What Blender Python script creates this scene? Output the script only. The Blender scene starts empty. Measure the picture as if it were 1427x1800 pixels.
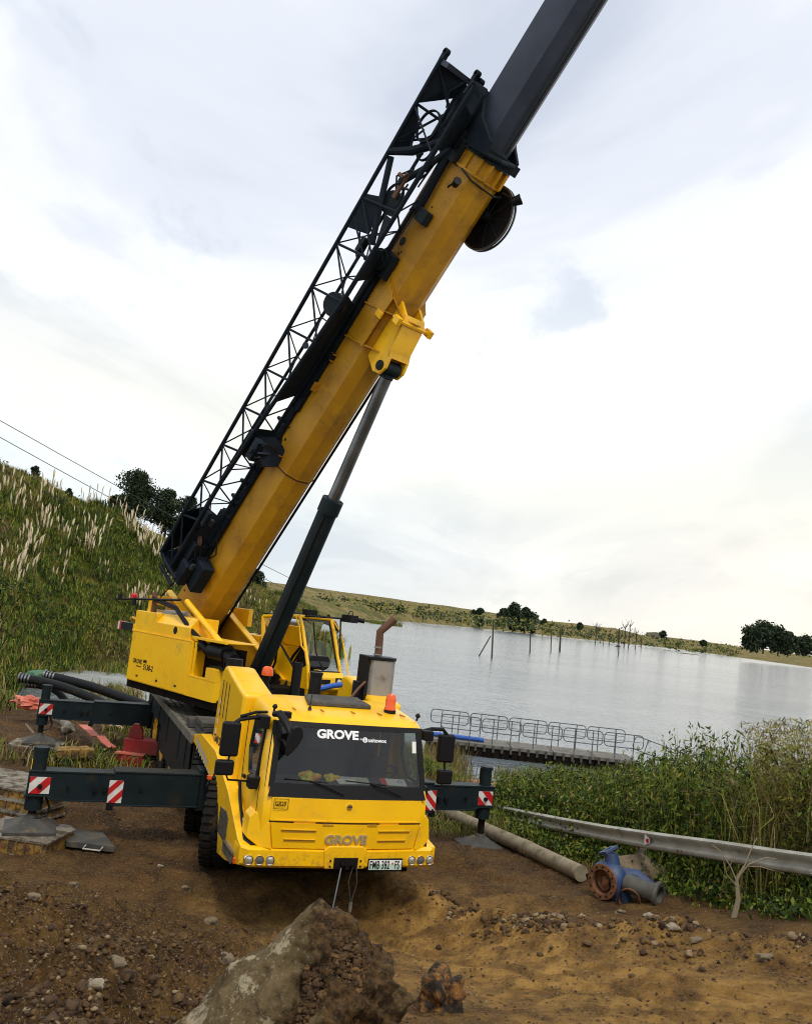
import bpy, math, random
import numpy as np
from mathutils import Vector, Matrix, noise
random.seed(7); RNG = np.random.default_rng(7)
R = math.radians
scene = bpy.context.scene
COL = scene.collection

# ------------------------------------------------------------------ camera
FPX, CX, CY = 1520.0, 713.5, 900.0
CAMH = 4.0
ROLL = math.atan(0.112)
PITCH = math.atan((1079.0 - CY) * math.cos(ROLL) / FPX)
_fw = Vector((0, math.cos(PITCH), math.sin(PITCH)))
_u0 = Vector((0, -math.sin(PITCH), math.cos(PITCH)))
_rt = math.cos(ROLL) * Vector((1, 0, 0)) + math.sin(ROLL) * _u0
_up = -math.sin(ROLL) * Vector((1, 0, 0)) + math.cos(ROLL) * _u0
cam_data = bpy.data.cameras.new('camera')
cam_data.sensor_fit = 'VERTICAL'
cam_data.sensor_height = 36.0
cam_data.lens = FPX / 1800.0 * 36.0
cam_data.clip_end = 12000
cam_data.clip_start = 0.05
cam = bpy.data.objects.new('camera', cam_data)
COL.objects.link(cam)
cm = Matrix.Identity(4)
for i in range(3):
    cm[i][0] = _rt[i]; cm[i][1] = _up[i]; cm[i][2] = -_fw[i]
cm[2][3] = CAMH
cam.matrix_world = cm
scene.camera = cam

# ------------------------------------------------------------------ world
SUN_EL, SUN_AZ = R(58), R(165)      # azimuth of the sun, clockwise from +Y
world = bpy.data.worlds.new('World'); scene.world = world
world.use_nodes = True
wn, wl = world.node_tree.nodes, world.node_tree.links
wn.clear()
def N(tree, typ, **kw):
    n = tree.nodes.new(typ)
    for k, v in kw.items():
        if hasattr(n, k): setattr(n, k, v)
        else: n.inputs[k].default_value = v
    return n
wt = world.node_tree
out = N(wt, 'ShaderNodeOutputWorld'); bg = N(wt, 'ShaderNodeBackground'); bg.inputs['Strength'].default_value = 0.10
sky = N(wt, 'ShaderNodeTexSky', sky_type='NISHITA'); sky.sun_disc = False
sky.sun_elevation = SUN_EL; sky.sun_rotation = SUN_AZ
tc = N(wt, 'ShaderNodeTexCoord'); sp = N(wt, 'ShaderNodeSeparateXYZ')
wl.new(tc.outputs['Generated'], sp.inputs[0])
def M_(tree, op, a, b=None, c=None, clamp=False):
    n = tree.nodes.new('ShaderNodeMath'); n.operation = op; n.use_clamp = clamp
    for i, v in enumerate((a, b, c)):
        if v is None: continue
        if isinstance(v, (int, float)): n.inputs[i].default_value = v
        else: tree.links.new(v, n.inputs[i])
    return n.outputs[0]
zc = M_(wt, 'MAXIMUM', sp.outputs[2], 0.0)
den = M_(wt, 'ADD', zc, 0.16)
cxn = N(wt, 'ShaderNodeCombineXYZ')
wl.new(M_(wt, 'DIVIDE', sp.outputs[0], den), cxn.inputs[0]); wl.new(M_(wt, 'DIVIDE', sp.outputs[1], den), cxn.inputs[1])
def wnoise(scale, det, rough, dist=0.0, off=(0, 0, 0), sc=(1, 1, 1)):
    mp = N(wt, 'ShaderNodeMapping'); mp.inputs['Location'].default_value = off; mp.inputs['Scale'].default_value = sc
    wl.new(cxn.outputs[0], mp.inputs[0])
    n = N(wt, 'ShaderNodeTexNoise'); n.inputs['Scale'].default_value = scale; n.inputs['Detail'].default_value = det
    n.inputs['Roughness'].default_value = rough; n.inputs['Distortion'].default_value = dist
    wl.new(mp.outputs[0], n.inputs[0]); return n.outputs[0]
def ramp(tree, fac, stops, interp='EASE'):
    r = tree.nodes.new('ShaderNodeValToRGB'); r.color_ramp.interpolation = interp
    while len(r.color_ramp.elements) > 1: r.color_ramp.elements.remove(r.color_ramp.elements[0])
    for i, (p, c) in enumerate(stops):
        e = r.color_ramp.elements[0] if i == 0 else r.color_ramp.elements.new(p)
        e.position = p
        e.color = (c, c, c, 1) if isinstance(c, (int, float)) else (*c, 1)
    tree.links.new(fac, r.inputs[0]); return r.outputs[0]
def mixc(tree, fac, a, b, blend='MIX'):
    m = tree.nodes.new('ShaderNodeMix'); m.data_type = 'RGBA'; m.blend_type = blend
    for sock, v in ((m.inputs[0], fac), (m.inputs[6], a), (m.inputs[7], b)):
        if isinstance(v, (int, float)): sock.default_value = v
        elif isinstance(v, tuple): sock.default_value = (*v, 1)
        else: tree.links.new(v, sock)
    return m.outputs[2]
big = wnoise(0.95, 6, 0.55, 0.6, (3.1, 1.2, 0), (1, .55, 1))
small = wnoise(2.6, 6, 0.55, 0.2, (7.7, 4.0, 0), (1, .45, 1))
cl = ramp(wt, big, [(0.34, (5.6, 6.1, 7.1)), (0.45, (7.4, 7.75, 8.5)), (0.52, (8.7, 8.95, 9.3)), (0.62, (10.6, 10.6, 10.4))])
wisps = ramp(wt, small, [(0.57, 0.0), (0.68, 1.0)])
cl = mixc(wt, M_(wt, 'MULTIPLY', wisps, 0.55), cl, (5.0, 5.8, 7.0))
# horizon: cream glow above a thin blue grey band, warmer towards the right
hz = ramp(wt, zc, [(0.0, 1.0), (0.08, 0.8), (0.20, 0.0)])
side = M_(wt, 'MULTIPLY_ADD', sp.outputs[0], 1.1, 0.45, clamp=True)
low = mixc(wt, side, (6.0, 7.3, 8.4), (9.6, 8.5, 6.6))
glow = ramp(wt, zc, [(0.06, 0.0), (0.17, 1.0), (0.38, 0.0)])
cl = mixc(wt, M_(wt, 'MULTIPLY', glow, 0.6), cl, (10.0, 9.8, 8.2))
cl = mixc(wt, M_(wt, 'MULTIPLY', hz, 0.72), cl, low)
col = mixc(wt, 0.06, cl, sky.outputs[0])
wl.new(col, bg.inputs[0]); wl.new(bg.outputs[0], out.inputs[0])

# ------------------------------------------------------------------ sun
sd = bpy.data.lights.new('sun', 'SUN'); sd.energy = 1.5; sd.angle = R(11); sd.color = (1.0, 0.95, 0.86)
so = bpy.data.objects.new('sun', sd); COL.objects.link(so)
sdir = Vector((math.sin(SUN_AZ) * math.cos(SUN_EL), math.cos(SUN_AZ) * math.cos(SUN_EL), math.sin(SUN_EL)))
so.rotation_euler = (-sdir).to_track_quat('-Z', 'Y').to_euler()
so.location = (0, 0, 40)
vs = scene.view_settings
vs.view_transform = 'Standard'; vs.look = 'None'; vs.gamma = 1; vs.use_curve_mapping = False; vs.exposure = 0.26
scene.render.film_transparent = False
try:
    scene.cycles.max_bounces = 6; scene.cycles.transparent_max_bounces = 12
    scene.cycles.use_denoising = True; scene.cycles.filter_width = 1.05
except Exception: pass

# ------------------------------------------------------------------ coordinate helpers
CAMP = Vector((0, 0, CAMH))
def ray(px, py): return (_fw * FPX + _rt * (px - CX) - _up * (py - CY)).normalized()
def W(px, py, Y):            # the world point seen at a pixel, Y metres ahead
    d = ray(px, py); return CAMP + d * (Y / d.y)
def WZ(px, py, z):           # the world point seen at a pixel, at height z
    d = ray(px, py); return CAMP + d * ((z - CAMH) / d.z)
MT = Matrix.Translation((-0.33, 11.85, 0)) @ Matrix.Rotation(R(21.3), 4, 'Z')
MS_world = Matrix.Translation(MT @ Vector((0, 7.5, 0))) @ Matrix.Rotation(R(44), 4, 'Z')
MTi = MT.inverted()
MS = MTi @ MS_world          # superstructure frame inside the crane
EL = R(50.2)
MB_ = Matrix.Identity(4)
_t = Vector((0, -math.cos(EL), math.sin(EL))); _n = Vector((0, math.sin(EL), math.cos(EL)))
for i in range(3):
    MB_[i][0] = (1, 0, 0)[i]; MB_[i][1] = _t[i]; MB_[i][2] = _n[i]
MB_[1][3] = 2.46; MB_[2][3] = 3.78
MBm = MS @ MB_               # boom frame (x, along, up) inside the crane

# ------------------------------------------------------------------ mesh builder
class MB:
    def __init__(s, M=None): s.v = []; s.f = []; s.mi = []; s.M = M; s.m = 0
    def add(s, vs, fs, M=None):
        b = len(s.v)
        A = s.M @ M if (s.M and M) else (M or s.M)
        for p in vs:
            p = Vector(p)
            s.v.append(A @ p if A else p)
        for f in fs: s.f.append([b + i for i in f]); s.mi.append(s.m)
        return s
    def box(s, x0, x1, y0, y1, z0, z1, M=None):
        vs = [(x, y, z) for z in (z0, z1) for y in (y0, y1) for x in (x0, x1)]
        return s.add(vs, [(0, 2, 3, 1), (4, 5, 7, 6), (0, 1, 5, 4), (2, 6, 7, 3), (0, 4, 6, 2), (1, 3, 7, 5)], M)
    def prism(s, pts, a0, a1, axis='x', M=None):   # polygon of (u, v), extruded along axis
        n = len(pts)
        mk = {'x': lambda a, u, v: (a, u, v), 'y': lambda a, u, v: (u, a, v), 'z': lambda a, u, v: (u, v, a)}[axis]
        vs = [mk(a0, *p) for p in pts] + [mk(a1, *p) for p in pts]
        fs = [tuple(range(n))[::-1], tuple(range(n, 2 * n))] + [(i, (i + 1) % n, n + (i + 1) % n, n + i) for i in range(n)]
        return s.add(vs, fs, M)
    def cyl(s, p0, p1, r0, r1=None, n=12, M=None, cap=True):
        if r1 is None: r1 = r0
        p0 = Vector(p0); p1 = Vector(p1); d = (p1 - p0)
        if d.length < 1e-6: return s
        d.normalize(); a = d.orthogonal().normalized(); b = d.cross(a)
        vs = []
        for p, r in ((p0, r0), (p1, r1)):
            for i in range(n):
                t = 2 * math.pi * i / n; vs.append(p + a * (r * math.cos(t)) + b * (r * math.sin(t)))
        fs = [(i, (i + 1) % n, n + (i + 1) % n, n + i) for i in range(n)]
        if cap: fs += [tuple(range(n))[::-1], tuple(range(n, 2 * n))]
        return s.add(vs, fs, M)
    def tube(s, pts, r, n=8, M=None, rs=None):
        pts = [Vector(p) for p in pts]; k = len(pts); vs = []; a = None
        for i, p in enumerate(pts):
            d = (pts[min(i + 1, k - 1)] - pts[max(i - 1, 0)]).normalized()
            a = d.orthogonal().normalized() if a is None else (a - d * a.dot(d)).normalized()
            b = d.cross(a); rr = rs[i] if rs else r
            for j in range(n):
                t = 2 * math.pi * j / n; vs.append(p + a * (rr * math.cos(t)) + b * (rr * math.sin(t)))
        fs = [(i * n + j, i * n + (j + 1) % n, (i + 1) * n + (j + 1) % n, (i + 1) * n + j) for i in range(k - 1) for j in range(n)]
        fs += [tuple(range(n))[::-1], tuple(range((k - 1) * n, k * n))]
        return s.add(vs, fs, M)
    def lathe(s, prof, n=24, c=(0, 0, 0), axis='z', M=None, closed=False):  # prof: (radius, height)
        k = len(prof); vs = []; c = Vector(c)
        for r, h in prof:
            for j in range(n):
                t = 2 * math.pi * j / n; u, w = r * math.cos(t), r * math.sin(t)
                vs.append(c + Vector({'z': (u, w, h), 'x': (h, u, w), 'y': (w, h, u)}[axis]))
        rng = range(k) if closed else range(k - 1)
        fs = [(i * n + j, i * n + (j + 1) % n, ((i + 1) % k) * n + (j + 1) % n, ((i + 1) % k) * n + j) for i in rng for j in range(n)]
        return s.add(vs, fs, M)
    def quad(s, a, b, c, d, M=None): return s.add([a, b, c, d], [(0, 1, 2, 3)], M)
    def loft(s, rings, cap0=True, cap1=True, M=None, skip=None):
        n = len(rings[0]); vs = [p for r in rings for p in r]; fs = []
        for i in range(len(rings) - 1):
            for j in range(n):
                if skip and skip(i, j): continue
                fs.append((i * n + j, i * n + (j + 1) % n, (i + 1) * n + (j + 1) % n, (i + 1) * n + j))
        if cap0: fs.append(tuple(range(n))[::-1])
        if cap1: fs.append(tuple(range((len(rings) - 1) * n, len(rings) * n)))
        return s.add(vs, fs, M)
    def blob(s, c, r, seed=0, sub=2, amp=0.25, sq=(1, 1, 1), freq=1.3, flat=None):
        vs, fs = ico(sub); c = Vector(c); o = Vector((seed * 3.7, seed * 1.3, seed * 7.1)); res = []
        for v in vs:
            k = 1 + amp * noise.noise(v * freq + o) * 2 + amp * 0.45 * noise.noise(v * freq * 2.7 + o)
            p = Vector((v.x * sq[0], v.y * sq[1], v.z * sq[2])) * (r * k)
            res.append(c + p)
        return s.add(res, fs)
    def build(s, name, mats, parent=None, smooth=False, bev=0, recalc=True, segs=2, loc=None, ang=35):
        me = bpy.data.meshes.new(name); o0 = Vector(loc) if loc is not None else Vector((0, 0, 0))
        me.from_pydata([tuple(v - o0) for v in s.v], [], s.f)
        if not isinstance(mats, (list, tuple)): mats = [mats]
        for m in mats: me.materials.append(m)
        if len(mats) > 1: me.polygons.foreach_set('material_index', s.mi)
        if recalc:
            import bmesh
            bm = bmesh.new(); bm.from_mesh(me); bmesh.ops.recalc_face_normals(bm, faces=bm.faces); bm.to_mesh(me); bm.free()
        if smooth:
            me.shade_smooth()
            try: me.set_sharp_from_angle(angle=R(ang))
            except Exception: pass
        o = bpy.data.objects.new(name, me); COL.objects.link(o)
        if loc is not None: o.location = o0
        if parent: o.parent = parent
        if bev:
            b = o.modifiers.new('b', 'BEVEL'); b.width = bev; b.segments = segs; b.limit_method = 'ANGLE'; b.angle_limit = R(35); b.harden_normals = True
            me.shade_smooth()
        return o
_ico = {}
def ico(sub):
    if sub not in _ico:
        import bmesh
        bm = bmesh.new(); bmesh.ops.create_icosphere(bm, subdivisions=sub, radius=1)
        _ico[sub] = ([v.co.copy() for v in bm.verts], [tuple(v.index for v in f.verts) for f in bm.faces]); bm.free()
    return _ico[sub]
def npmesh(name, V, F, mats, mi=None, parent=None, smooth=False):   # V (n,3), F (m,k) arrays
    me = bpy.data.meshes.new(name); V = np.asarray(V, np.float32); F = np.asarray(F, np.int32); m, k = F.shape
    me.vertices.add(len(V)); me.vertices.foreach_set('co', V.ravel())
    me.loops.add(m * k); me.loops.foreach_set('vertex_index', F.ravel())
    me.polygons.add(m); me.polygons.foreach_set('loop_start', np.arange(0, m * k, k, dtype=np.int32))
    try: me.polygons.foreach_set('loop_total', np.full(m, k, dtype=np.int32))
    except Exception: pass
    if not isinstance(mats, (list, tuple)): mats = [mats]
    for q in mats: me.materials.append(q)
    if mi is not None: me.polygons.foreach_set('material_index', np.asarray(mi, np.int32))
    me.update(calc_edges=True); me.validate()
    if smooth: me.shade_smooth()
    o = bpy.data.objects.new(name, me); COL.objects.link(o)
    if parent: o.parent = parent
    return o
def tag(o, label=None, cat=None, group=None, kind=None):
    if label: o['label'] = label
    if cat: o['category'] = cat
    if group: o['group'] = group
    if kind: o['kind'] = kind
    return o
def empty(name, M=None, loc=None):
    o = bpy.data.objects.new(name, None); COL.objects.link(o); o.empty_display_size = 0.2
    if M: o.matrix_world = M
    if loc is not None: o.location = loc
    return o
def copy_tree(o, parent=None):
    c = o.copy(); COL.objects.link(c)
    if parent: c.parent = parent
    for ch in list(o.children): copy_tree(ch, c)
    return c
def text_part(name, body, size, M, mat, parent, ext=0.003, bold=0.0, sx=1.0, shear=0.0, space=1.0, align='LEFT'):
    cu = bpy.data.curves.new(name, 'FONT'); cu.body = body; cu.size = size; cu.extrude = ext; cu.offset = bold
    cu.shear = shear; cu.space_character = space; cu.align_x = align; cu.resolution_u = 3
    tmp = bpy.data.objects.new('tmp', cu); COL.objects.link(tmp)
    bpy.context.view_layer.update()
    dg = bpy.context.evaluated_depsgraph_get()
    me = bpy.data.meshes.new_from_object(tmp.evaluated_get(dg)); bpy.data.objects.remove(tmp)
    me.transform(M @ Matrix.Diagonal((sx, 1, 1, 1))); me.materials.clear(); me.materials.append(mat)
    o = bpy.data.objects.new(name, me); COL.objects.link(o); o.parent = parent; return o

# ------------------------------------------------------------------ materials
def mat(name, base, rough=0.6, metal=0.0, var=None, vscale=3.0, bump=0.0, bscale=20.0, spec=0.5, dirt=None, dscale=1.5, dlow=0.5, dhigh=0.7, coat=0.0, det=8, stretch=None, speck=None, spscale=60):
    m = bpy.data.materials.new(name); m.use_nodes = True; t = m.node_tree; b = t.nodes['Principled BSDF']
    b.inputs['Roughness'].default_value = rough; b.inputs['Metallic'].default_value = metal
    b.inputs['Specular IOR Level'].default_value = spec
    if coat: b.inputs['Coat Weight'].default_value = coat; b.inputs['Coat Roughness'].default_value = 0.12
    b.inputs['Base Color'].default_value = (*base, 1)
    c = None
    tcn = t.nodes.new('ShaderNodeTexCoord'); src = tcn.outputs['Object']
    if stretch:
        mp = t.nodes.new('ShaderNodeMapping'); mp.inputs['Scale'].default_value = stretch; t.links.new(src, mp.inputs[0]); src = mp.outputs[0]
    def nz(sc, d=det, ro=0.6):
        n = t.nodes.new('ShaderNodeTexNoise'); n.inputs['Scale'].default_value = sc; n.inputs['Detail'].default_value = d
        n.inputs['Roughness'].default_value = ro; t.links.new(src, n.inputs[0]); return n.outputs[0]
    if var: c = mixc(t, ramp(t, nz(vscale), [(0.35, 0.0), (0.65, 1.0)]), tuple(base), tuple(var))
    if dirt:
        f = ramp(t, nz(dscale, 10, 0.7), [(dlow, 0.0), (dhigh, 1.0)])
        c = mixc(t, f, c if c is not None else tuple(base), tuple(dirt))
        rr = M_(t, 'MULTIPLY_ADD', f, 0.35, rough, clamp=True); t.links.new(rr, b.inputs['Roughness'])
    if speck:
        f = ramp(t, nz(spscale, 4, 0.6), [(0.60, 0.0), (0.68, 1.0)])
        c = mixc(t, f, c if c is not None else tuple(base), tuple(speck))
    if c is not None: t.links.new(c, b.inputs['Base Color'])
    if bump:
        bn = t.nodes.new('ShaderNodeBump'); bn.inputs['Strength'].default_value = 1.0; bn.inputs['Distance'].default_value = bump
        t.links.new(nz(bscale, 8, 0.65), bn.inputs['Height']); t.links.new(bn.outputs[0], b.inputs['Normal'])
    return m
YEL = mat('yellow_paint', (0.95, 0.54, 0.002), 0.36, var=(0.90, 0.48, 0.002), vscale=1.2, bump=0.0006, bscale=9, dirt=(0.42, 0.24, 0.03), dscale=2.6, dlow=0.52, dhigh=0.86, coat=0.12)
def mud_splash(m, zlo=.55, zhi=1.05, amt=.55):   # dried mud thrown up from the wheels
    t = m.node_tree; b = t.nodes['Principled BSDF']; src = b.inputs['Base Color'].links[0].from_socket
    tc_ = t.nodes.new('ShaderNodeTexCoord'); s_ = t.nodes.new('ShaderNodeSeparateXYZ'); t.links.new(tc_.outputs['Object'], s_.inputs[0])
    n = t.nodes.new('ShaderNodeTexNoise'); n.inputs['Scale'].default_value = 16; n.inputs['Detail'].default_value = 9; n.inputs['Roughness'].default_value = .75; t.links.new(tc_.outputs['Object'], n.inputs[0])
    h = M_(t, 'MULTIPLY', M_(t, 'SUBTRACT', zhi, s_.outputs[2]), 1 / (zhi - zlo), clamp=True)
    f = ramp(t, M_(t, 'ADD', n.outputs[0], M_(t, 'MULTIPLY', h, .16)), [(.58, 0), (.70, 1)])
    t.links.new(mixc(t, M_(t, 'MULTIPLY', M_(t, 'MULTIPLY', f, h), amt), src, (.20, .115, .045)), b.inputs['Base Color'])
mud_splash(YEL)
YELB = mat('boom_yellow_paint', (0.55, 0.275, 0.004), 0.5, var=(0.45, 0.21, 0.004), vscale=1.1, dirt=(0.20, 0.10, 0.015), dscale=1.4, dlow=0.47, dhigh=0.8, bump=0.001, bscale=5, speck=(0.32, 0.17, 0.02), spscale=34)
DRK = mat('dark_green_paint', (0.007, 0.014, 0.017), 0.5, var=(0.011, 0.019, 0.022), vscale=2, dirt=(0.045, 0.032, 0.018), dscale=3, dlow=0.52, dhigh=0.85, spec=0.18)
JIB = mat('jib_dark_blue_paint', (0.007, 0.012, 0.019), 0.6, var=(0.012, 0.018, 0.026), vscale=3, spec=0.12)
GRYB = mat('inner_boom_grey_paint', (0.034, 0.044, 0.066), 0.48, var=(0.024, 0.032, 0.050), vscale=1.5, spec=0.3, bump=0.001, bscale=4)
BLK = mat('black_plastic', (0.007, 0.007, 0.008), 0.5, spec=0.2)
RUB = mat('tyre_rubber', (0.014, 0.013, 0.012), 0.85, dirt=(0.08, 0.055, 0.03), dscale=5, dlow=0.5, dhigh=0.8, bump=0.004, bscale=30, spec=.15)
UND = mat('underbody_grime', (0.006, 0.005, 0.0045), 0.9, var=(0.013, 0.009, 0.006), vscale=4, spec=0.1)
SEAM = mat('dark_seam', (0.02, 0.015, 0.008), 0.8)
STL = mat('hydraulic_steel', (0.20, 0.205, 0.21), 0.30, 0.8, var=(0.12, 0.125, 0.13), vscale=2, stretch=(1, 0.1, 1))
GALV = mat('muffler_steel', (0.30, 0.28, 0.25), 0.55, 0.3, var=(0.26, 0.25, 0.23), vscale=3, dirt=(0.12, 0.09, 0.06), dscale=3)
RUST = mat('rusty_metal', (0.11, 0.04, 0.018), 0.85, var=(0.20, 0.085, 0.03), vscale=9, bump=0.006, bscale=22, dirt=(0.05, 0.025, 0.015), dscale=5)
RUSTP = mat('exhaust_pipe_rust', (0.13, 0.06, 0.033), 0.8, 0.1, var=(0.10, 0.05, 0.03), vscale=8)
TRD = mat('tread_plate', (0.16, 0.15, 0.13), 0.5, 0.5, var=(0.09, 0.08, 0.06), vscale=12, dirt=(0.10, 0.07, 0.04), dscale=4)
DECK = mat('deck_plate', (0.15, 0.14, 0.11), 0.8, var=(0.08, 0.075, 0.055), vscale=5, dirt=(0.19, 0.15, 0.10), dscale=3)
WHT = mat('white_reflector', (0.72, 0.70, 0.66), 0.4, var=(0.6, 0.58, 0.54), vscale=8)
REDM = mat('red_reflector', (0.52, 0.012, 0.015), 0.4, var=(0.42, 0.01, 0.012), vscale=8)
LGREY = mat('light_grey_trim', (0.45, 0.42, 0.36), 0.5)
CHR = mat('chrome', (0.75, 0.75, 0.75), 0.12, 1.0)
LENS = mat('lamp_lens', (0.55, 0.55, 0.52), 0.08, 0.6)
ORG = mat('orange_lens', (0.75, 0.10, 0.008), 0.22, spec=0.6)
LETT = mat('pressed_letters', (0.55, 0.46, 0.26), 0.35, 0.5)
PWHITE = mat('sticker_white', (0.85, 0.86, 0.87), 0.5)
PGREEN = mat('plate_green', (0.35, 0.60, 0.46), 0.4, var=(0.62, 0.72, 0.66), vscale=6)
INT = mat('cab_interior', (0.018, 0.019, 0.021), 0.8)
INTG = mat('cab_interior_grey', (0.10, 0.10, 0.10), 0.8)
NAVY = mat('navy_fabric', (0.012, 0.016, 0.04), 0.9)
PAPER = mat('paper', (0.75, 0.75, 0.70), 0.7)
PAPERY = mat('printed_paper', (0.55, 0.50, 0.22), 0.7, var=(0.45, 0.55, 0.65), vscale=6)
REDC = mat('red_print', (0.65, 0.03, 0.03), 0.6)
HIV = mat('hi_vis_yellow', (0.55, 0.70, 0.05), 0.8, var=(0.7, 0.2, 0.03), vscale=14)
CONC = mat('concrete', (0.30, 0.26, 0.19), 0.9, var=(0.21, 0.175, 0.12), vscale=3.5, bump=0.012, bscale=14, dirt=(0.13, 0.09, 0.05), dscale=2.2, dlow=0.45, dhigh=0.62)
PIPEC = mat('cement_pipe', (0.26, 0.22, 0.145), 0.9, var=(0.19, 0.155, 0.10), vscale=6, bump=0.002, bscale=30, dirt=(0.10, 0.08, 0.05), dscale=4)
BLUE = mat('pump_blue_paint', (0.015, 0.045, 0.16), 0.5, var=(0.022, 0.05, 0.11), vscale=4, dirt=(0.09, 0.055, 0.03), dscale=3.0, dlow=0.5, dhigh=0.7, bump=0.002, bscale=30)
GRAIL = mat('guardrail_zinc', (0.42, 0.41, 0.36), 0.6, 0.1, var=(0.30, 0.29, 0.24), vscale=3, dirt=(0.16, 0.14, 0.09), dscale=2, dlow=0.5, dhigh=0.75, bump=0.001, bscale=30)
BPIPE = mat('weathered_black_pipe', (0.05, 0.048, 0.042), 0.7, var=(0.09, 0.085, 0.07), vscale=5)
HOSE = mat('black_hose', (0.008, 0.009, 0.010), 0.7, dirt=(0.04, 0.032, 0.02), dscale=2, spec=.2)
REDP = mat('red_machine_paint', (0.30, 0.012, 0.012), 0.5, var=(0.22, 0.01, 0.01), vscale=4, dirt=(0.12, 0.06, 0.03), dscale=4)
PINK = mat('faded_red_plastic', (0.50, 0.09, 0.045), 0.6, var=(0.55, 0.18, 0.12), vscale=6)
YRUST = mat('worn_yellow_steel', (0.30, 0.16, 0.02), 0.7, var=(0.25, 0.14, 0.03), vscale=6, dirt=(0.06, 0.04, 0.02), dscale=4, dlow=0.42, dhigh=0.6)
PALE = mat('worn_pale_steel', (0.24, 0.215, 0.17), 0.75, var=(0.14, 0.12, 0.085), vscale=5, dirt=(0.06, 0.04, 0.022), dscale=4, dlow=.45, dhigh=.62)
GPLATE = mat('grey_mat_plate', (0.035, 0.035, 0.032), 0.75, var=(0.06, 0.056, 0.05), vscale=4, dirt=(0.13, 0.10, 0.06), dscale=5)
WOOD = mat('weathered_timber', (0.09, 0.08, 0.065), 0.9, var=(0.15, 0.135, 0.11), vscale=4, bump=0.003, bscale=20, stretch=(1, 8, 8))
PONT = mat('pontoon_deck', (0.17, 0.16, 0.135), 0.9, var=(0.11, 0.10, 0.085), vscale=3)
PRAIL = mat('galvanised_railing', (0.10, 0.11, 0.12), 0.5, 0.3)
BLUET = mat('blue_pipe_plastic', (0.02, 0.10, 0.42), 0.5)
BARK = mat('bark', (0.045, 0.035, 0.026), 0.95)
DRYB = mat('dry_branch', (0.24, 0.19, 0.12), 0.9)
def leafmat(name, a, b, rough=0.75):
    m = mat(name, a, rough, var=b, vscale=1.3, det=6, spec=0.25); return m
G1 = leafmat('leaf_green', (0.065, 0.115, 0.009), (0.12, 0.165, 0.015))
G2 = leafmat('leaf_olive', (0.15, 0.165, 0.018), (0.22, 0.20, 0.028))
G3 = leafmat('leaf_dark', (0.014, 0.032, 0.007), (0.028, 0.055, 0.010))
STRAW = leafmat('dry_straw', (0.27, 0.21, 0.085), (0.20, 0.15, 0.06))
BRN = leafmat('brown_undergrowth', (0.085, 0.06, 0.028), (0.13, 0.09, 0.04))
PLUME = leafmat('pampas_plume', (0.68, 0.58, 0.40), (0.54, 0.43, 0.28))
TREE = leafmat('gum_leaf', (0.010, 0.020, 0.010), (0.020, 0.034, 0.015))
TREE2 = leafmat('gum_leaf_light', (0.035, 0.055, 0.022), (0.05, 0.07, 0.025))
def glassmat(name, tint, refl=0.9, rough=0.03):
    m = bpy.data.materials.new(name); m.use_nodes = True; t = m.node_tree; t.nodes.clear()
    o = t.nodes.new('ShaderNodeOutputMaterial'); mx = t.nodes.new('ShaderNodeMixShader')
    tr = t.nodes.new('ShaderNodeBsdfTransparent'); tr.inputs[0].default_value = (*tint, 1)
    gl = t.nodes.new('ShaderNodeBsdfGlossy'); gl.inputs['Roughness'].default_value = rough; gl.inputs[0].default_value = (refl, refl, refl, 1)
    fr = t.nodes.new('ShaderNodeFresnel'); fr.inputs[0].default_value = 1.5
    t.links.new(fr.outputs[0], mx.inputs[0]); t.links.new(tr.outputs[0], mx.inputs[1]); t.links.new(gl.outputs[0], mx.inputs[2]); t.links.new(mx.outputs[0], o.inputs[0])
    return m
GLS = glassmat('window_glass', (0.70, 0.73, 0.72), 1.0)
GLC = glassmat('clear_cab_glass', (0.85, 0.88, 0.87), 0.8)

# ================================================================== THE CRANE
crane = empty('mobile_crane', MT)
tag(crane, 'yellow five axle mobile crane with raised boom standing on outriggers by the lake', 'crane')
def part(name, mb, m, p=crane, **k): return mb.build(name, m, p, **k)

# ---- carrier chassis
b = MB(); b.box(-.62, .62, .5, 12.2, .5, 1.28); b.box(-1.1, 1.1, .35, 1.2, .45, .82)
b.box(-1.05, 1.05, 1.0, 12.1, 1.1, 1.40)
for y in (2.35, 4.3, 7.1, 8.75, 10.3): b.box(-1.0, 1.0, y - .12, y + .12, .42, .66)
frame = part('carrier_frame', b, UND)
b = MB(); b.box(-1.37, 1.37, 4.62, 12.2, 1.40, 1.45); deck = part('deck', b, DECK, bev=.006)
b = MB()
for i in range(26):
    for j in range(3):
        x = -1.28 + j * .13; y = 4.8 + i * .27
        b.box(x, x + .09, y, y + .2, 1.452, 1.458)
part('deck_tread_pad', b, TRD, deck)['kind'] = 'stuff'
for s in (-1, 1):
    b = MB(); b.box(s * 1.385 - .018, s * 1.385 + .018, 4.6, 12.2, 1.33, 1.475); part('deck_edge_rail', b, DECK, deck)
    b = MB(); b.box(s * 1.36 - .01, s * 1.36 + .01, 4.75, 12.1, .95, 1.33); b.box(s * 1.36 - .01, s * 1.36 + .01, 4.75, 8.9, .45, .95)
    for y in (5.2, 6.1, 7.9, 9.5, 11.2): b.box(s * 1.375 - .012, s * 1.375 + .012, y, y + .05, .80, 1.33)
    part('side_skirt', b, DRK)
b = MB(); b.box(-1.25, 1.25, 11.9, 12.5, .6, 1.42); part('rear_bumper', b, DRK, bev=.02)
b = MB(); b.box(-1.34, -1.30, 4.5, 4.62, .40, 1.36); b.box(1.30, 1.34, 4.5, 4.62, .40, 1.36); part('mudguard_flap', b, BLK)
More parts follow.
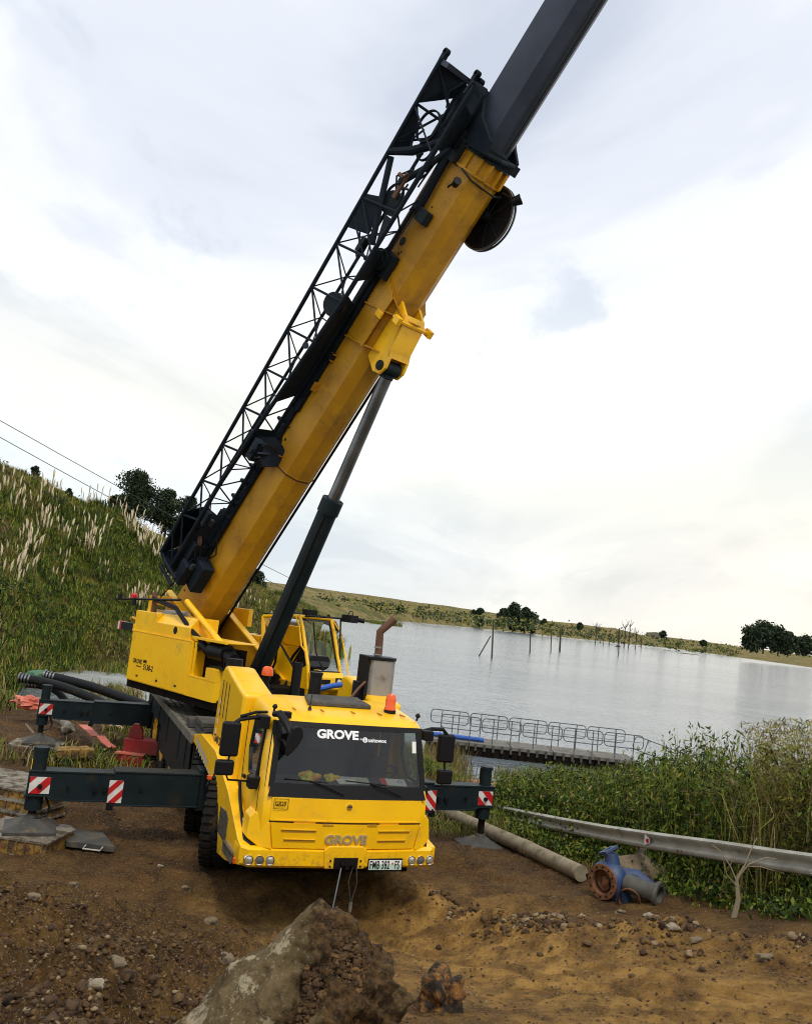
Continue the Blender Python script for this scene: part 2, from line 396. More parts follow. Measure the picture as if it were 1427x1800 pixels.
b = MB(); b.box(-1.33, -.55, 4.9, 6.2, .55, 1.0); part('fuel_tank', b, UND, bev=.05)

# ---- wheels
tb = MB()
tprof = [(.37, -.16), (.52, -.19), (.62, -.185), (.655, -.15), (.665, -.06), (.665, .06), (.655, .15), (.62, .185), (.52, .19), (.37, .16)]
tb.lathe(tprof, 36, (0, 0, 0), 'x')
for i in range(36):
    a = 2 * math.pi * i / 36
    Mx = Matrix.Rotation(a, 4, 'X')
    for s, o in ((-1, 0), (1, .09)):
        tb.box(min(s * .02, s * .185), max(s * .02, s * .185), -.033 + o * .4, .033 + o * .4, .655, .69, M=Mx)
rb = MB(); rb.lathe([(.0, -.03), (.12, -.03), (.13, -.13), (.2, -.13), (.21, -.02), (.33, -.01), (.36, -.15), (.395, -.17), (.395, .15), (.34, .12)], 28, (0, 0, 0), 'x')
for i in range(10):
    a = 2 * math.pi * i / 10; rb.cyl((-.16, .165 * math.cos(a), .165 * math.sin(a)), (-.12, .165 * math.cos(a), .165 * math.sin(a)), .014, n=6)
w0 = None
for y in (2.35, 4.3, 7.1, 8.75, 10.3):
    for s in (-1, 1):
        if w0 is None:
            w0 = rb.build('wheel', YEL, crane, smooth=True); tb.build('tyre', RUB, w0, smooth=True); w = w0
        else: w = copy_tree(w0, crane)
        w.location = (s * 1.16, y, .62); w.rotation_euler = (0, 0, (0 if s < 0 else math.pi) + (R(-20) if y < 3 else R(-13) if y < 5 else 0))

# ---- outriggers
def clip(poly, x0, x1, z0, z1):
    for k, (ax, lim, sg) in enumerate(((0, x0, 1), (0, x1, -1), (1, z0, 1), (1, z1, -1))):
        o = []
        for i in range(len(poly)):
            p, q = poly[i], poly[(i + 1) % len(poly)]
            dp, dq = sg * (p[ax] - lim), sg * (q[ax] - lim)
            if dp >= 0: o.append(p)
            if dp * dq < 0:
                t = dp / (dp - dq); o.append((p[0] + t * (q[0] - p[0]), p[1] + t * (q[1] - p[1])))
        poly = o
        if not poly: return []
    return poly
def marker(x0, x1, z0, z1, y, lean, parent, th=.004):
    b = MB(); b.box(x0, x1, y - th, y + .002, z0, z1); m = b.build('warning_marker', WHT, parent)
    wd, h = (x1 - x0), (z1 - z0); b = MB(); step = wd * 1.02
    for k in range(-3, 4):
        c = x0 + step * k + wd * .02; dx = lean * h * .95
        pl = clip([(c - dx * .0, z0), (c + step * .5, z0), (c + step * .5 + dx, z1), (c + dx, z1)], x0, x1, z0, z1)
        if len(pl) > 2: b.prism([(p[0], p[1]) for p in pl], y - th - .003, y - th + .001, 'y')
    b.build('red_stripe', REDM, m); return m
for y0, rear in ((3.2, 0), (11.2, 1)):
    b = MB(); b.box(-1.42, 1.42, y0 + .0, y0 + .40, .52, 1.16); part('outrigger_box', b, DRK if not rear else UND, bev=.01)
    for s in (-1, 1):
        b = MB(); xs = sorted((s * 1.38, s * 2.72)); b.box(xs[0], xs[1], y0, y0 + .34, .575, 1.085)
        b.box(xs[0], xs[1], y0 - .012, y0 + .352, 1.065, 1.095); b.box(xs[0], xs[1], y0 - .012, y0 + .352, .565, .59)
        beam = part('outrigger_beam', b, DRK, bev=.006)
        b = MB(); b.prism([(s * 2.70, .63), (s * 3.55, .63), (s * 3.66, .69), (s * 3.95, .69), (s * 3.95, 1.045), (s * 2.70, 1.045)], y0 + .025, y0 + .315, 'y')
        xs = sorted((s * 2.7, s * 3.95)); b.box(xs[0], xs[1], y0 + .013, y0 + .327, 1.03, 1.058)
        b.prism([(s * 2.70, .615), (s * 3.56, .615), (s * 3.67, .672), (s * 3.97, .672), (s * 3.97, .695), (s * 3.65, .695), (s * 3.54, .64), (s * 2.70, .64)], y0 + .013, y0 + .327, 'y')
        inner = b.build('beam_extension', DRK, beam, bev=.005)
        marker(*sorted((s * 3.92, s * 3.63)), .72, .965, y0 + .024, -s if not rear else -s, beam)
        if not rear: marker(*sorted((s * 2.78, s * 2.57)), .615, .955, y0 - .001, -s, beam)
        for xx, zz, rr in ((3.77, .83, .035), (3.37, .83, .024), (2.98, .81, .04), (2.84, .81, .035), (2.3, .82, .03)):
            b = MB(); b.cyl((s * xx, y0 - .022, zz), (s * xx, y0 + .03, zz), rr, n=14); b.build('locking_pin', BLK, beam, smooth=True)
        b = MB(); b.cyl((s * 2.73, y0 + .02, .50), (s * 2.73, y0 + .02, .64), .03); b.box(*sorted((s * 2.68, s * 2.78)), y0 - .005, y0 + .05, .50, .60)
        b.build('pin_guard', BLK, beam, smooth=True)
        jx, jy = s * 3.82, y0 + .17
        fz = .33 if s < 0 else .12
        if rear: fz = .2
        b = MB(); b.cyl((jx, jy, .48), (jx, jy, 1.36), .105, n=20); b.cyl((jx, jy, 1.33), (jx, jy, 1.385), .115, n=20); b.cyl((jx, jy, .46), (jx, jy, .68), .13, n=20)
        jk = b.build('jack_cylinder', DRK, beam, smooth=True)
        b = MB(); b.cyl((jx, jy, fz), (jx, jy, .48), .062, n=16); b.build('jack_rod', BLK if s < 0 else UND, jk, smooth=True)
        b = MB()   # foot: pyramid plate
        h = .37; t = .15
        r1 = [(jx - h, jy - h, fz - .17), (jx + h, jy - h, fz - .17), (jx + h, jy + h, fz - .17), (jx - h, jy + h, fz - .17)]
        r2 = [(p[0], p[1], p[2] + .045) for p in r1]
        r3 = [(jx - t, jy - t, fz - .02), (jx + t, jy - t, fz - .02), (jx + t, jy + t, fz - .02), (jx - t, jy + t, fz - .02)]
        r4 = [(jx + (p[0] - jx) * .8, jy + (p[1] - jy) * .8, fz + .01) for p in r3]
        b.loft([r1, r2, r3, r4]); b.cyl((jx, jy, fz), (jx, jy, fz + .07), .10, .07, n=14)
        b.build('foot_plate', GPLATE, jk, bev=.006)
        if s < 0:
            b = MB(); b.tube([(jx + .15, jy, .66), (jx + .23, jy - .02, .5), (jx + .2, jy - .05, .38), (jx + .05, jy - .1, .34)], .016, 6)
            b.build('hydraulic_line', BLK, jk, smooth=True)
            if not rear:
                b = MB(); b.box(jx - .112, jx - .102, jy - .05, jy + .0, .98, 1.2); b.build('jack_scale', YEL, jk)
        else:
            b = MB(); b.tube([(jx - .13, jy - .06, 1.08), (jx - .16, jy - .07, 1.2), (jx - .16, jy - .07, 1.36), (jx - .10, jy - .03, 1.38)], .012, 6); b.build('hydraulic_line', BLK, jk, smooth=True)

# ---- carrier cab shell
def yf(z):   # front of the cab at height z
    for (a, ya), (c, yc) in zip(CABF, CABF[1:]):
        if z <= c: return ya + (yc - ya) * max(0, z - a) / (c - a)
    return CABF[-1][1]
CABF = [(.84, -.02), (1.19, -.035), (1.52, -.01), (1.60, .02), (2.40, .255), (2.47, .30)]
def ring(w, f, bk, zf, zb=None, inset=0):
    zb = zf if zb is None else zb
    h = [(w * .0, f - .055), (w * .48, f - .042), (w - .13, f), (w - .045, f + .045), (w, f + .15), (w, f + .30), (w, 1.12), (w, bk), (w * .5, bk), (0, bk)]
    def z(y): return zf + (zb - zf) * (y - f) / max(.1, bk - f)
    full = h + [(-x, y) for x, y in h[1:-1]][::-1]
    return [(x, y, z(y)) for x, y in full]
BK = 1.46
levels = [ring(1.17, -.02, BK, .84), ring(1.18, -.035, BK, 1.19), ring(1.18, -.01, BK, 1.52), ring(1.165, .02, BK, 1.60), ring(1.10, .255, BK, 2.40), ring(1.09, .27, BK, 2.425, 2.52), ring(1.05, .33, BK - .01, 2.475, 2.585), ring(.96, .45, BK - .06, 2.52, 2.62), ring(.72, .62, BK - .12, 2.55, 2.64)]
n_ = len(levels[0])
def cabskip(i, j):
    if i != 3: return False
    return j in (0, 1, n_ - 1, n_ - 2) or j in (5, n_ - 6)
b = MB(); b.loft(levels, cap0=True, cap1=True, skip=cabskip)
cab = part('cab_body', b, YEL, smooth=True, ang=28)
# interior
b = MB(); b.box(-1.02, 1.02, 1.3, 1.38, .9, 2.5); b.box(-1.05, 1.05, .10, .62, 1.3, 1.655); b.box(-1.03, 1.03, .3, 1.3, 1.0, 1.06)
part('cab_lining', b, mat('cab_lining_grey', (.035, .036, .036), .8), cab)
for x in (-.62, .62):
    b = MB(); b.box(x - .24, x + .24, .75, 1.2, 1.1, 1.25); b.box(x - .24, x + .24, 1.1, 1.24, 1.2, 1.85); b.box(x - .13, x + .13, 1.12, 1.22, 1.87, 2.05)
    part('seat', b, INT, cab, bev=.04)
b = MB(); b.cyl((.66, .42, 1.58), (.66, .5, 1.7), .03); b.lathe([(.19, -.015), (.215, 0), (.19, .015), (.175, 0)], 24, (0, 0, 0), 'z', M=Matrix.Translation((.66, .54, 1.74)) @ Matrix.Rotation(R(-42), 4, 'X'), closed=True)
b.box(.48, .84, -.012, .012, -.01, .01, M=Matrix.Translation((0, .54, 1.74)) @ Matrix.Rotation(R(-42), 4, 'X'))
part('steering_wheel', b, BLK, cab, smooth=True)
b = MB(); b.quad((-.28, 1.295, 1.92), (.06, 1.295, 1.92), (.06, 1.295, 2.14), (-.28, 1.295, 2.14)); part('rear_window', b, INTG, cab)
b = MB(); b.quad((-.8, 1.295, 1.95), (-.72, 1.295, 1.95), (-.72, 1.295, 2.2), (-.8, 1.295, 2.2)); b.quad((-.72, 1.295, 2.16), (-.55, 1.295, 2.16), (-.55, 1.295, 2.2), (-.72, 1.295, 2.2)); part('cab_bracket', b, INTG, cab)
b = MB(); b.box(.82, .86, 1.27, 1.30, 1.7, 2.42); part('grab_strip', b, YELB, cab)
# windscreen and frame
def fy(x, z, o=0.0): 
    k = abs(x) / 1.05
    return yf(z) - .055 * (1 - min(1, k) ** 1.6) - o
def front_grid(b, x0, x1, z0, z1, nx, nz, off, th, xb=None, single=False):
    # slab following the cab front; xb gives other x limits at the bottom
    for side in (0,):
        vs = []; 
        for k, d in enumerate((off, off - th)):
            for iz in range(nz + 1):
                tz = iz / nz; z = z0 + (z1 - z0) * tz
                a, c = (x0, x1) if xb is None else (xb[0] + (x0 - xb[0]) * tz, xb[1] + (x1 - xb[1]) * tz)
                for ix in range(nx + 1):
                    x = a + (c - a) * ix / nx; vs.append((x, fy(x, z, d), z))
        N1 = (nx + 1) * (nz + 1); fs = []
        def I(k, iz, ix): return k * N1 + iz * (nx + 1) + ix
        for iz in range(nz):
            for ix in range(nx):
                fs.append((I(0, iz, ix), I(0, iz, ix + 1), I(0, iz + 1, ix + 1), I(0, iz + 1, ix)))
                fs.append((I(1, iz, ix), I(1, iz + 1, ix), I(1, iz + 1, ix + 1), I(1, iz, ix + 1)))
        if single: b.add(vs[:N1], [f for f in fs if max(f) < N1]); return
        for ix in range(nx):
            fs.append((I(0, 0, ix), I(1, 0, ix), I(1, 0, ix + 1), I(0, 0, ix + 1))); fs.append((I(0, nz, ix), I(0, nz, ix + 1), I(1, nz, ix + 1), I(1, nz, ix)))
        for iz in range(nz):
            fs.append((I(0, iz, 0), I(0, iz + 1, 0), I(1, iz + 1, 0), I(1, iz, 0))); fs.append((I(0, iz, nx), I(1, iz, nx), I(1, iz + 1, nx), I(0, iz + 1, nx)))
        b.add(vs, fs)
b = MB(); front_grid(b, -.955, .955, 1.60, 2.40, 12, 6, .012, .006, xb=(-1.03, 1.03), single=True)
ws = part('windscreen', b, GLS, cab, smooth=True)
b = MB()
front_grid(b, -1.06, 1.06, 1.505, 1.665, 14, 2, .022, .03, xb=(-1.10, 1.10))
front_grid(b, -1.01, 1.01, 2.36, 2.425, 14, 1, .02, .03)
for s in (-1, 1):
    x = sorted((s * 1.03, s * .955)); xb_ = sorted((s * 1.10, s * 1.03))
    front_grid(b, x[0], x[1], 1.62, 2.42, 1, 6, .02, .03, xb=(xb_[0], xb_[1]))
    # glass wraps round to the A pillar
    b.add([(s * 1.09, .05, 1.52), (s * 1.135, .09, 1.6), (s * 1.07, .31, 2.42), (s * 1.02, .27, 2.42), (s * 1.09, .012, 1.55), (s * 1.14, .12, 1.6), (s * 1.08, .34, 2.42)], [(0, 1, 2, 3)])
part('windscreen_frame', b, BLK, cab, smooth=True)
# wipers
for x0, x1 in ((-.10, -.62), (.72, .20)):
    b = MB(); b.tube([(x0, fy(x0, 1.56, .05), 1.56), ((x0 * .5 + x1 * .5), fy(x1, 1.62, .06), 1.66), (x1 + .05, fy(x1, 1.7, .04), 1.71)], .011, 6)
    b.tube([(x1 - .28, fy(x1, 1.7, .03), 1.73), (x1 + .3, fy(x1, 1.7, .03), 1.69)], .009, 5)
    part('wiper', b, BLK, cab, smooth=True)
# hood panel, lower panel
b = MB(); front_grid(b, -1.045, 1.045, 1.205, 1.50, 16, 3, .018, .03); hoodp = part('hood_panel', b, YEL, cab, bev=.008)
b = MB(); front_grid(b, -.98, .98, 1.213, 1.228, 12, 1, .026, .02); b.build('hood_crease', YEL, hoodp, smooth=True)
b = MB(); front_grid(b, -1.05, 1.05, 1.185, 1.21, 14, 1, .004, .01); b.build('hood_seam', SEAM, hoodp)
b = MB(); b.cyl((-.01, fy(0, 1.41, .036), 1.41), (-.01, fy(0, 1.41, .0), 1.41), .036, n=20); lk = b.build('hood_lock', CHR, hoodp, smooth=True)
b = MB(); b.box(-.04, .02, fy(0, 1.41, .038), fy(0, 1.41, .0), 1.404, 1.418); b.build('lock_slot', BLK, hoodp)
b = MB(); 
front_grid(b, -1.03, -.235, .875, 1.185, 6, 3, .03, .03, xb=(-.97, -.235)); front_grid(b, .235, 1.03, .875, 1.185, 6, 3, .03, .03, xb=(.235, .97))
front_grid(b, -.235, .235, .915, 1.185, 4, 3, .03, .03)
lowp = part('front_panel', b, YEL, cab, smooth=True, ang=25)
for s in (-1, 1):
    for z, xa, xb2 in ((1.095, .43, .89), (.975, .43, .84)):
        x0, x1 = sorted((s * xa, s * xb2))
        b = MB(); front_grid(b, x0, x1, z - .022, z + .022, 6, 2, .033, .01); b.build('vent_slot', mat_recess if 'mat_recess' in globals() else YELB, lowp)
        b = MB(); front_grid(b, x0 + .0, x1 - .0, z + .008, z + .022, 6, 1, .045, .02); b.build('vent_lip', YEL, lowp, bev=.004)
for x in (-.28, .33):
    b = MB(); front_grid(b, x - .07, x + .07, 1.165, 1.192, 2, 1, .038, .02); b.build('hood_hinge', YELB, lowp, bev=.004)
text_part('maker_lettering', 'GROVE', .155, Matrix.Translation((-.305, fy(0, 1.0, .032) , .945)) @ Matrix.Rotation(R(90), 4, 'X'), LETT, lowp, .012, .006, 1.14)
for s in (-1, 1):  # corner fairings
    P = [(s * 1.285, .955), (s * 1.265, 1.20), (s * 1.20, 1.275), (s * 1.05, 1.185), (s * .985, .855), (s * 1.15, .875)]
    b = MB(); n = len(P)
    yv = [.12, .14, .14, -.05, -.09, .0]
    vs = [(P[i][0], yv[i], P[i][1]) for i in range(n)] + [(P[i][0], .45, P[i][1]) for i in range(n)]
    b.add(vs, [tuple(range(n)), tuple(range(n, 2 * n))[::-1]] + [(i, (i + 1) % n, n + (i + 1) % n, n + i) for i in range(n)])
    part('corner_fairing', b, YEL, cab, bev=.015, segs=3)
# fleet number plate
gy = fy(.95, 1.43, .0225)
Mg = Matrix.Translation((-1.015, gy + .028, 1.365)) @ Matrix.Rotation(R(90), 4, 'X')
b = MB(); 
for (u0, u1, v0, v1) in ((0, .19, 0, .006), (0, .19, .124, .13), (0, .006, 0, .13), (.184, .19, 0, .13)): b.box(u0, u1, v0, v1, .034, .037, M=Matrix.Translation((-1.02, gy - .0 + .02, 1.355)) @ Matrix.Rotation(R(90), 4, 'X') @ Matrix.Rotation(R(-3), 4, 'Y'))
b.build('number_frame', SEAM, hoodp)
text_part('fleet_number', 'GR29', .078, Matrix.Translation((-1.007, gy - .019, 1.395)) @ Matrix.Rotation(R(-3), 4, 'Z') @ Matrix.Rotation(R(90), 4, 'X'), BLK, hoodp, .001, .0012, .80, space=1.0)
# windscreen sticker
def on_ws(x, z, off=.02): 
    tilt = math.atan2(yf(2.4) - yf(1.6), .8)
    return Matrix.Translation((x, fy(.0, z, off) + .0, z)) @ Matrix.Rotation(R(90) - tilt, 4, 'X')
text_part('screen_lettering', 'GROVE', .155, on_ws(-.50, 2.245), PWHITE, ws, .001, .007, 1.16)
b = MB(); b.lathe([(.022, -.001), (.036, -.001), (.036, .001), (.022, .001)], 16, (0, 0, 0), 'z', M=on_ws(.185, 2.245), closed=True); b.build('maker_badge', PWHITE, ws)
text_part('screen_byline', 'M', .05, on_ws(.166, 2.230), PWHITE, ws, .001, .0015, .95)
text_part('screen_byline', 'anitowoc', .072, on_ws(.228, 2.222), PWHITE, ws, .001, .0022, .95, space=1.05)
text_part('screen_by', 'by', .03, on_ws(.115, 2.245), PWHITE, ws, .001, .001, .95)
b = MB(); front_grid(b, .90, .96, 2.10, 2.25, 1, 1, .016, .002); b.build('licence_disc', PAPER, ws)
# side windows, doors, seams
for s in (-1, 1):
    w = lambda z: 1.165 + (1.10 - 1.165) * (z - 1.6) / .8
    o = .004
    poly = [(.42, 1.64), (.47, 2.36), (1.08, 2.36), (1.08, 1.92), (.85, 1.64)]
    b = MB(); n = len(poly)
    vs = [(s * (w(z) + o), y, z) for y, z in poly] + [(s * (w(z) - .01), y, z) for y, z in poly]
    b.add(vs, [tuple(range(n)), tuple(range(n, 2 * n))[::-1]]); win = part('door_window', b, GLS, cab)
    b = MB()
    for i in range(n):
        (y0, z0), (y1, z1) = poly[i], poly[(i + 1) % n]
        b.tube([(s * (w(z0) + .006), y0, z0), (s * (w(z1) + .006), y1, z1)], .026, 6)
    b.build('window_seal', BLK, win, smooth=True)
    b = MB(); b.add([(s * (w(1.6) + .001), 1.12, 1.6), (s * (w(1.6) + .001), .85, 1.6), (s * (w(1.64)), .85, 1.64), (s * (w(1.92)), 1.09, 1.92), (s * (w(2.4)), 1.09, 2.4), (s * (w(2.4)), 1.12, 2.4)], [(0, 1, 2, 3, 4, 5)]); b.build('door_corner', YEL, win)
    b = MB(); b.box(*sorted((s * 1.178, s * 1.186)), 1.25, 1.265, .95, 2.4); b.box(*sorted((s * 1.178, s * 1.186)), .17, .18, 1.25, 1.6); part('door_seam', b, SEAM, cab)
    b = MB(); b.box(*sorted((s * 1.18, s * 1.21)), 1.0, 1.12, 1.50, 1.55); part('door_handle', b, BLK, cab, bev=.008)
    b = MB(); b.tube([(s * 1.21, 1.2, 1.42), (s * 1.22, 1.0, 1.22), (s * 1.25, .55, 1.02), (s * 1.27, .22, .90), (s * 1.20, .05, .875)], .024, 6); part('door_rubber', b, BLK, cab, smooth=True)
    b = MB(); b.add([(s * 1.255, .30, .96), (s * 1.255, .55, 1.06), (s * 1.255, .55, 1.10), (s * 1.255, .30, 1.0)], [(0, 1, 2, 3)]); part('reflective_strip', b, WHT, cab)
# roof fittings
def rz(y): return 2.55 + (y - .5) * .085
b = MB()
hp = [(-.48, .80), (.47, .80), (.42, 1.30), (-.40, 1.30)]
rs = []
for k, (o, s) in enumerate(((.0, 1), (.05, 1), (.07, .93))): rs.append([(x * s, 1.05 + (y - 1.05) * s, rz(y) + o) for x, y in hp])
b.loft(rs); part('roof_hatch', b, GPLATE, cab, bev=.015)
for x in (-.75, -.35, .1, .5, .85):
    b = MB(); b.box(x - .004, x + .004, .42, .62, rz(.5) - .008, rz(.5) + .012, M=Matrix.Identity(4)); part('roof_groove', b, YELB, cab)
b = MB(); b.cyl((-.52, .55, 2.55), (-.52, .55, 2.60), .03, .012); b.tube([(-.52, .55, 2.58), (-.50, .57, 2.85), (-.46, .6, 2.98)], .006, 5); part('aerial', b, BLK, cab, smooth=True)
b = MB(); b.cyl((.73, .72, 2.54), (.73, .72, 2.60), .088, .088, n=20); bc = part('beacon', b, BLK, cab, smooth=True)
b = MB(); b.lathe([(.083, 0), (.083, .03), (.074, .05), (.077, .14), (.068, .20), (.05, .225), (0, .23)], 20, (.73, .72, 2.60), 'z'); b.build('beacon_lens', ORG, bc, smooth=True)
for x in (-1.03, 1.07):
    b = MB(); b.blob((x, .47, 2.57), .036, 3, 2, .08); b.cyl((x, .5, 2.5), (x, .48, 2.56), .015); part('roof_lamp', b, BLK, cab, smooth=True)

# ---- bumper
bp = [(-1.34, .62), (-1.37, .28), (-1.36, .06), (-1.26, -.06), (-.30, -.115), (0, -.12), (.30, -.115), (1.24, -.06), (1.33, .06), (1.34, .28), (1.32, .62)]
def bump_ring(z, o):
    out_ = [(x * (1 - o * .25), y + o) for x, y in bp]; inn = [(x * .88, max(y + .16, .05) if abs(x) < 1.3 else y) for x, y in bp[::-1]]
    return [(x, y, z) for x, y in out_ + inn]
b = MB(); b.loft([bump_ring(.625, .04), bump_ring(.66, .0), bump_ring(.845, .0), bump_ring(.872, .05)]); bumper = part('bumper', b, YEL, smooth=True, ang=30)
b = MB(); b.prism([(-.30, .86), (-.235, .918), (.235, .918), (.30, .86), (.27, .63), (-.27, .63)], -.135, .1, 'y'); b.build('winch_cover', YEL, bumper, bev=.015)
b = MB(); b.box(-.155, .175, -.152, -.12, .635, .775); wr = b.build('tow_recess', BLK, bumper, bev=.006)
b = MB(); b.cyl((-.07, -.17, .70), (.10, -.17, .70), .035, n=12); b.cyl((-.04, -.18, .735), (.07, -.18, .735), .018); b.cyl((.015, -.2, .64), (.015, -.16, .76), .03, n=10); b.build('tow_coupling', UND, bumper, smooth=True)
b = MB()
for x in (-.20, .215):
    for z in (.665, .735): b.cyl((x, -.145, z), (x, -.12, z), .013, n=8)
b.build('bolt', UND, bumper)
for sx, ids in ((-1, (1.255, 1.12, .985)), (1, (.965, 1.10, 1.235))):
    for k, x in enumerate(ids):
        x *= sx; y = np.interp(x, [p[0] for p in bp[2:9]], [p[1] for p in bp[2:9]])
        b = MB(); b.lathe([(.0, -.006), (.045, -.012), (.058, -.016), (.064, .0), (.064, .03)], 22, (x, float(y), .725), 'y'); hl = b.build('headlight', CHR, bumper, smooth=True)
        b = MB(); b.lathe([(.0, -.026), (.03, -.022), (.046, -.014)], 18, (x, float(y), .725), 'y'); b.build('headlight_lens', LENS if k != 1 else INTG, hl, smooth=True)
b = MB()
for s in (-1, 1): b.prism([(s * 1.31, .785), (s * .93, .785), (s * .88, .64), (s * 1.31, .64)], -.072, -.0, 'y')
# plate
for nm, (x0, x1, z0, z1), yy, m in (('number_plate', (.325, .815, .607, .757), -.128, BLK), ('plate_face', (.338, .802, .62, .744), -.131, PGREEN)):
    b = MB(); b.box(x0, x1, yy, -.08, z0, z1); pl = b.build(nm, m, bumper)
b = MB(); b.quad((.338, -.1315, .69), (.802, -.1315, .69), (.802, -.1315, .744), (.338, -.1315, .744)); b.build('plate_band', PWHITE, bumper)
text_part('plate_characters', 'FMB 382', .145, Matrix.Translation((.347, -.133, .633)) @ Matrix.Rotation(R(90), 4, 'X'), BLK, bumper, .001, .0025, .52, space=1.06)
text_part('plate_characters', 'FS', .145, Matrix.Translation((.70, -.133, .633)) @ Matrix.Rotation(R(90), 4, 'X'), BLK, bumper, .001, .0025, .52, space=1.06)
b = MB(); b.blob((.672, -.132, .70), .018, 5, 1, .3, (1, .08, 1)); b.build('plate_emblem', YELB, bumper)

# ---- side fender with steps (both sides)
for s in (-1, 1):
    P = [(.05, .63), (.05, .87), (.25, .90), (1.2, 1.28), (2.5, 1.60), (3.9, 1.62), (4.6, 1.50), (4.6, 1.36), (4.1, 1.34), (3.3, 1.24), (2.2, 1.08), (1.75, .95), (1.58, .70), (1.42, .38), (.85, .45)]
    b = MB(); b.prism(P, s * 1.36, s * 1.18, 'x'); fen = part('fender', b, YEL, bev=.015)
    b = MB(); b.prism([(.95, .64), (.95, .98), (1.1, 1.03), (1.52, 1.0), (1.50, .66)], s * 1.355, s * 1.372, 'x'); b.build('step_plate', TRD, fen)
    b = MB(); b.box(*sorted((s * 1.20, s * 1.40)), .32, .92, .66, .70); b.box(*sorted((s * 1.38, s * 1.40)), .32, .92, .56, .68); b.build('step', TRD, fen)
    for i in range(8):
        b = MB(); y = 1.0 + i * .06
        for z in (.70, .77, .84, .91): b.box(*sorted((s * 1.37, s * 1.377)), y, y + .03, z, z + .012, M=None)
        b.build('step_rib', TRD, fen)
    b = MB(); b.box(*sorted((s * 1.355, s * 1.385)), .20, .27, .60, .66); b.build('side_marker_lamp', ORG, fen)
    b = MB(); b.box(*sorted((s * 1.355, s * 1.42)), 2.5, 2.58, 1.16, 1.21); b.build('side_marker_lamp', ORG, fen)
    b = MB(); b.quad((s * 1.364, 3.0, 1.27), (s * 1.364, 4.3, 1.42), (s * 1.364, 4.3, 1.50), (s * 1.364, 3.0, 1.35)); b.build('reflective_strip', LGREY, fen)
    b = MB()
    for i in range(10): y = 2.3 + i * .2; b.quad((s * 1.363, y, 1.15 + (y - 2.3) * .09), (s * 1.363, y + .09, 1.16 + (y - 2.3) * .09), (s * 1.363, y + .09, 1.20 + (y - 2.3) * .09), (s * 1.363, y, 1.19 + (y - 2.3) * .09))
    b.build('reflective_dash', WHT, fen)
    a = [(1.72 + .72 * 0, .5)] 
    arc = [(2.35 - .76 * math.cos(t), .66 + .60 * math.sin(t)) for t in np.linspace(-.35, 2.6, 10)]
    b = MB(); b.prism(arc + [(y * .985 + .03, z - .03) for y, z in arc[::-1]], s * 1.33, s * .98, 'x'); b.build('mudguard', TRD, fen)
    # engine side cover behind the cab
    P = [(1.52, 1.25), (1.52, 2.60), (1.9, 2.66), (2.6, 2.78), (2.95, 2.85), (3.2, 2.84), (3.36, 2.74), (3.44, 2.5), (3.50, 1.6), (3.2, 1.45)]
    b = MB(); b.prism(P, s * 1.25, s * .78, 'x'); sh = part('engine_side_cover', b, YEL, bev=.07, segs=4)
    for i in range(3):
        b = MB(); y = 2.55 + i * .26; b.box(*sorted((s * 1.248, s * 1.256)), y, y + .035, 2.05, 2.62); b.build('cover_slot', SEAM, sh)
    b = MB()
    for i in range(4): b.box(*sorted((s * 1.248, s * 1.256)), 3.22 - i * .02, 3.26 - i * .02, 1.75 + i * .16, 1.82 + i * .16)
    b.build('reflective_dash', WHT, sh)
    Mt = Matrix.Translation((s * 1.252, 3.35 if s < 0 else 1.75, 1.62)) @ (Matrix.Rotation(R(-90), 4, 'Z') if s < 0 else Matrix.Rotation(R(90), 4, 'Z')) @ Matrix.Rotation(R(90), 4, 'X')
    text_part('model_lettering', 'GMK5130-2', .17, Mt, SEAM, sh, .001, .003, 1.3)
b = MB(); b.box(-.8, .8, 1.55, 3.3, 1.3, 2.25); b.box(-.75, .75, 1.5, 1.75, 2.2, 2.5); eng = part('engine_bay', b, UND)
b = MB()
for i in range(16):
    x = random.uniform(-.7, .5); y = random.uniform(1.9, 3.1); z = random.uniform(2.3, 2.55)
    b.tube([(x, y, 2.2), (x + random.uniform(-.2, .2), y + .1, z), (x + random.uniform(-.4, .4), y + random.uniform(-.3, .3), z - .1)], random.uniform(.012, .03), 6)
for i in range(10):
    x = random.uniform(-.7, .6); y = random.uniform(1.8, 3.1); q = random.uniform(.05, .12); b.box(x, x + q * 1.6, y, y + q, 2.2, 2.28 + q)
b.build('engine_pipe', BLK, eng, smooth=True)
b = MB(); b.cyl((-.02, 2.1, 2.3), (-.02, 2.1, 2.92), .095, n=18); b.cyl((-.02, 2.1, 2.9), (-.02, 2.1, 2.94), .105, n=18); b.build('air_intake', BLK, eng, smooth=True)
b = MB(); b.box(.2, .62, 1.7, 2.0, 2.45, 2.56); b.box(-.6, -.3, 1.8, 2.1, 2.4, 2.55); b.build('tool_box', INTG, eng, bev=.01)
b = MB(); b.tube([(.45, 1.7, 2.62), (.62, 1.9, 2.75), (.8, 2.0, 2.9)], .02, 6); b.build('brace_rod', RUSTP, eng, smooth=True)
b = MB(); b.tube([(.15, 2.6, 2.62), (.42, 2.6, 2.7), (.6, 2.7, 2.72)], .045, 10); b.build('blue_hose', BLUET, eng, smooth=True)
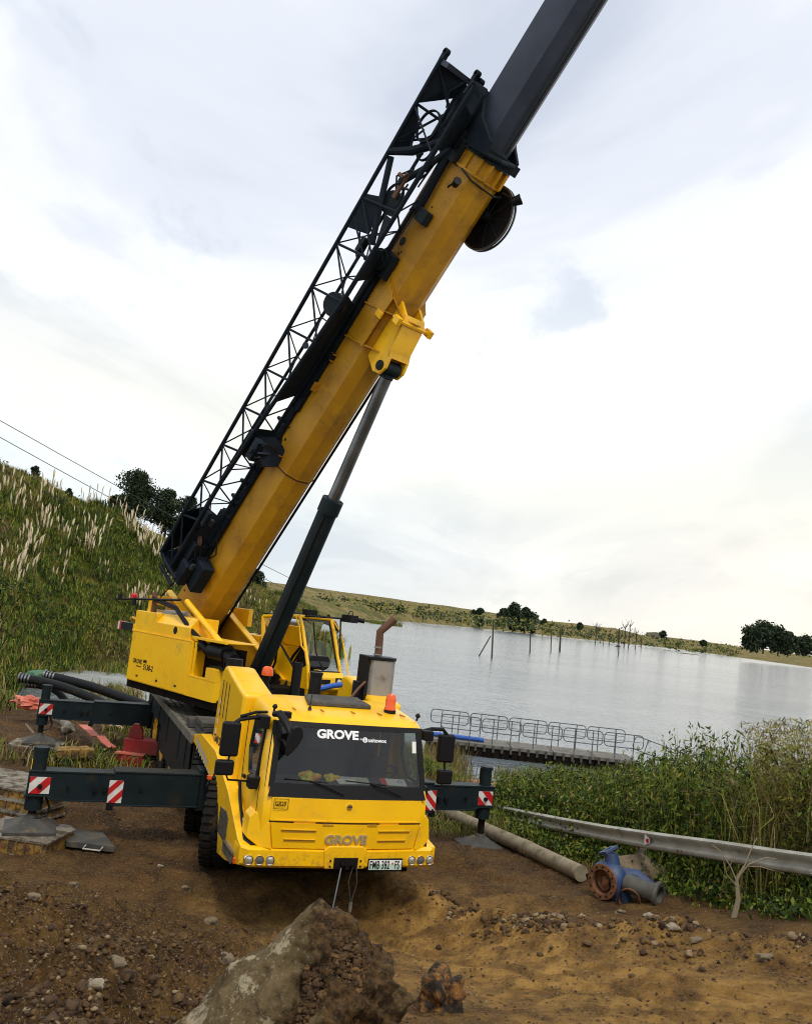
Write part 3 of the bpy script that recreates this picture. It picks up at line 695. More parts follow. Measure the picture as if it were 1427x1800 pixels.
# muffler and exhaust
oct_ = [(.80, 2.0), (.85, 1.93), (1.17, 1.93), (1.25, 2.02), (1.25, 2.32), (.80, 2.32)]
b = MB(); b.prism(oct_, 2.35, 3.22, 'z'); muf = part('muffler', b, GALV, bev=.012)
b = MB(); b.box(.745, .80, 1.96, 2.38, 2.35, 3.27); b.prism([(x + (.0), y) for x, y in [(.76, 1.91), (1.16, 1.91), (1.26, 2.0), (1.26, 2.34), (.76, 2.34)]], 3.22, 3.27, 'z'); b.box(.66, .76, 2.05, 2.3, 2.5, 2.85); b.build('muffler_bracket', BLK, muf, bev=.01)
b = MB(); b.tube([(.98, 2.12, 3.28), (.97, 2.12, 3.56), (.96, 2.11, 3.66), (1.02, 2.08, 3.74), (1.16, 2.02, 3.90)], .062, 16); b.build('exhaust_pipe', RUSTP, muf, smooth=True)
b = MB(); b.cyl((.97, 2.12, 3.40), (.97, 2.12, 3.43), .07, n=16); b.cyl((.97, 2.12, 3.29), (.97, 2.12, 3.31), .075, n=16); b.build('pipe_clamp', GALV, muf, smooth=True)
# beacon behind the cab
b = MB(); b.cyl((-.5, 3.35, 2.45), (-.5, 3.35, 2.72), .05); bc = part('rear_beacon', b, BLK)
b = MB(); b.lathe([(.1, 0), (.1, .05), (.085, .12), (.05, .15), (0, .155)], 16, (-.5, 3.35, 2.72), 'z'); b.build('beacon_lens', ORG, bc, smooth=True)
b = MB(); b.cyl((-.98, 3.75, 2.0), (-.98, 3.75, 2.92), .13, n=18); part('oil_filter', b, BLK, smooth=True)

# ---- mirrors
def mirror(name_parts, arm_pts, boxes, low_pts, s):
    b = MB(); b.tube(arm_pts, .028, 8)
    if low_pts: b.tube(low_pts, .014, 7)
    m = part('mirror_arm', b, BLK, cab, smooth=True)
    for (x0, x1, y0, y1, z0, z1) in boxes:
        b = MB(); b.box(x0, x1, y0, y1, z0, z1); h = b.build('mirror', BLK, m, bev=.035, segs=3)
mirror(0, [(-1.12, .42, 2.42), (-1.34, .32, 2.43), (-1.52, .28, 2.40), (-1.60, .27, 2.34)], [(-1.74, -1.50, .20, .32, 1.93, 2.37), (-1.77, -1.53, .20, .31, 1.69, 1.885)],
       [(-1.60, .27, 1.93), (-1.62, .27, 1.72), (-1.58, .28, 1.63), (-1.24, .36, 1.60)], -1)
b = MB(); b.tube([(-1.14, .40, 2.50), (-1.30, .34, 2.50), (-1.52, .28, 2.44)], .022, 7); b.box(-1.26, -1.12, .26, .5, 2.30, 2.46); part('mirror_bracket', b, BLK, cab, bev=.02)
b = MB(); b.box(-1.30, -1.14, .25, .45, 1.52, 1.68); part('mirror_bracket', b, BLK, cab, bev=.02)
mirror(0, [(1.12, .42, 2.36), (1.30, .46, 2.40), (1.50, .5, 2.40), (1.58, .5, 2.32)], [(1.46, 1.71, .46, .58, 1.93, 2.33), (1.49, 1.72, .46, .57, 1.62, 1.83)],
       [(1.58, .5, 1.93), (1.60, .5, 1.75), (1.56, .5, 1.56), (1.2, .40, 1.54)], 1)
for zz in (2.25, 1.48):
    b = MB(); b.box(1.12, 1.28, .3, .49, zz, zz + .14); part('mirror_bracket', b, BLK, cab, bev=.02)
b = MB(); b.tube([(-1.08, .25, 2.50), (-1.05, .10, 2.53), (-.98, -.05, 2.42), (-.93, -.16, 2.30)], .045, 10, rs=[.04, .05, .05, .04]); b.box(-1.0, -.86, .2, .32, 2.46, 2.54)
fm = part('front_mirror_arm', b, BLK, cab, smooth=True)
b = MB(); pts = [(-.80, 2.40), (-.86, 2.43), (-.94, 2.40), (-.99, 2.24), (-.985, 2.06), (-.96, 2.04), (-.85, 2.16), (-.79, 2.28)]
b.prism(pts, -.22, -.14, 'y', M=None); b.build('front_mirror', BLK, fm, bev=.025, segs=3)
b = MB(); b.tube([(-1.0, .15, 2.2), (-.98, .0, 2.2), (-.97, -.12, 2.15)], .018, 6); b.build('mirror_stay', BLK, fm, smooth=True)

# ================================================================== SUPERSTRUCTURE
def sp_(name, mb, m, p=crane, **k): return mb.build(name, m, p, **k)
def SB(): return MB(MS)
b = SB(); b.cyl((0, 0, 1.42), (0, 0, 1.72), .85, n=32); b.cyl((0, 0, 1.5), (0, 0, 1.6), .95, n=32); tt = sp_('slew_ring', b, UND, smooth=True)
b = SB(); b.box(-1.25, 1.25, -1.1, 2.7, 1.70, 1.92); b.box(-.62, .62, -1.6, 2.7, 1.70, 2.1); sup = sp_('turntable_deck', b, UND)
# engine housing with doors
b = SB(); b.box(-1.34, -.56, .06, 2.55, 1.87, 2.96); b.box(-1.345, -.5, -1.0, .06, 1.87, 2.26); b.box(-1.36, -.7, .02, 2.60, 2.945, 2.975)
b.box(-1.35, -1.25, 2.50, 2.60, 2.96, 3.10)
hous = sp_('engine_housing', b, YEL, bev=.006)
for y0, y1 in ((2.555, 1.635), (1.615, .835), (.815, .07)):
    b = SB(); b.box(-1.356, -1.335, y1, y0, 1.89, 2.935); d = b.build('door_panel', YEL, hous, bev=.004)
    b = SB(); b.box(-1.362, -1.35, (y0 + y1) / 2 - .04, (y0 + y1) / 2 + .04, 1.985, 2.025); b.build('door_latch', BLK, d)
Ms = MS @ Matrix.Translation((-1.358, 2.36, 2.27)) @ Matrix.Rotation(R(-90), 4, 'Z') @ Matrix.Rotation(R(90), 4, 'X')
text_part('model_lettering', 'GROVE', .13, Ms, BLK, hous, .001, .004, .98)
text_part('model_lettering', 'GMK', .085, Ms @ Matrix.Translation((.46, .045, 0)), BLK, hous, .001, .005, .9)
text_part('model_lettering', '5130-2', .165, Ms @ Matrix.Translation((.50, -.10, 0)), BLK, hous, .001, .005, .92)
text_part('model_lettering', 'Manitowoc', .045, Ms @ Matrix.Translation((.19, -.07, 0)), BLK, hous, .001, .001, 1)
b = SB(); b.box(-1.33, -.6, .03, .06, 2.2, 2.96)
b.box(-1.35, -1.28, -.02, .05, 2.26, 2.97); b.box(-1.35, -1.30, -1.21, .05, 3.02, 3.075); b.box(-1.30, -.62, -1.21, .06, 3.035, 3.06); b.box(-1.35, -1.30, -.64, .0, 2.26, 2.30)
b.box(-1.35, -.9, -1.0, -.62, 2.26, 2.51); b.box(-1.33, -1.29, -.12, -.07, 2.27, 2.96)
sp_('side_frame', b, YEL, hous, bev=.006)
b = SB(); b.box(-1.0, -.62, -.9, .05, 2.2, 2.9); sp_('bay_back', b, UND, hous)
b = SB(); b.tube([(-1.22, .0, 2.86), (-1.22, -.2, 2.92), (-1.2, -.35, 2.82), (-1.15, -.5, 2.80)], .09, 12); b.cyl((-1.15, -.45, 2.84), (-1.12, -.95, 2.82), .17, n=18); b.cyl((-1.12, -.93, 2.82), (-1.12, -.98, 2.82), .18, n=18)
b.cyl((-1.12, -.98, 2.8), (-1.12, -1.2, 2.72), .14, n=16); b.cyl((-1.12, -1.1, 2.6), (-1.1, -1.38, 2.6), .12, n=16)
sp_('air_cleaner', b, BLK, hous, smooth=True)
b = SB(); b.tube([(-1.2, -.5, 2.52), (-1.2, -.9, 2.55), (-1.15, -1.0, 2.5), (-1.15, -1.02, 2.38)], .02, 6); b.tube([(-1.2, -1.02, 2.5), (-1.22, -1.05, 2.9)], .018, 6); b.box(-1.28, -1.1, -1.15, -.95, 2.50, 2.53)
sp_('grab_handle', b, BLK, hous, smooth=True)
# upper hoods
b = SB(); b.box(-1.34, -.62, 1.60, 2.56, 2.975, 3.415); sp_('upper_hood', b, YEL, hous, bev=.008)
b = SB(); b.prism([(-1.335, 2.975), (-1.335, 3.22), (-1.18, 3.42), (-.66, 3.42), (-.66, 2.975)], .20, 1.59, 'y'); uh = sp_('sloped_hood', b, YEL, hous, bev=.01)
b = SB(); b.lathe([(.0, .0), (.075, .0), (.085, .004)], 18, (-1.338, .77, 3.12), 'x'); b.build('hood_port', BLK, uh)
b = SB(); b.cyl((-1.0, 1.9, 3.44), (-1.0, .95, 3.47), .06, n=14); b.box(-1.08, -.9, .95, 1.9, 3.41, 3.44); sp_('exhaust_silencer', b, GALV, hous, smooth=True)
b = SB(); b.box(-1.1, -1.0, 2.4, 2.52, 3.35, 3.78); b.box(-1.1, -.6, 2.4, 2.52, 3.70, 3.78); b.tube([(-.95, 2.5, 3.5), (-1.0, 2.3, 3.62), (-.9, 2.1, 3.6)], .04, 8); sp_('rear_post', b, YEL, hous, bev=.01)
b = SB(); b.tube([(-1.15, 2.12, 3.35), (-1.15, 2.14, 3.68), (-1.15, 2.22, 3.84)], .06, 10); sp_('tail_pipe', b, RUSTP, hous, smooth=True)
b = SB(); b.cyl((-1.25, .88, 3.76), (-1.25, 3.8, 3.60), .026, n=8); b.cyl((-1.25, 3.6, 3.61), (-1.25, 3.6, 3.72), .05); b.cyl((-1.25, 2.9, 3.68), (-1.25, 2.9, 3.5), .05); sp_('handrail', b, BLK, hous, smooth=True)
b = SB(); b.lathe([(.08, 0), (.08, .08), (.05, .12), (0, .125)], 14, (-1.25, 2.95, 3.66), 'z'); sp_('tail_lamp', b, REDM, hous, smooth=True)
b = SB(); b.box(-1.32, -1.16, 2.6, 3.22, 2.93, 3.10); ob = sp_('tail_arm', b, DRK, hous)
b = SB(); b.box(-1.325, -1.155, 3.22, 3.30, 2.925, 3.105); b.build('tail_stripe', REDM, ob)
b = SB(); b.box(-1.326, -1.154, 3.30, 3.37, 2.924, 3.106); b.build('tail_stripe', WHT, ob)
b = SB(); b.tube([(-1.2, 2.65, 3.15), (-1.2, 2.8, 3.2), (-1.2, 2.95, 3.22), (-1.2, 3.02, 3.16)], .035, 8); b.tube([(-1.15, 2.6, 3.3), (-1.1, 2.9, 3.36)], .02, 6); sp_('tail_linkage', b, YELB, hous, smooth=True)
b = SB(); b.cyl((-1.1, .87, 3.74), (-1.1, -.66, 3.0), .065, n=14); b.box(-1.12, -.98, .0, .1, 3.25, 3.33); sp_('diagonal_tube', b, YEL, hous, smooth=True)
b = SB()
for o in (0, .045): b.tube([(-1.22, 2.1, 3.74 - o), (-1.24, 1.5, 3.66 - o), (-1.26, 1.0, 3.60 - o), (-1.28, .62, 3.40 - o), (-1.28, .25, 3.2 - o), (-1.24, -.25, 2.98 - o)], .032, 8)
sp_('hydraulic_hose', b, BLK, hous, smooth=True)
b = SB(); b.cyl((-.45, 2.9, 3.1), (.45, 2.9, 3.1), .30, n=24); b.box(-.6, -.5, 2.5, 3.3, 2.0, 3.45); b.box(.5, .6, 2.5, 3.3, 2.0, 3.45); sp_('winch_drum', b, YELB, sup, bev=.01)
# boom bracket plates
for x0, x1, P in ((.50, .56, [(2.7, 1.9), (2.7, 3.9), (1.95, 3.68), (-1.35, 2.02), (-1.35, 1.9)]), (-.56, -.50, [(2.7, 1.9), (2.7, 3.9), (1.7, 3.4), (.1, 2.2), (-1.3, 2.05), (-1.3, 1.9)])):
    b = SB(); b.prism(P, x0, x1, 'x'); bp_ = sp_('boom_bracket', b, YELB, sup, bev=.006)
    b = SB()
    for k in range(len(P) - 3):
        (ya, za), (yb, zb) = P[k + 1], P[k + 2]
        b.prism([(ya, za - .0), (yb, zb - .0), (yb, zb + .04), (ya, za + .04)], x0 - .05, x1 + .05, 'x')
    b.build('bracket_flange', YEL, bp_)
b = SB(); b.box(-.3, .5, -1.5, -.9, 2.0, 2.25); b.cyl((-.5, -.6, 2.3), (.5, -.6, 2.3), .12, n=16); b.box(-.3, -.2, -.85, -.4, 1.9, 2.45); b.box(.2, .3, -.85, -.4, 1.9, 2.45); sp_('cylinder_mount', b, UND, sup, bev=.01)
b = SB()
for i in range(22):
    x = random.uniform(-.5, .5); y = random.uniform(-1.4, -.6); b.tube([(x, y, 1.9), (x + random.uniform(-.1, .1), y, random.uniform(2.1, 2.4)), (x + random.uniform(-.3, .3), y - .15, 2.1)], random.uniform(.012, .028), 5)
b.box(-.6, -.3, -1.5, -1.2, 2.1, 2.2); sp_('hose_bundle', b, BLK, sup, smooth=True)
b = SB(); b.box(.80, .92, 1.28, 1.92, 3.30, 3.70); b.box(.84, .92, 1.5, 1.65, 2.9, 3.35); sp_('control_box', b, YEL, sup, bev=.01)
b = SB(); b.box(.65, 1.3, .5, 2.4, 2.2, 3.0); b.box(.7, 1.2, .6, 1.4, 3.0, 3.15); sp_('oil_tank', b, YEL, sup, bev=.02)
b = SB()
for i in range(14):
    x = random.uniform(.6, 1.2); y = random.uniform(.3, 1.6); q = random.uniform(.04, .1); b.box(x, x + q, y, y + q, 3.0, 3.08 + q)
sp_('tank_fitting', b, BLK, sup)

# ---- operator cab
cf = SB(); T_ = .038
def bar(b, p, q, r=T_, n=8): b.cyl(p, q, r, n=n)
nx, fx = .56, 1.42
pil = {'A': (nx, .35, 3.60), 'B': (nx, -.95, 3.70), 'C': (nx, -1.50, 2.36), 'D': (nx, .30, 2.0)}
for x in (nx, fx):
    bar(cf, (x, .35, 3.60), (x, -.95, 3.70)); bar(cf, (x, -.95, 3.70), (x, -1.10, 3.45)); bar(cf, (x, -1.10, 3.45), (x, -1.42, 2.72)); bar(cf, (x, -1.42, 2.72), (x, -1.52, 2.25))
    bar(cf, (x, .35, 3.60), (x, .22, 2.9), .05)
bar(cf, (nx, .35, 3.6), (fx, .35, 3.6)); bar(cf, (nx, -.95, 3.7), (fx, -.95, 3.7))
cabf = sp_('operator_cab', cf, YEL, smooth=True)
b = SB(); b.prism([(.30, 2.0), (.30, 3.15), (-.45, 3.02), (-1.08, 2.52), (-1.40, 2.72), (-1.54, 2.25), (-1.46, 2.02)], nx - .03, nx + .01, 'x'); b.build('cab_side_panel', YEL, cabf, bev=.008)
b = SB(); b.prism([(.30, 2.0), (.30, 2.9), (-.45, 2.6), (-1.40, 2.5), (-1.54, 2.25), (-1.46, 2.02)], fx - .01, fx + .02, 'x'); b.build('cab_side_panel', YEL, cabf, bev=.008)
b = SB(); b.box(nx, fx, .26, .32, 2.0, 3.0); b.box(nx, fx, -1.4, .3, 1.98, 2.06); b.build('cab_floor', UND, cabf)
b = SB(); b.prism([(-1.40, 2.60), (-1.52, 2.60), (-1.60, 2.50), (-1.60, 2.26), (-1.50, 2.20), (-1.38, 2.20)], nx - .02, fx + .03, 'x'); nose = b.build('cab_nose', YEL, cabf, bev=.02)
b = SB(); b.lathe([(0, -.02), (.05, -.015), (.06, 0), (.06, .02)], 16, (fx - .12, -1.605, 2.42), 'y'); b.build('cab_headlight', LENS, cabf, smooth=True)
b = SB(); b.box(fx - .22, fx - .02, -1.604, -1.59, 2.34, 2.50); b.box(nx + .25, nx + .5, -1.606, -1.59, 2.36, 2.46); b.build('nose_grille', BLK, cabf)
b = SB(); b.quad((nx, -.45, 3.02), (nx, .27, 3.12), (nx, .33, 3.56), (nx, -.93, 3.66)); b.add([(nx, -.45, 3.02), (nx, -.93, 3.66), (nx, -1.09, 3.42), (nx, -1.40, 2.73), (nx, -1.08, 2.53)], [(0, 1, 2, 3, 4)]); b.build('side_window', GLC, cabf)
b = SB(); b.tube([(nx - .01, -.42, 3.04), (nx - .01, -1.08, 2.52), (nx - .01, -1.36, 2.70)], .022, 6); b.tube([(nx - .01, -.42, 3.04), (nx - .01, .28, 3.16)], .022, 6); b.tube([(nx + .02, -.92, 3.66), (nx + .02, -1.38, 2.72), (nx + .02, -1.46, 2.6), (fx - .02, -1.46, 2.6), (fx - .02, -1.38, 2.72), (fx - .02, -.92, 3.66), (nx + .02, -.92, 3.66)], .026, 6); b.tube([(nx + .35, -1.0, 3.6), (nx + .30, -1.25, 3.0), (nx + .42, -1.42, 2.62)], .018, 6); b.build('window_seal', BLK, cabf, smooth=True)
b = SB(); b.quad((nx + .02, -1.39, 2.70), (fx - .02, -1.39, 2.70), (fx - .02, -.96, 3.66), (nx + .02, -.96, 3.66)); b.build('front_window', GLC, cabf)
b = SB(); b.box(nx, fx, -.95, .35, 3.62, 3.68); roof_ = b.build('cab_roof', DRK, cabf, bev=.01)
b = SB(); b.quad((nx + .1, -.9, 3.70), (fx - .1, -.9, 3.70), (fx - .1, .2, 3.70), (nx + .1, .2, 3.70)); b.build('roof_grille', BLK, roof_)
b = SB()
for k in range(6): bar(b, (nx + .08, .2 - k * .2, 3.75), (fx - .08, .2 - k * .2, 3.75), .01, 5)
for k in range(3): bar(b, (nx + .1 + k * .32, .25, 3.75), (nx + .1 + k * .32, -.9, 3.75), .01, 5)
b.build('roof_guard', BLK, roof_)
b = SB(); bar(b, (nx + .1, -1.0, 3.72), (fx + .1, -1.35, 3.75), .02); bar(b, (fx + .02, -1.25, 3.76), (fx + .02, -1.38, 2.8), .018); b.box(fx + .0, fx + .22, -1.60, -1.30, 3.68, 3.84); b.cyl((fx + .22, -1.5, 3.76), (fx + .36, -1.65, 3.74), .05, n=12); b.box(nx + .25, nx + .5, -.9, -.7, 3.72, 3.86)
b.tube([(fx + .05, -1.45, 3.84), (fx + .08, -1.45, 3.92), (fx + .16, -1.45, 3.92), (fx + .18, -1.45, 3.84)], .012, 5); b.build('work_light', BLK, roof_, smooth=True)
b = SB(); b.tube([(fx + .05, -.95, 3.70), (fx + .14, -1.2, 3.4), (fx + .16, -1.6, 2.5), (fx + .05, -1.6, 2.3)], .018, 6); b.tube([(nx - .06, -.9, 3.68), (nx - .10, -1.1, 3.5), (nx - .10, -1.25, 3.1), (nx - .03, -1.3, 3.0)], .018, 6); b.build('grab_rail', YEL, cabf, smooth=True)
b = SB(); b.box(.74, 1.18, -.55, .0, 2.35, 2.52); b.box(.76, 1.16, -.05, .1, 2.45, 3.15); b.box(.86, 1.06, -.02, .07, 3.17, 3.36); b.build('operator_seat', NAVY, cabf, bev=.05)
b = SB(); b.prism([(.62, 2.66), (.62, 2.84), (.70, 2.92), (1.15, 2.92), (1.24, 2.82), (1.20, 2.68), (1.1, 2.62)], -1.34, -1.02, 'y'); b.cyl((.9, -1.1, 2.1), (.9, -1.15, 2.65), .04); b.build('console', BLK, cabf, bev=.02)
b = SB(); b.box(.64, .76, -.6, .0, 2.5, 2.72); b.cyl((.7, -.5, 2.7), (.68, -.55, 2.9), .015); b.box(nx + .05, nx + .12, -.9, -.78, 3.1, 3.4); b.tube([(.6, -.3, 3.5), (.62, -.5, 3.3), (.6, -.5, 3.1)], .03, 6); b.build('control_lever', BLK, cabf, bev=.01)
b = SB(); b.box(.52, .56, -.9, -.1, 1.95, 2.05); b.box(.40, .56, -1.3, -.6, 2.0, 2.35); b.build('cab_mount', YELB, cabf, bev=.01)
b = SB(); b.cyl((.2, -1.55, 2.0), (.2, -1.55, 2.78), .10, n=16); sp_('reservoir', b, BLK, sup, smooth=True)

# ================================================================== BOOM (frame: x, along, up)
def BB(): return MB(MBm)
def prof(hw, top, n0, bb, k=8, g=0.0):
    if k == 6:
        q = [(-1, n0 - .22 * bb), (-.80, n0 - .72 * bb), (-.32, n0 - bb), (.32, n0 - bb), (.80, n0 - .72 * bb), (1, n0 - .22 * bb)]
        return [(-hw - g, top + g)] + [(x * (hw + g), n - (g if abs(x) < 1 else 0)) for x, n in q] + [(hw + g, top + g)]
    pts = [(-hw - g, top + g), (-hw - g, n0)]
    for i in range(1, k):
        a = math.pi * i / k
        pts.append((-(hw + g) * math.cos(a), n0 - (bb + g) * math.sin(a)))
    pts += [(hw + g, n0), (hw + g, top + g)]
    return pts
def along(pts, t0, t1, b):
    b.loft([[(x, t0, n) for x, n in pts], [(x, t1, n) for x, n in pts]])
PB = prof(.445, 0, -.50, .56, 6)
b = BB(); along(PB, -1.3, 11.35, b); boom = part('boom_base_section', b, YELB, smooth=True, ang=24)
b = BB(); along(prof(.445, 0, -.50, .56, 6, .012), 4.42, 4.45, b); along(prof(.445, 0, -.50, .56, 6, .006), 4.45, 7.5, b); b.build('stiffened_shell', YELB, boom, smooth=True, ang=24)
b = BB(); along(prof(.445, 0, -.50, .56, 6, .014), 4.405, 4.43, b); b.build('weld_bead', SEAM, boom)
b = BB(); b.tube([(.34, -1.0, -.99), (.34, 7.2, -.99)], .032, 6); b.build('underside_cable', BLK, boom, smooth=True)
# head collar of the base section
def fl(t0, t1, g, m, nm, par, inner=None):
    b = BB(); along(prof(.445, 0, -.50, .56, 8, g), t0, t1, b); return b.build(nm, m, par, bev=.006)
fl(11.30, 11.34, .07, YELB, 'collar_flange', boom); fl(11.62, 11.66, .09, DRK, 'collar_flange', boom)
fl(11.34, 11.62, .02, YELB, 'collar_shell', boom)
for a in np.linspace(-.1, math.pi + .1, 9):
    x, n = -.47 * math.cos(a), -.50 - .60 * max(0, math.sin(a))
    b = BB(); b.box(x - .015, x + .015, 11.33, 11.63, n - .07, n + .10); b.build('collar_rib', YEL if 2 < a < 3 else YELB, boom)
b = BB(); b.box(-.60, -.44, 11.28, 11.72, -.55, -.12); b.box(.44, .56, 11.3, 11.8, -.7, -.1); b.box(-.5, .5, 11.66, 11.85, -.98, -.7)
b.tube([(-.5, 11.3, -.75), (-.35, 11.22, -.98), (.1, 11.2, -1.2), (.45, 11.25, -1.0)], .02, 6); b.build('collar_bracket', DRK, boom, bev=.01)
b = BB(); b.tube([(.30, 11.34, -1.12), (.38, 11.35, -1.25), (.45, 11.42, -1.36)], .016, 6); b.cyl((.43, 11.30, -1.34), (.50, 11.44, -1.42), .075, .10, n=16); fl_ = b.build('flood_lamp', BLK, boom, smooth=True)
b = BB(); b.cyl((.50, 11.441, -1.42), (.503, 11.447, -1.423), .085, n=16); b.build('flood_lens', LENS, fl_)
b = BB(); b.cyl((-.52, 11.0, -.86), (-.58, 11.1, -.94), .06, .08, n=12); b.tube([(-.5, 10.9, -.7), (-.55, 11.05, -.85)], .02, 6); b.build('flood_lamp', BLK, boom, smooth=True)
# cable reel
b = BB(); b.lathe([(.0, -.01), (.60, -.012), (.60, .012), (.0, .01)], 40, (.56, 10.82, -.86), 'x'); reel = b.build('cable_reel', BLK, boom, smooth=True)
b = BB(); b.lathe([(.60, -.03), (.64, -.03), (.64, .0), (.60, .0)], 44, (.56, 10.82, -.86), 'x', closed=True); b.lathe([(.60, .05), (.64, .05), (.64, .07), (.60, .07)], 44, (.56, 10.82, -.86), 'x', closed=True); b.build('reel_rim', STL, reel, smooth=True)
for k in range(10):
    a = k * math.pi / 5; b = BB(); b.cyl((.545, 10.82, -.86), (.545, 10.82 + .6 * math.cos(a), -.86 + .6 * math.sin(a)), .012, n=5); b.build('reel_spoke', DRK, reel)
b = BB(); b.cyl((.40, 10.82, -.86), (.60, 10.82, -.86), .1, n=14); b.build('reel_hub', DRK, reel, smooth=True)
# lift cylinder attachment: collars, web and side doublers
def rib(t, th, g, nbot, lean=0.0, nm='stiffener_plate'):
    inner = prof(.445, 0, -.50, .56, 10)
    outer = []
    for x, n in inner:
        d = max(0, min(1, (-.25 - n) / .85)); k = d ** 1.3
        outer.append((x * (1 + g * .12), n - k * (abs(nbot) - 1.06)))
    outer = [(x * 1.01, n) for x, n in outer]
    rs = []
    for tt_ in (t, t + th): rs.append([(x, tt_ + lean * (-.2 - n), n) for x, n in outer])
    b = BB(); b.loft(rs); return b.build(nm, YELB, boom)
rib(7.45, .025, 1, -1.42, .25); rib(8.22, .025, 1, -1.46, .25)
for s in (-1, 1):
    b = BB(); b.prism([(7.5, -1.0), (7.36, -1.36), (7.42, -1.56), (7.60, -1.63), (7.80, -1.58), (7.95, -1.47), (8.45, -1.40), (8.62, -1.30), (8.75, -1.0)], s * .26, s * .20, 'x')
    # prism points are (along, up)
    pl_ = b.build('lug_plate', YEL, boom, bev=.008)
    b = BB(); b.cyl((s * .17, 7.56, -1.47), (s * .29, 7.56, -1.47), .10, n=18); b.cyl((s * .17, 7.56, -1.47), (s * .30, 7.56, -1.47), .06, n=14); b.build('pin_boss', DRK, pl_, smooth=True)
    # curved shell doubler rising along the side
    out_ = [(7.55, -.62), (7.75, -.52)]
    arc = [(8.5, -1.30), (8.66, -1.0), (8.86, -.74), (9.05, -.52), (9.22, -.36)]
    P = [(7.6, -.35), (9.22, -.33), (9.05, -.52), (8.86, -.74), (8.70, -.98)]
    b = BB(); b.prism(P + [(7.6, -.95)], s * .462, s * .44, 'x'); b.build('shell_doubler', YELB, boom)
    b = BB()
    arc2 = [(-.47, 9.25, -.33), (-.475, 9.08, -.50), (-.46, 8.88, -.74), (-.42, 8.70, -.98), (-.30, 8.55, -1.22), (-.2, 8.46, -1.38)]
    inn = [(-.44, 9.24, -.33), (-.44, 9.06, -.50), (-.41, 8.86, -.72), (-.34, 8.68, -.90), (-.2, 8.5, -1.04), (-.1, 8.4, -1.1)]
    for i in range(5):
        A, B_, C_, D_ = [Vector((s * -1 * p[0], p[1], p[2])) for p in (arc2[i], arc2[i + 1], inn[i + 1], inn[i])]
        d = Vector((0, .025, 0)); b.add([A, B_, C_, D_, A + d, B_ + d, C_ + d, D_ + d], [(0, 1, 2, 3), (7, 6, 5, 4), (0, 4, 5, 1), (3, 2, 6, 7)])
    b.build('curved_web', YELB, boom)
    b = BB(); b.box(*sorted((s * .455, s * .50)), 8.25, 8.38, -1.0, -.80); b.build('grease_block', YEL, boom, bev=.006)
b = BB(); b.prism([(7.80, -1.58), (7.95, -1.49), (8.5, -1.41), (8.62, -1.31), (8.6, -1.27), (7.8, -1.5)], -.26, .26, 'x'); b.box(-.42, .42, 8.45, 8.50, -1.45, -1.2); b.build('lug_bottom_plate', YEL, boom, bev=.006)
b = BB()
for s in (-1, 1): b.box(s * .42 - .05, s * .42 + .05, 8.40, 8.55, -1.48, -1.30)
b.build('wear_pad_block', YEL, boom, bev=.01)
# side ports, brackets, fittings on the camera side
for t, n, r in ((4.82, -.30, .075), (4.66, -.26, .03), (4.95, -.42, .03), (9.62, -.33, .085), (9.40, -.42, .03), (9.46, -.46, .02), (6.05, -.33, .02), (6.35, -.40, .02), (5.6, -.30, .02), (5.2, -.33, .02), (.75, -.16, .03), (.35, -.12, .025), (.05, -.08, .025), (9.05, -.62 + .2, .03), (8.95, -.95 + .35, .028), (10.45, -.55, .02), (1.3, -.2, .02)):
    b = BB(); b.cyl((-.452, t, n), (-.4555 - (.008 if 4.405 < t < 7.5 else 0), t, n), r, n=14); b.build('side_port', SEAM, boom)
b = BB(); b.lathe([(.12, -.0), (.14, -.004), (.14, .0)], 20, (-.460, 4.84, -.28), 'x'); b.build('port_ring', YEL, boom)
def bracket(t, n, w, h, d):
    b = BB(); b.box(-.445 - d, -.44, t, t + .018, n - h, n + h); b.box(-.445 - d, -.44, t + w, t + w + .018, n - h, n + h); b.build('boom_bracket', YELB, boom)
    b = BB(); b.cyl((-.445 - d * .7, t - .02, n), (-.445 - d * .7, t + w + .04, n), .035, n=8); b.box(-.5 - d, -.445, t + .03, t + w - .02, n - h * .5, n + h * 1.2); b.build('bracket_pin', DRK, boom)
bracket(2.9, -.22, .10, .05, .07); bracket(6.92, -.40, .14, .07, .10); bracket(4.38, -.55, .26, .09, .10)
b = BB(); b.box(-.60, -.44, 6.2, 6.40, -.47, -.45); b.box(-.50, -.44, 6.2, 6.26, -.50, -.45); b.build('cable_clip', YELB, boom)
# inner (grey) boom section
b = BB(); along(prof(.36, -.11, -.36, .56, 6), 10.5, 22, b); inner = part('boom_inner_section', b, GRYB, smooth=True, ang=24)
b = BB(); b.tube([(.0, 11.9, -.98), (.0, 22, -.98)], .02, 6); b.build('underside_cable', BLK, inner, smooth=True)

# ---- lift cylinder
base = MS @ Vector((0, -.42, 2.28)); topp = MBm @ Vector((0, 7.56, -1.47))
ax = (topp - base).normalized(); L = (topp - base).length
jt = base + ax * (L * .60)
b = MB(); b.cyl(base, jt, .198, n=28); b.cyl(jt - ax * .30, jt, .222, n=28); b.cyl(base - ax * .1, base + ax * .25, .215, n=24); cylp = part('lift_cylinder', b, DRK, smooth=True)
b = MB(); b.cyl(jt, topp - ax * .16, .125, n=26); b.build('piston_rod', STL, cylp, smooth=True)
b = MB(); b.cyl(topp - ax * .20, topp - ax * .12, .14, n=24); X = MBm.to_3x3() @ Vector((1, 0, 0)); b.cyl(topp - X * .17, topp + X * .17, .15, n=22); b.build('rod_eye', DRK, cylp, smooth=True)
b = MB(); up_ = ax.cross(X); b.tube([base + X * -.16 + ax * .3 - up_ * .14, base + ax * (L * .3) - X * .16 - up_ * .14, jt - ax * .35 - X * .16 - up_ * .14], .028, 6)
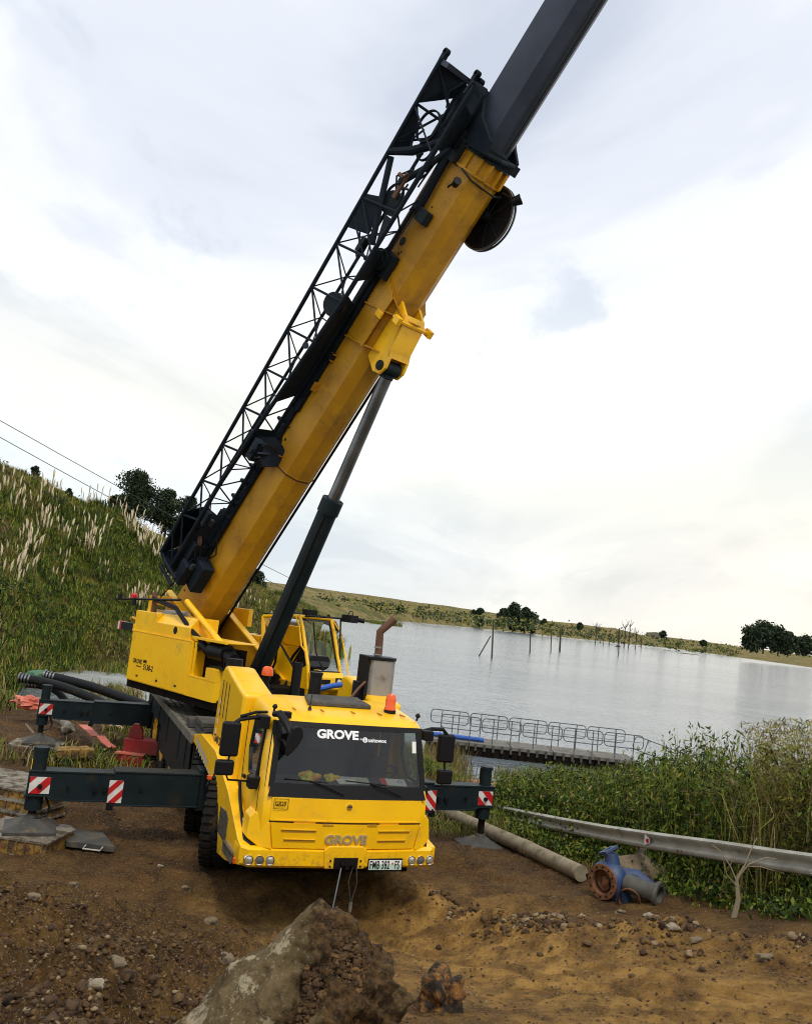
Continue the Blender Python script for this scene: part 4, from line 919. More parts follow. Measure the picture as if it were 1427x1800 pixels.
b.build('cylinder_line', BLK, cylp, smooth=True)
q = base + ax * 1.0
b = MB(); b.tube([q + X * .05 + up_ * .2, q + X * .25 + up_ * .18 - ax * .5, base + X * .25 + up_ * .2 - ax * .05, base + X * .2 - ax * .3], .03, 7); b.tube([q + X * .18 + up_ * .05, q + X * .32 - ax * .55, base + X * .3 - ax * .15], .026, 7); b.build('cylinder_hose', BLK, cylp, smooth=True)

# ================================================================== LATTICE JIB stowed on the side of the boom
_ip = lambda t, a, b_: float(np.interp(t, a, b_))
A = lambda t: Vector((-1.20, t, _ip(t, [2, 12], [.35, .45])))
Bc = lambda t: Vector((-.64, t, _ip(t, [3.4, 8.5, 12], [.55, .37, .28])))
F = lambda t: Vector((-1.05, t, _ip(t, [3.3, 5.2, 8.3, 12], [-.06, -.20, -.50, -.58])))
G = lambda t: Vector((-.60, t, _ip(t, [3.3, 5.2, 8.3, 12], [-.16, -.16, -.26, -.34])))
def chordmb(fn, t0, t1, r):
    b = BB(); b.tube([fn(t) for t in [t0] + [q for q in (3.3, 3.4, 5.2, 8.3, 8.5) if t0 < q < t1] + [t1]], r, 10); return b
jib = part('jib', chordmb(A, 1.0, 12.6, .042), JIB, smooth=True)
for fn, r, t0 in ((Bc, .034, 1.2), (F, .046, .9), (G, .040, 1.4)):
    chordmb(fn, t0, 12.5, r).build('chord', JIB, jib, smooth=True)
sh_mesh = {}
def brace(p, q, r=.018, nm='brace'):
    p = MBm @ p; q = MBm @ q; d = q - p; ln = d.length; key = (round(ln, 3), r)
    if key not in sh_mesh:
        m = MB(); m.cyl((0, 0, 0), (0, 0, ln), r, n=6); o = m.build(nm, JIB, jib, smooth=True); sh_mesh[key] = o
    else: o = sh_mesh[key].copy(); COL.objects.link(o); o.parent = jib
    o.matrix_local = Matrix.Translation(p) @ d.to_track_quat('Z', 'Y').to_matrix().to_4x4()
step = .97; nodes = [2.10 + step * i for i in range(9)]
for i, t in enumerate(nodes):
    brace(A(t), F(t + .20), .026); brace(A(t), F(t - .70), .022)
    brace(A(t), Bc(t - .50), .014); brace(Bc(t - .50), A(t - step), .016)
    brace(Bc(t - .5), F(t - .28), .016); brace(Bc(t - .5), F(t - .95), .014)
    if not (5.6 < t < 8.3):
        brace(F(t + .2), G(t - .1), .018); brace(F(t + .2), G(t + .55), .016); brace(F(t - .3), G(t - .1), .014)
        brace(Bc(t - .5), G(t - .1), .014)
# solid web plates between the lower chords
def plate(name, P, th=.012, holes=None):   # P in boom coords list
    n = len(P); c = (P[1] - P[0]).cross(P[2] - P[0]).normalized() * th
    b = BB(); b.add([p for p in P] + [p + c for p in P], [tuple(range(n)), tuple(range(n, 2 * n))[::-1]] + [(i, (i + 1) % n, n + (i + 1) % n, n + i) for i in range(n)])
    return b.build(name, JIB, jib)
def mixv(f, g, k, t): return f(t) * (1 - k) + g(t) * k
FB = lambda k, t: mixv(F, Bc, k, t)
plate('web_plate', [F(5.6), F(8.3), G(8.1), G(5.9)])
plate('web_plate', [F(8.6), F(9.3), G(9.3), G(8.7)])
plate('web_plate', [F(4.2), F(4.9), G(4.95), G(4.1)])
b = BB(); b.cyl((-1.03, 7.95, -.25), (-.95, 7.95, -.22), .24, n=28); b.build('guide_sheave', DRK, jib, smooth=True)
b = BB(); b.cyl((-1.055, 6.95, -.18), (-1.035, 6.95, -.17), .07, n=12); b.build('plate_port', GRYB, jib)
# inner guide rail along the boom side, with slots
b = BB(); b.box(-.53, -.47, 1.5, 5.6, -.30, -.10); b.build('guide_rail', JIB, jib)
b = BB(); b.box(-.56, -.47, 5.6, 9.2, -.36, -.08); b.build('guide_rail', JIB, jib)
for i in range(9):
    b = BB(); b.box(-.60, -.52, 1.8 + i * .42, 1.86 + i * .42, -.32, .02); b.build('rail_clip', JIB, jib)
# support bracket to the boom (low) and saddle (high)
b = BB(); b.add([(-1.06, 4.55, -.62), (-1.06, 4.75, -.30), (-.44, 4.85, -.20), (-.44, 4.80, -.62), (-.44, 4.42, -.68), (-.8, 4.3, -.66)] + [(-1.0, 4.5, -.44), (-1.0, 4.7, -.2), (-.46, 4.8, .02), (-.46, 4.7, -.34), (-.46, 4.35, -.44), (-.8, 4.2, -.44)], [(0, 1, 2, 3, 4, 5), (11, 10, 9, 8, 7, 6)] + [(i, (i + 1) % 6, 6 + (i + 1) % 6, 6 + i) for i in range(6)])
sup_ = b.build('jib_support', JIB, jib, bev=.02)
b = BB(); b.box(-1.15, -.5, 4.5, 4.62, -.56, -.44); b.box(-1.12, -.95, 4.35, 4.8, -.60, -.40); b.build('support_arm', JIB, jib, bev=.01)
for k in range(8):
    b = BB(); t = 4.35 + random.random() * .5; b.cyl((-1.1 + random.random() * .5, t, -.66), (-1.1 + random.random() * .3, t + .06, -.68), .022, n=7); b.build('support_bolt', GRYB if k % 3 == 0 else BLK, jib)
# lower end housing with sheaves
for P in ([A(.95), A(2.2), Bc(2.3), Bc(1.15)], [G(1.05), G(2.5), Bc(2.3), Bc(1.2)], [F(.8), F(1.9), G(2.5), G(1.1)]):
    plate('end_plate', [Vector(p) for p in P])
plate('end_plate', [A(.95), F(.75), G(.95), Bc(1.1)], .03)
b = BB(); b.box(-.80, -.50, .85, 1.55, -.78, -.30); b.build('end_block', JIB, jib, bev=.03)
b = BB(); b.box(-1.02, -.80, .80, 1.35, -.52, -.22); b.build('end_block', JIB, jib, bev=.03)
for k in range(9):
    b = BB(); x, tt2, n = random.uniform(-1.05, -.6), random.uniform(.8, 2.3), random.uniform(-.6, .2); b.box(x, x + .08, tt2, tt2 + random.uniform(.08, .4), n, n + random.uniform(.04, .18)); b.build('end_fitting', random.choice([JIB, BLK, GRYB]), jib, bev=.008)
b = BB(); b.box(-.58, -.47, .7, 2.6, -.32, .12); b.box(-.95, -.6, 1.0, 1.8, -.3, .2); b.build('end_block', JIB, jib, bev=.02)
for t, n, x in ((1.3, .02, -.92), (1.75, -.1, -.85), (1.2, -.35, -.75)):
    b = BB(); b.lathe([(.10, -.03), (.20, -.03), (.18, 0), (.20, .03), (.10, .03)], 20, (x, t, n), 'x'); b.build('end_sheave', RUSTP, jib, smooth=True)
brace(F(.95), A(1.6), .02); brace(A(1.5), Bc(1.4), .02); brace(F(.9), F(1.0) + Vector((0, 0, .5)), .02); brace(A(1.0), F(.85), .03)
for t in (.82, 1.0): 
    b = BB(); b.cyl((-1.22, t, .10), (-1.15, t, -.55), .04, n=8); b.build('end_lug', JIB, jib)
b = BB()
for k in range(8): x, t, n = -1.0 + random.random() * .4, 1.0 + random.random() * 1.2, -.5 + random.random() * .7; b.tube([(x, t, n), (x + .1, t + .3, n - .1), (x + .05, t + .6, n + .1)], .018, 5)
b.build('end_cable', BLK, jib, smooth=True)
# upper head: side plates, sheave rings, hinge arms
plate('head_plate', [A(11.75), A(12.55), Bc(12.55) + Vector((0, .05, -.1)), Bc(12.2), Vector((-.9, 12.0, .33))])
plate('head_plate', [A(10.9), A(11.8), Vector((-1.02, 11.55, .38)), Vector((-.85, 11.0, .33))])
plate('head_plate', [A(9.25), A(9.95), Vector((-1.02, 10.1, .1)), Vector((-1.02, 9.4, -.1))])
plate('head_plate', [F(9.2), F(9.9), Vector((-1.08, 9.9, -.3))])
plate('head_plate', [F(11.3), F(12.2), G(12.1), G(11.5)])
plate('head_plate', [Bc(11.2), Bc(12.5), G(12.4), G(11.5)])
def ring_(c, r, w=.03, m=JIB, axis='x', nm='sheave_ring', par=jib):
    b = BB(); b.lathe([(r - w, -.02), (r, -.025), (r, .025), (r - w, .02)], 32, c, axis, closed=True); return b.build(nm, m, par, smooth=True)
ring_((-.95, 11.55, .12), .30); ring_((-.80, 11.2, .05), .22); ring_((-.9, 10.2, .0), .26)
b = BB(); b.cyl((-.95, 10.1, -.08), (-.86, 10.1, -.06), .23, n=26); b.build('head_sheave', DRK, jib, smooth=True)
b = BB(); b.cyl((-.97, 10.55, .0), (-.95, 10.6, .0), .11, n=16); b.box(-1.0, -.95, 10.2, 10.7, -.16, -.06); b.build('head_roller', RUSTP, jib, smooth=True)
b = BB(); b.box(-1.20, -.38, 12.50, 12.60, .18, .42, M=None); b.build('head_cross_beam', GRYB, jib, bev=.01)
b = BB(); b.add([(-.42, 12.6, .42), (.12, 12.6, -.06), (.12, 12.6, -.20), (-.42, 12.6, -.12), (-.42, 12.48, .42), (.12, 12.48, -.06), (.12, 12.48, -.20), (-.42, 12.48, -.12)], [(0, 1, 2, 3), (7, 6, 5, 4), (0, 4, 5, 1), (1, 5, 6, 2), (2, 6, 7, 3), (3, 7, 4, 0)])
b.build('head_yoke', GRYB, jib)
b = BB(); b.prism([(11.66, -.55), (11.66, .1), (12.4, .3), (12.62, .2), (12.62, -.15), (12.2, -.5), (11.95, -1.05), (11.7, -1.1)], -.52, -.44, 'x'); b.build('yoke_cheek', JIB, jib, bev=.01)
b = BB(); b.prism([(11.66, -.9), (11.66, .05), (12.3, .1), (12.6, -.05), (12.1, -.6), (11.9, -.9)], .40, .48, 'x'); b.build('yoke_cheek', JIB, jib, bev=.01)
b = BB(); b.tube([(-.48, 11.7, -.95), (-.1, 11.75, -1.1), (.3, 11.8, -1.0)], .05, 8); b.build('yoke_bar', JIB, jib)
b = BB(); b.box(-.5, .42, 12.05, 12.15, .0, .06); b.build('yoke_bar', JIB, jib)
for x, t, n in ((-1.2, 12.72, .45), (-.50, 12.74, .30), (-.40, 12.66, .22)):
    b = BB(); b.lathe([(.035, -.02), (.065, -.02), (.065, .02), (.035, .02)], 14, (x, t, n), 'x', closed=True); b.lathe([(.035, -.02), (.065, -.02), (.065, .02), (.035, .02)], 14, (x + .05, t, n), 'x', closed=True); b.box(x - .02, x + .07, t - .16, t - .04, n - .05, n + .05); b.build('head_lug', JIB, jib, smooth=True)
b = BB(); b.box(.30, .36, 12.58, 12.7, -.30, -.1); b.tube([(.1, 12.58, -.15), (.1, 12.7, -.2), (.25, 12.7, -.3), (.3, 12.6, -.3)], .012, 5); b.build('cable_guide', LGREY, jib)
b = BB(); b.tube([A(10.80), Vector((-1.0, 11.05, .1)), Vector((-.56, 11.62, -.22))], .075, 10, rs=[.06, .085, .07]); b.build('hinge_arm', JIB, jib, smooth=True)
b = BB(); b.tube([Vector((-1.0, 10.45, -.05)), Vector((-.8, 10.9, -.2)), Vector((-.55, 11.55, -.32))], .06, 10); b.build('hinge_arm', JIB, jib, smooth=True)
b = BB(); b.tube([Vector((-.56, 10.25, -.36)), Vector((-.56, 11.7, -.26))], .085, 10); b.box(-.64, -.50, 11.5, 11.85, -.45, -.1); b.build('hinge_beam', JIB, jib, smooth=True)
b = BB(); b.cyl((-.55, 9.25, -.24), (-.55, 10.28, -.30), .045, n=14); b.build('hinge_cylinder_rod', STL, jib, smooth=True)
b = BB(); b.tube([Vector((-1.12, 10.75, .4)), Vector((-1.06, 10.0, .05)), Vector((-1.0, 9.3, -.3))], .06, 8); b.build('hinge_arm', JIB, jib, smooth=True)
b = BB(); b.cyl((-.70, 9.12, -.30), (-.50, 9.12, -.24), .21, n=24); b.cyl((-.74, 9.12, -.31), (-.70, 9.12, -.30), .12, n=20); b.box(-.62, -.47, 8.85, 9.35, -.58, -.2); b.build('hinge_drum', DRK, jib, bev=.01)
b = BB(); b.box(-.60, -.44, 10.10, 10.35, -.72, -.42); b.build('boom_clamp', DRK, jib, bev=.015)
b = BB(); b.tube([(-1.05, 9.5, .35), (-.95, 9.1, .1), (-.9, 8.85, .0), (-.94, 8.75, -.05)], .02, 6); b.box(-1.0, -.86, 9.0, 9.3, -.02, .1); b.tube([(-.92, 8.95, .12), (-.84, 8.85, .1), (-.86, 8.75, .02)], .012, 5); b.build('rope_hook', DRK, jib, smooth=True)
brace(A(12.5), Vector((-.78, 12.0, .1)), .03); brace(Vector((-.78, 12.0, .1)), Bc(11.2), .03); brace(A(11.0), Bc(11.9), .024); brace(A(11.0), Bc(11.4), .024); brace(A(11.75), Bc(11.75), .028); brace(A(11.7), F(11.2), .02)
brace(A(9.5), Vector((-1.0, 9.0, -.35)), .02); brace(F(9.3), Bc(9.9), .02); brace(F(10.5), Bc(10.4), .022); brace(Vector((-.56, 11.6, -.2)), Vector((-.5, 12.6, .25)), .06, 'brace')
for k in range(14):
    b = BB(); x, t, n = -1.05 + random.random() * .5, 9.6 + random.random() * 2.6, -.35 + random.random() * .7; b.tube([(x, t, n), (x + random.uniform(-.1, .1), t + .25, n + random.uniform(-.15, .15)), (x + .05, t + .5, n)], random.uniform(.012, .022), 5); b.build('head_cable', JIB, jib, smooth=True)
# luffing rope from the jib foot to the superstructure
b = MB(); p = MBm @ Vector((-.95, .85, -.35)); q = MS @ Vector((-1.0, 2.2, 3.75)); b.cyl(p, q, .016, n=6); part('stay_rope', b, BLK, crane)

# ================================================================== GROUND
WATER_Z = -2.0
def sm(x, a, b):
    t = max(0.0, min(1.0, (x - a) / (b - a))); return t * t * (3 - 2 * t)
GR1 = Vector((2.62, 19.0)); GR2 = Vector((5.35, 11.2))           # guardrail line
gdir = (GR2 - GR1).normalized(); gnor = Vector((-gdir.y, gdir.x))
if gnor.x < 0: gnor = -gnor
RUTS = [((-.2, 11.2), (2.6, 7.4), (6.0, 3.2))]
def zbase(x, y):
    s = max(0.0, min(1.2, (12.3 - y) / 9.6)); z = -.06 + 2.32 * s ** 1.22
    if y < 2.2: z = min(z, 2.35)
    z += .19 * max(0, x - 1.2) * sm(y, 20, 10) * (1 - .5 * sm(y, 9, 4))                     # rises to the right
    z += .30 * math.exp(-((x + 4.2) ** 2) / 2.2 - ((y - 8.0) ** 2) / 5)   # soil heap on the left
    z += .22 * math.exp(-((x + 1.5) ** 2) / .8 - ((y - 5.0) ** 2) / 1.2)
    z += .42 * math.exp(-((x + 2.1) ** 2) / .45 - ((y - 5.4) ** 2) / .5) + .18 * math.exp(-((x + 1.35) ** 2) / .12 - ((y - 4.3) ** 2) / .2) + .16 * math.exp(-((x + 3.3) ** 2) / .3 - ((y - 7.4) ** 2) / .35) + .15 * math.exp(-((x + 1.1) ** 2) / .15 - ((y - 6.6) ** 2) / .2)
    z -= .34 * math.exp(-((x + .9) ** 2) / 2.6 - ((y - 11.3) ** 2) / 1.6)  # scrape in front of the bumper
    z += .20 * math.exp(-((x - 2.05 + (y - 11) * .71) / .5) ** 2) * sm(y, 4.5, 7) * sm(y, 16, 12.5)   # rubble windrow
    d = (Vector((x, y)) - GR1).dot(gnor)
    z -= max(0, d - .5) * .42 * sm(d, .4, 1.4) * (1 if y < 60 else 1)
    if x < 0 and y > 24: z -= sm(y, 26, 43) * 2.6 * sm(x, 2, -4)
    z += 2.2 * sm(-x - y * .30, 7.5, 16) * sm(y, 50, 26) * sm(y, 6, 12) * .6
    return max(z, -3.2)
def rough(x, y):
    return .20 + .95 * max(sm(-x, .2, 1.2) * sm(y, 12.5, 9.5), .65 * math.exp(-((x - 2.05 + (y - 11) * .71) / .7) ** 2)) + .28 * sm(y, 12, 15) 
def zg(x, y, fine=True):
    z = zbase(x, y)
    r = math.hypot(x, y)
    if r > 60: return z
    p = Vector((x, y, 0)); k = rough(x, y)
    z += .30 * k * max(0, noise.noise(p * 1.35 + Vector((2, 7, 0))) + .12) - .02 * k
    z += .10 * k * noise.noise(p * .9) + .085 * k * noise.noise(p * 2.3 + Vector((5, 1, 0)))
    if fine:
        a = noise.noise(p * 5.1 + Vector((0, 9, 0))); z += .060 * k * a
        c = noise.noise(p * 11.3 + Vector((3, 3, 1))); z += .050 * k * (abs(c) * 1.6 - .25)
        if r < 16: z += .036 * k * noise.noise(p * 25.0) + (.020 * k * noise.noise(p * 55.0) if r < 9 else 0)
        # tyre ruts fanning out from under the front of the crane
        if x > -.3 and x < 5 and 3 < y < 12.5:
            q = x - .25 - (11.7 - y) * .50
            z -= .055 * math.exp(-(q / .34) ** 2) + .020 * math.sin(q * 26 + .8 * noise.noise(p * 2)) * sm(abs(q), 1.3, .4) + .030 * math.exp(-((abs(q) - .42) / .10) ** 2)
    return z
def GZ(px, py, dz=0.0):      # where the sight line through a pixel meets the ground
    d = ray(px, py); t0, t1 = 1.5, None; t = 1.5
    while t < 90:
        p = CAMP + d * t
        if p.z < zg(p.x, p.y, False) + dz: t1 = t; break
        t *= 1.015
    if t1 is None: return CAMP + d * 60
    a, c = t1 / 1.02, t1
    for _ in range(14):
        m_ = (a + c) / 2; p = CAMP + d * m_
        if p.z < zg(p.x, p.y, False) + dz: c = m_
        else: a = m_
    return CAMP + d * c
DIRT = bpy.data.materials.new('soil'); DIRT.use_nodes = True
t = DIRT.node_tree; bs = t.nodes['Principled BSDF']; bs.inputs['Roughness'].default_value = .92; bs.inputs['Specular IOR Level'].default_value = .25
tcn = t.nodes.new('ShaderNodeTexCoord'); geo = t.nodes.new('ShaderNodeNewGeometry')
def tnz(sc, d=8, ro=.6, off=(0, 0, 0), scl=(1, 1, 1)):
    mp = t.nodes.new('ShaderNodeMapping'); mp.inputs['Location'].default_value = off; mp.inputs['Scale'].default_value = scl; t.links.new(tcn.outputs['Object'], mp.inputs[0])
    n = t.nodes.new('ShaderNodeTexNoise'); n.inputs['Scale'].default_value = sc; n.inputs['Detail'].default_value = d; n.inputs['Roughness'].default_value = ro
    t.links.new(mp.outputs[0], n.inputs[0]); return n.outputs[0]
spx = t.nodes.new('ShaderNodeSeparateXYZ'); t.links.new(tcn.outputs['Object'], spx.inputs[0])
dark = mixc(t, ramp(t, tnz(1.6), [(.35, 0), (.65, 1)]), (.011, .0048, .0017), (.062, .027, .007))
tan = mixc(t, ramp(t, tnz(2.1, 8, .65, (4, 2, 0)), [(.38, 0), (.62, 1)]), (.21, .105, .020), (.44, .245, .058))
# dry compacted track on the right, wet turned soil on the left
xs = M_(t, 'ADD', spx.outputs[0], M_(t, 'MULTIPLY', M_(t, 'SUBTRACT', tnz(.8, 6), .5), 2.6))
bd = M_(t, 'SUBTRACT', xs, M_(t, 'MULTIPLY_ADD', spx.outputs[1], -.38, 5.2)); k1 = ramp(t, M_(t, 'ADD', M_(t, 'MULTIPLY', M_(t, 'ABSOLUTE', bd), .26), M_(t, 'MULTIPLY', M_(t, 'SUBTRACT', tnz(4.5, 7, .7, (0, 3, 0), (1, .5, 1)), .5), .5)), [(.14, 1), (.34, .80), (.52, .50), (.85, .25)])
yfade = ramp(t, M_(t, 'MULTIPLY_ADD', spx.outputs[1], .05, 0), [(.58, 1), (.75, .35)])
kk = M_(t, 'MULTIPLY', M_(t, 'MULTIPLY', k1, yfade), ramp(t, tnz(3.3, 8, .7, (1, 7, 0), (1, .55, 1)), [(.32, .3), (.6, 1)]))
c = mixc(t, kk, dark, tan)
c = mixc(t, M_(t, 'MULTIPLY', ramp(t, tnz(26, 5, .6), [(.54, 0), (.66, 1)]), .55), c, (.27, .145, .042))
c = mixc(t, M_(t, 'MULTIPLY', ramp(t, tnz(70, 3, .5), [(.60, 0), (.68, 1)]), .6), c, (.36, .28, .17))
c = mixc(t, M_(t, 'MULTIPLY', ramp(t, tnz(14, 6, .6, (2, 2, 2)), [(.56, 0), (.7, 1)]), .65), c, (.012, .007, .004))
gk = M_(t, 'MULTIPLY', ramp(t, M_(t, 'MULTIPLY_ADD', spx.outputs[2], -1.0, -.1), [(.0, 0), (.5, 1)]), ramp(t, tnz(1.2, 5), [(.3, .4), (.6, 1)]))
c = mixc(t, gk, c, (.05, .055, .018))
t.links.new(c, bs.inputs['Base Color'])
bn = t.nodes.new('ShaderNodeBump'); bn.inputs['Distance'].default_value = .05; bn.inputs['Strength'].default_value = 1
hsum = M_(t, 'ADD', tnz(18, 10, .7), M_(t, 'MULTIPLY', tnz(60, 6, .7), .35)); t.links.new(hsum, bn.inputs['Height']); t.links.new(bn.outputs[0], bs.inputs['Normal'])
# polar grid, fine near the viewer
na, nr = 560, 560
ths = np.linspace(R(-62), R(62), na); rr = np.exp(np.linspace(math.log(1.6), math.log(75), nr))
V = np.empty((nr * na, 3), np.float32); k = 0
sn, cs = np.sin(ths), np.cos(ths)
for r in rr:
    for s_, c_ in zip(sn, cs):
        x, y = float(r * s_), float(r * c_); V[k] = (x, y, zg(x, y)); k += 1
idx = np.arange(nr * na).reshape(nr, na)
Fq = np.stack([idx[:-1, :-1].ravel(), idx[:-1, 1:].ravel(), idx[1:, 1:].ravel(), idx[1:, :-1].ravel()], 1)
gnd = npmesh('ground', V, Fq, DIRT, smooth=True); tag(gnd, kind='structure')
b = MB(); b.add([(-40, -30, 2.2), (40, -30, 2.2), (40, 1.9, 2.2), (-40, 1.9, 2.2)], [(0, 1, 2, 3)]); tag(b.build('rear_ground', DIRT), kind='structure')

# ------------------------------------------------------------------ water
WAT = bpy.data.materials.new('lake_water'); WAT.use_nodes = True; t = WAT.node_tree; bs = t.nodes['Principled BSDF']
bs.inputs['Base Color'].default_value = (.15, .175, .20, 1); bs.inputs['Roughness'].default_value = .12; bs.inputs['IOR'].default_value = 1.33
tcn = t.nodes.new('ShaderNodeTexCoord')
w1 = tnz(.75, 4, .6, (0, 0, 0), (1, .42, 1)); w2 = tnz(.16, 4, .6, (3, 1, 0), (1, .5, 1)); w3 = tnz(3.0, 3, .6, (1, 1, 0), (1, .7, 1))
hs = M_(t, 'ADD', M_(t, 'ADD', M_(t, 'MULTIPLY', w1, .85), M_(t, 'MULTIPLY', w2, 1.0)), M_(t, 'MULTIPLY', w3, .20))
calm = ramp(t, tnz(.05, 4, .5, (8, 3, 0), (.25, 1, 1)), [(.35, .55), (.62, 1)])
bn = t.nodes.new('ShaderNodeBump'); bn.inputs['Distance'].default_value = .42; t.links.new(calm, bn.inputs['Strength']); t.links.new(hs, bn.inputs['Height']); t.links.new(bn.outputs[0], bs.inputs['Normal'])
b = MB(); b.add([(-900, 8, WATER_Z), (3500, 8, WATER_Z), (3500, 4500, WATER_Z), (-900, 4500, WATER_Z)], [(0, 1, 2, 3)]); tag(b.build('lake_water', WAT), kind='structure')

# ------------------------------------------------------------------ hillside on the left and far shores
def grassmat(name, cols, sc, bump=.1):
    m = bpy.data.materials.new(name); m.use_nodes = True; global t, tcn
    t = m.node_tree; bs = t.nodes['Principled BSDF']; bs.inputs['Roughness'].default_value = .95; bs.inputs['Specular IOR Level'].default_value = .1
    tcn = t.nodes.new('ShaderNodeTexCoord')
    c = mixc(t, ramp(t, tnz(sc, 9, .68), [(.38, 0), (.60, 1)]), cols[0], cols[1])
    c = mixc(t, ramp(t, tnz(sc * 3.1, 8, .7, (5, 5, 0)), [(.48, 0), (.66, 1)]), c, cols[2])
    c = mixc(t, M_(t, 'MULTIPLY', ramp(t, tnz(sc * 9, 6, .7, (1, 5, 0)), [(.5, 0), (.64, 1)]), .8), c, cols[3])
    t.links.new(c, bs.inputs['Base Color'])
    bn = t.nodes.new('ShaderNodeBump'); bn.inputs['Distance'].default_value = bump; t.links.new(tnz(sc * 8, 8, .7), bn.inputs['Height']); t.links.new(bn.outputs[0], bs.inputs['Normal'])
    return m
HILLM = grassmat('hillside_growth', [(.08, .10, .014), (.19, .155, .035), (.09, .052, .020), (.026, .042, .008)], .35, .3)
FARM = grassmat('far_grassland', [(.095, .10, .028), (.20, .15, .055), (.27, .20, .09), (.035, .045, .014)], .03, 1.0)
# columns of (pixel x, base distance, crest distance, crest pixel y) laid out as a real slope
HC = [(-900, 16, 52, 560), (-500, 20, 58, 655), (-200, 26, 64, 745), (0, 32, 70, 815), (60, 40, 73, 846), (120, 52, 76, 872), (190, 58, 80, 898), (250, 60, 84, 928), (300, 61, 88, 962), (360, 62, 94, 998), (420, 66, 104, 1020), (470, 76, 120, 1036), (530, 100, 150, 1060), (575, 120, 165, 1082)]
hx = [h[0] for h in HC]
def hill_pt(px, v):
    Yb = float(np.interp(px, hx, [h[1] for h in HC])); Yc = float(np.interp(px, hx, [h[2] for h in HC])); py = float(np.interp(px, hx, [h[3] for h in HC]))
    zb = zbase((px - CX) / FPX * Yb, Yb) - .6 if px < 60 else WATER_Z - .5
    pc = W(px, py, Yc); pb = Vector(((px - CX) / FPX * Yb * .985, Yb, max(zb, WATER_Z - .5)))
    if v <= 1:
        q = v ** .9; s = q * q * (3 - 2 * q) * .35 + q * .65
        p = Vector((pb.x + (pc.x - pb.x) * v, pb.y + (pc.y - pb.y) * v, pb.z + (pc.z - pb.z) * s))
    else:
        p = Vector((pc.x, pc.y + (v - 1) * 60, pc.z - (v - 1) ** 1.5 * 6))
    e = sm(v, 0, .15) * (1 - .55 * sm(v, .8, 1.0))
    p.z += e * (1.2 * noise.noise(p * .11) + .55 * noise.noise(p * .35) + .22 * noise.noise(p * 1.1))
    p.z += .5 * noise.noise(Vector((px * .012, 3.3, 0))) * sm(v, .7, 1) 
    return p
nu, nv = 240, 90
us = np.linspace(-900, 575, nu); vv = np.concatenate([np.linspace(0, 1, nv - 14), np.linspace(1.04, 1.8, 14)])
V = np.array([tuple(hill_pt(float(u), float(v))) for v in vv for u in us], np.float32); idx = np.arange(nu * nv).reshape(nv, nu)
Fq = np.stack([idx[:-1, :-1].ravel(), idx[:-1, 1:].ravel(), idx[1:, 1:].ravel(), idx[1:, :-1].ravel()], 1)
tag(npmesh('hillside', V, Fq, HILLM, smooth=True), kind='structure')
# far grassland: (pixel x, shore distance, crest distance, crest pixel y)
def far(name, cols, Yfac=1.0):
    xs_ = [c[0] for c in cols]; us = np.linspace(xs_[0], xs_[-1], 200); vv = list(np.linspace(0, 1, 22)) + [1.3, 2.0]
    V = []
    for v in vv:
        for u in us:
            Yb, Yc, py = (float(np.interp(u, xs_, [c[i] for c in cols])) for i in (1, 2, 3))
            pc = W(u, py, Yc); pb = W(u, py, Yb); pb.z = WATER_Z - .6
            if v <= 1: p = pb.lerp(pc, v); p.z = pb.z + (pc.z - pb.z) * (v ** .75)
            else: p = pc + Vector((0, (v - 1) * 900, -(v - 1) * 8))
            p.z += (3.0 * noise.noise(p * .012) + 1.2 * noise.noise(p * .05)) * sm(v, 0, .25) * (Yb / 900) * (1 - .7 * sm(v, .8, 1)); V.append(tuple(p))
    nu = len(us); idx = np.arange(len(V)).reshape(len(vv), nu)
    Fq = np.stack([idx[:-1, :-1].ravel(), idx[:-1, 1:].ravel(), idx[1:, 1:].ravel(), idx[1:, :-1].ravel()], 1)
    return tag(npmesh(name, np.array(V, np.float32), Fq, FARM, smooth=True), kind='structure')
far('far_hill', [(330, 300, 520, 1006), (455, 380, 620, 1021), (530, 420, 700, 1030), (600, 480, 760, 1040), (640, 520, 800, 1045), (700, 640, 860, 1054), (800, 800, 1000, 1067), (850, 850, 1100, 1074), (900, 880, 1150, 1084), (1000, 900, 1200, 1095), (1080, 1000, 1300, 1104), (1150, 1080, 1400, 1123), (1230, 1200, 1500, 1136), (1300, 1250, 1600, 1148)])
far('far_shore', [(980, 1050, 1500, 1112), (1090, 1100, 1500, 1112), (1180, 1060, 1500, 1121), (1260, 900, 1400, 1131), (1330, 760, 1300, 1141), (1427, 620, 1200, 1153), (1600, 520, 1100, 1176), (2000, 450, 1000, 1222), (2600, 400, 900, 1292)])

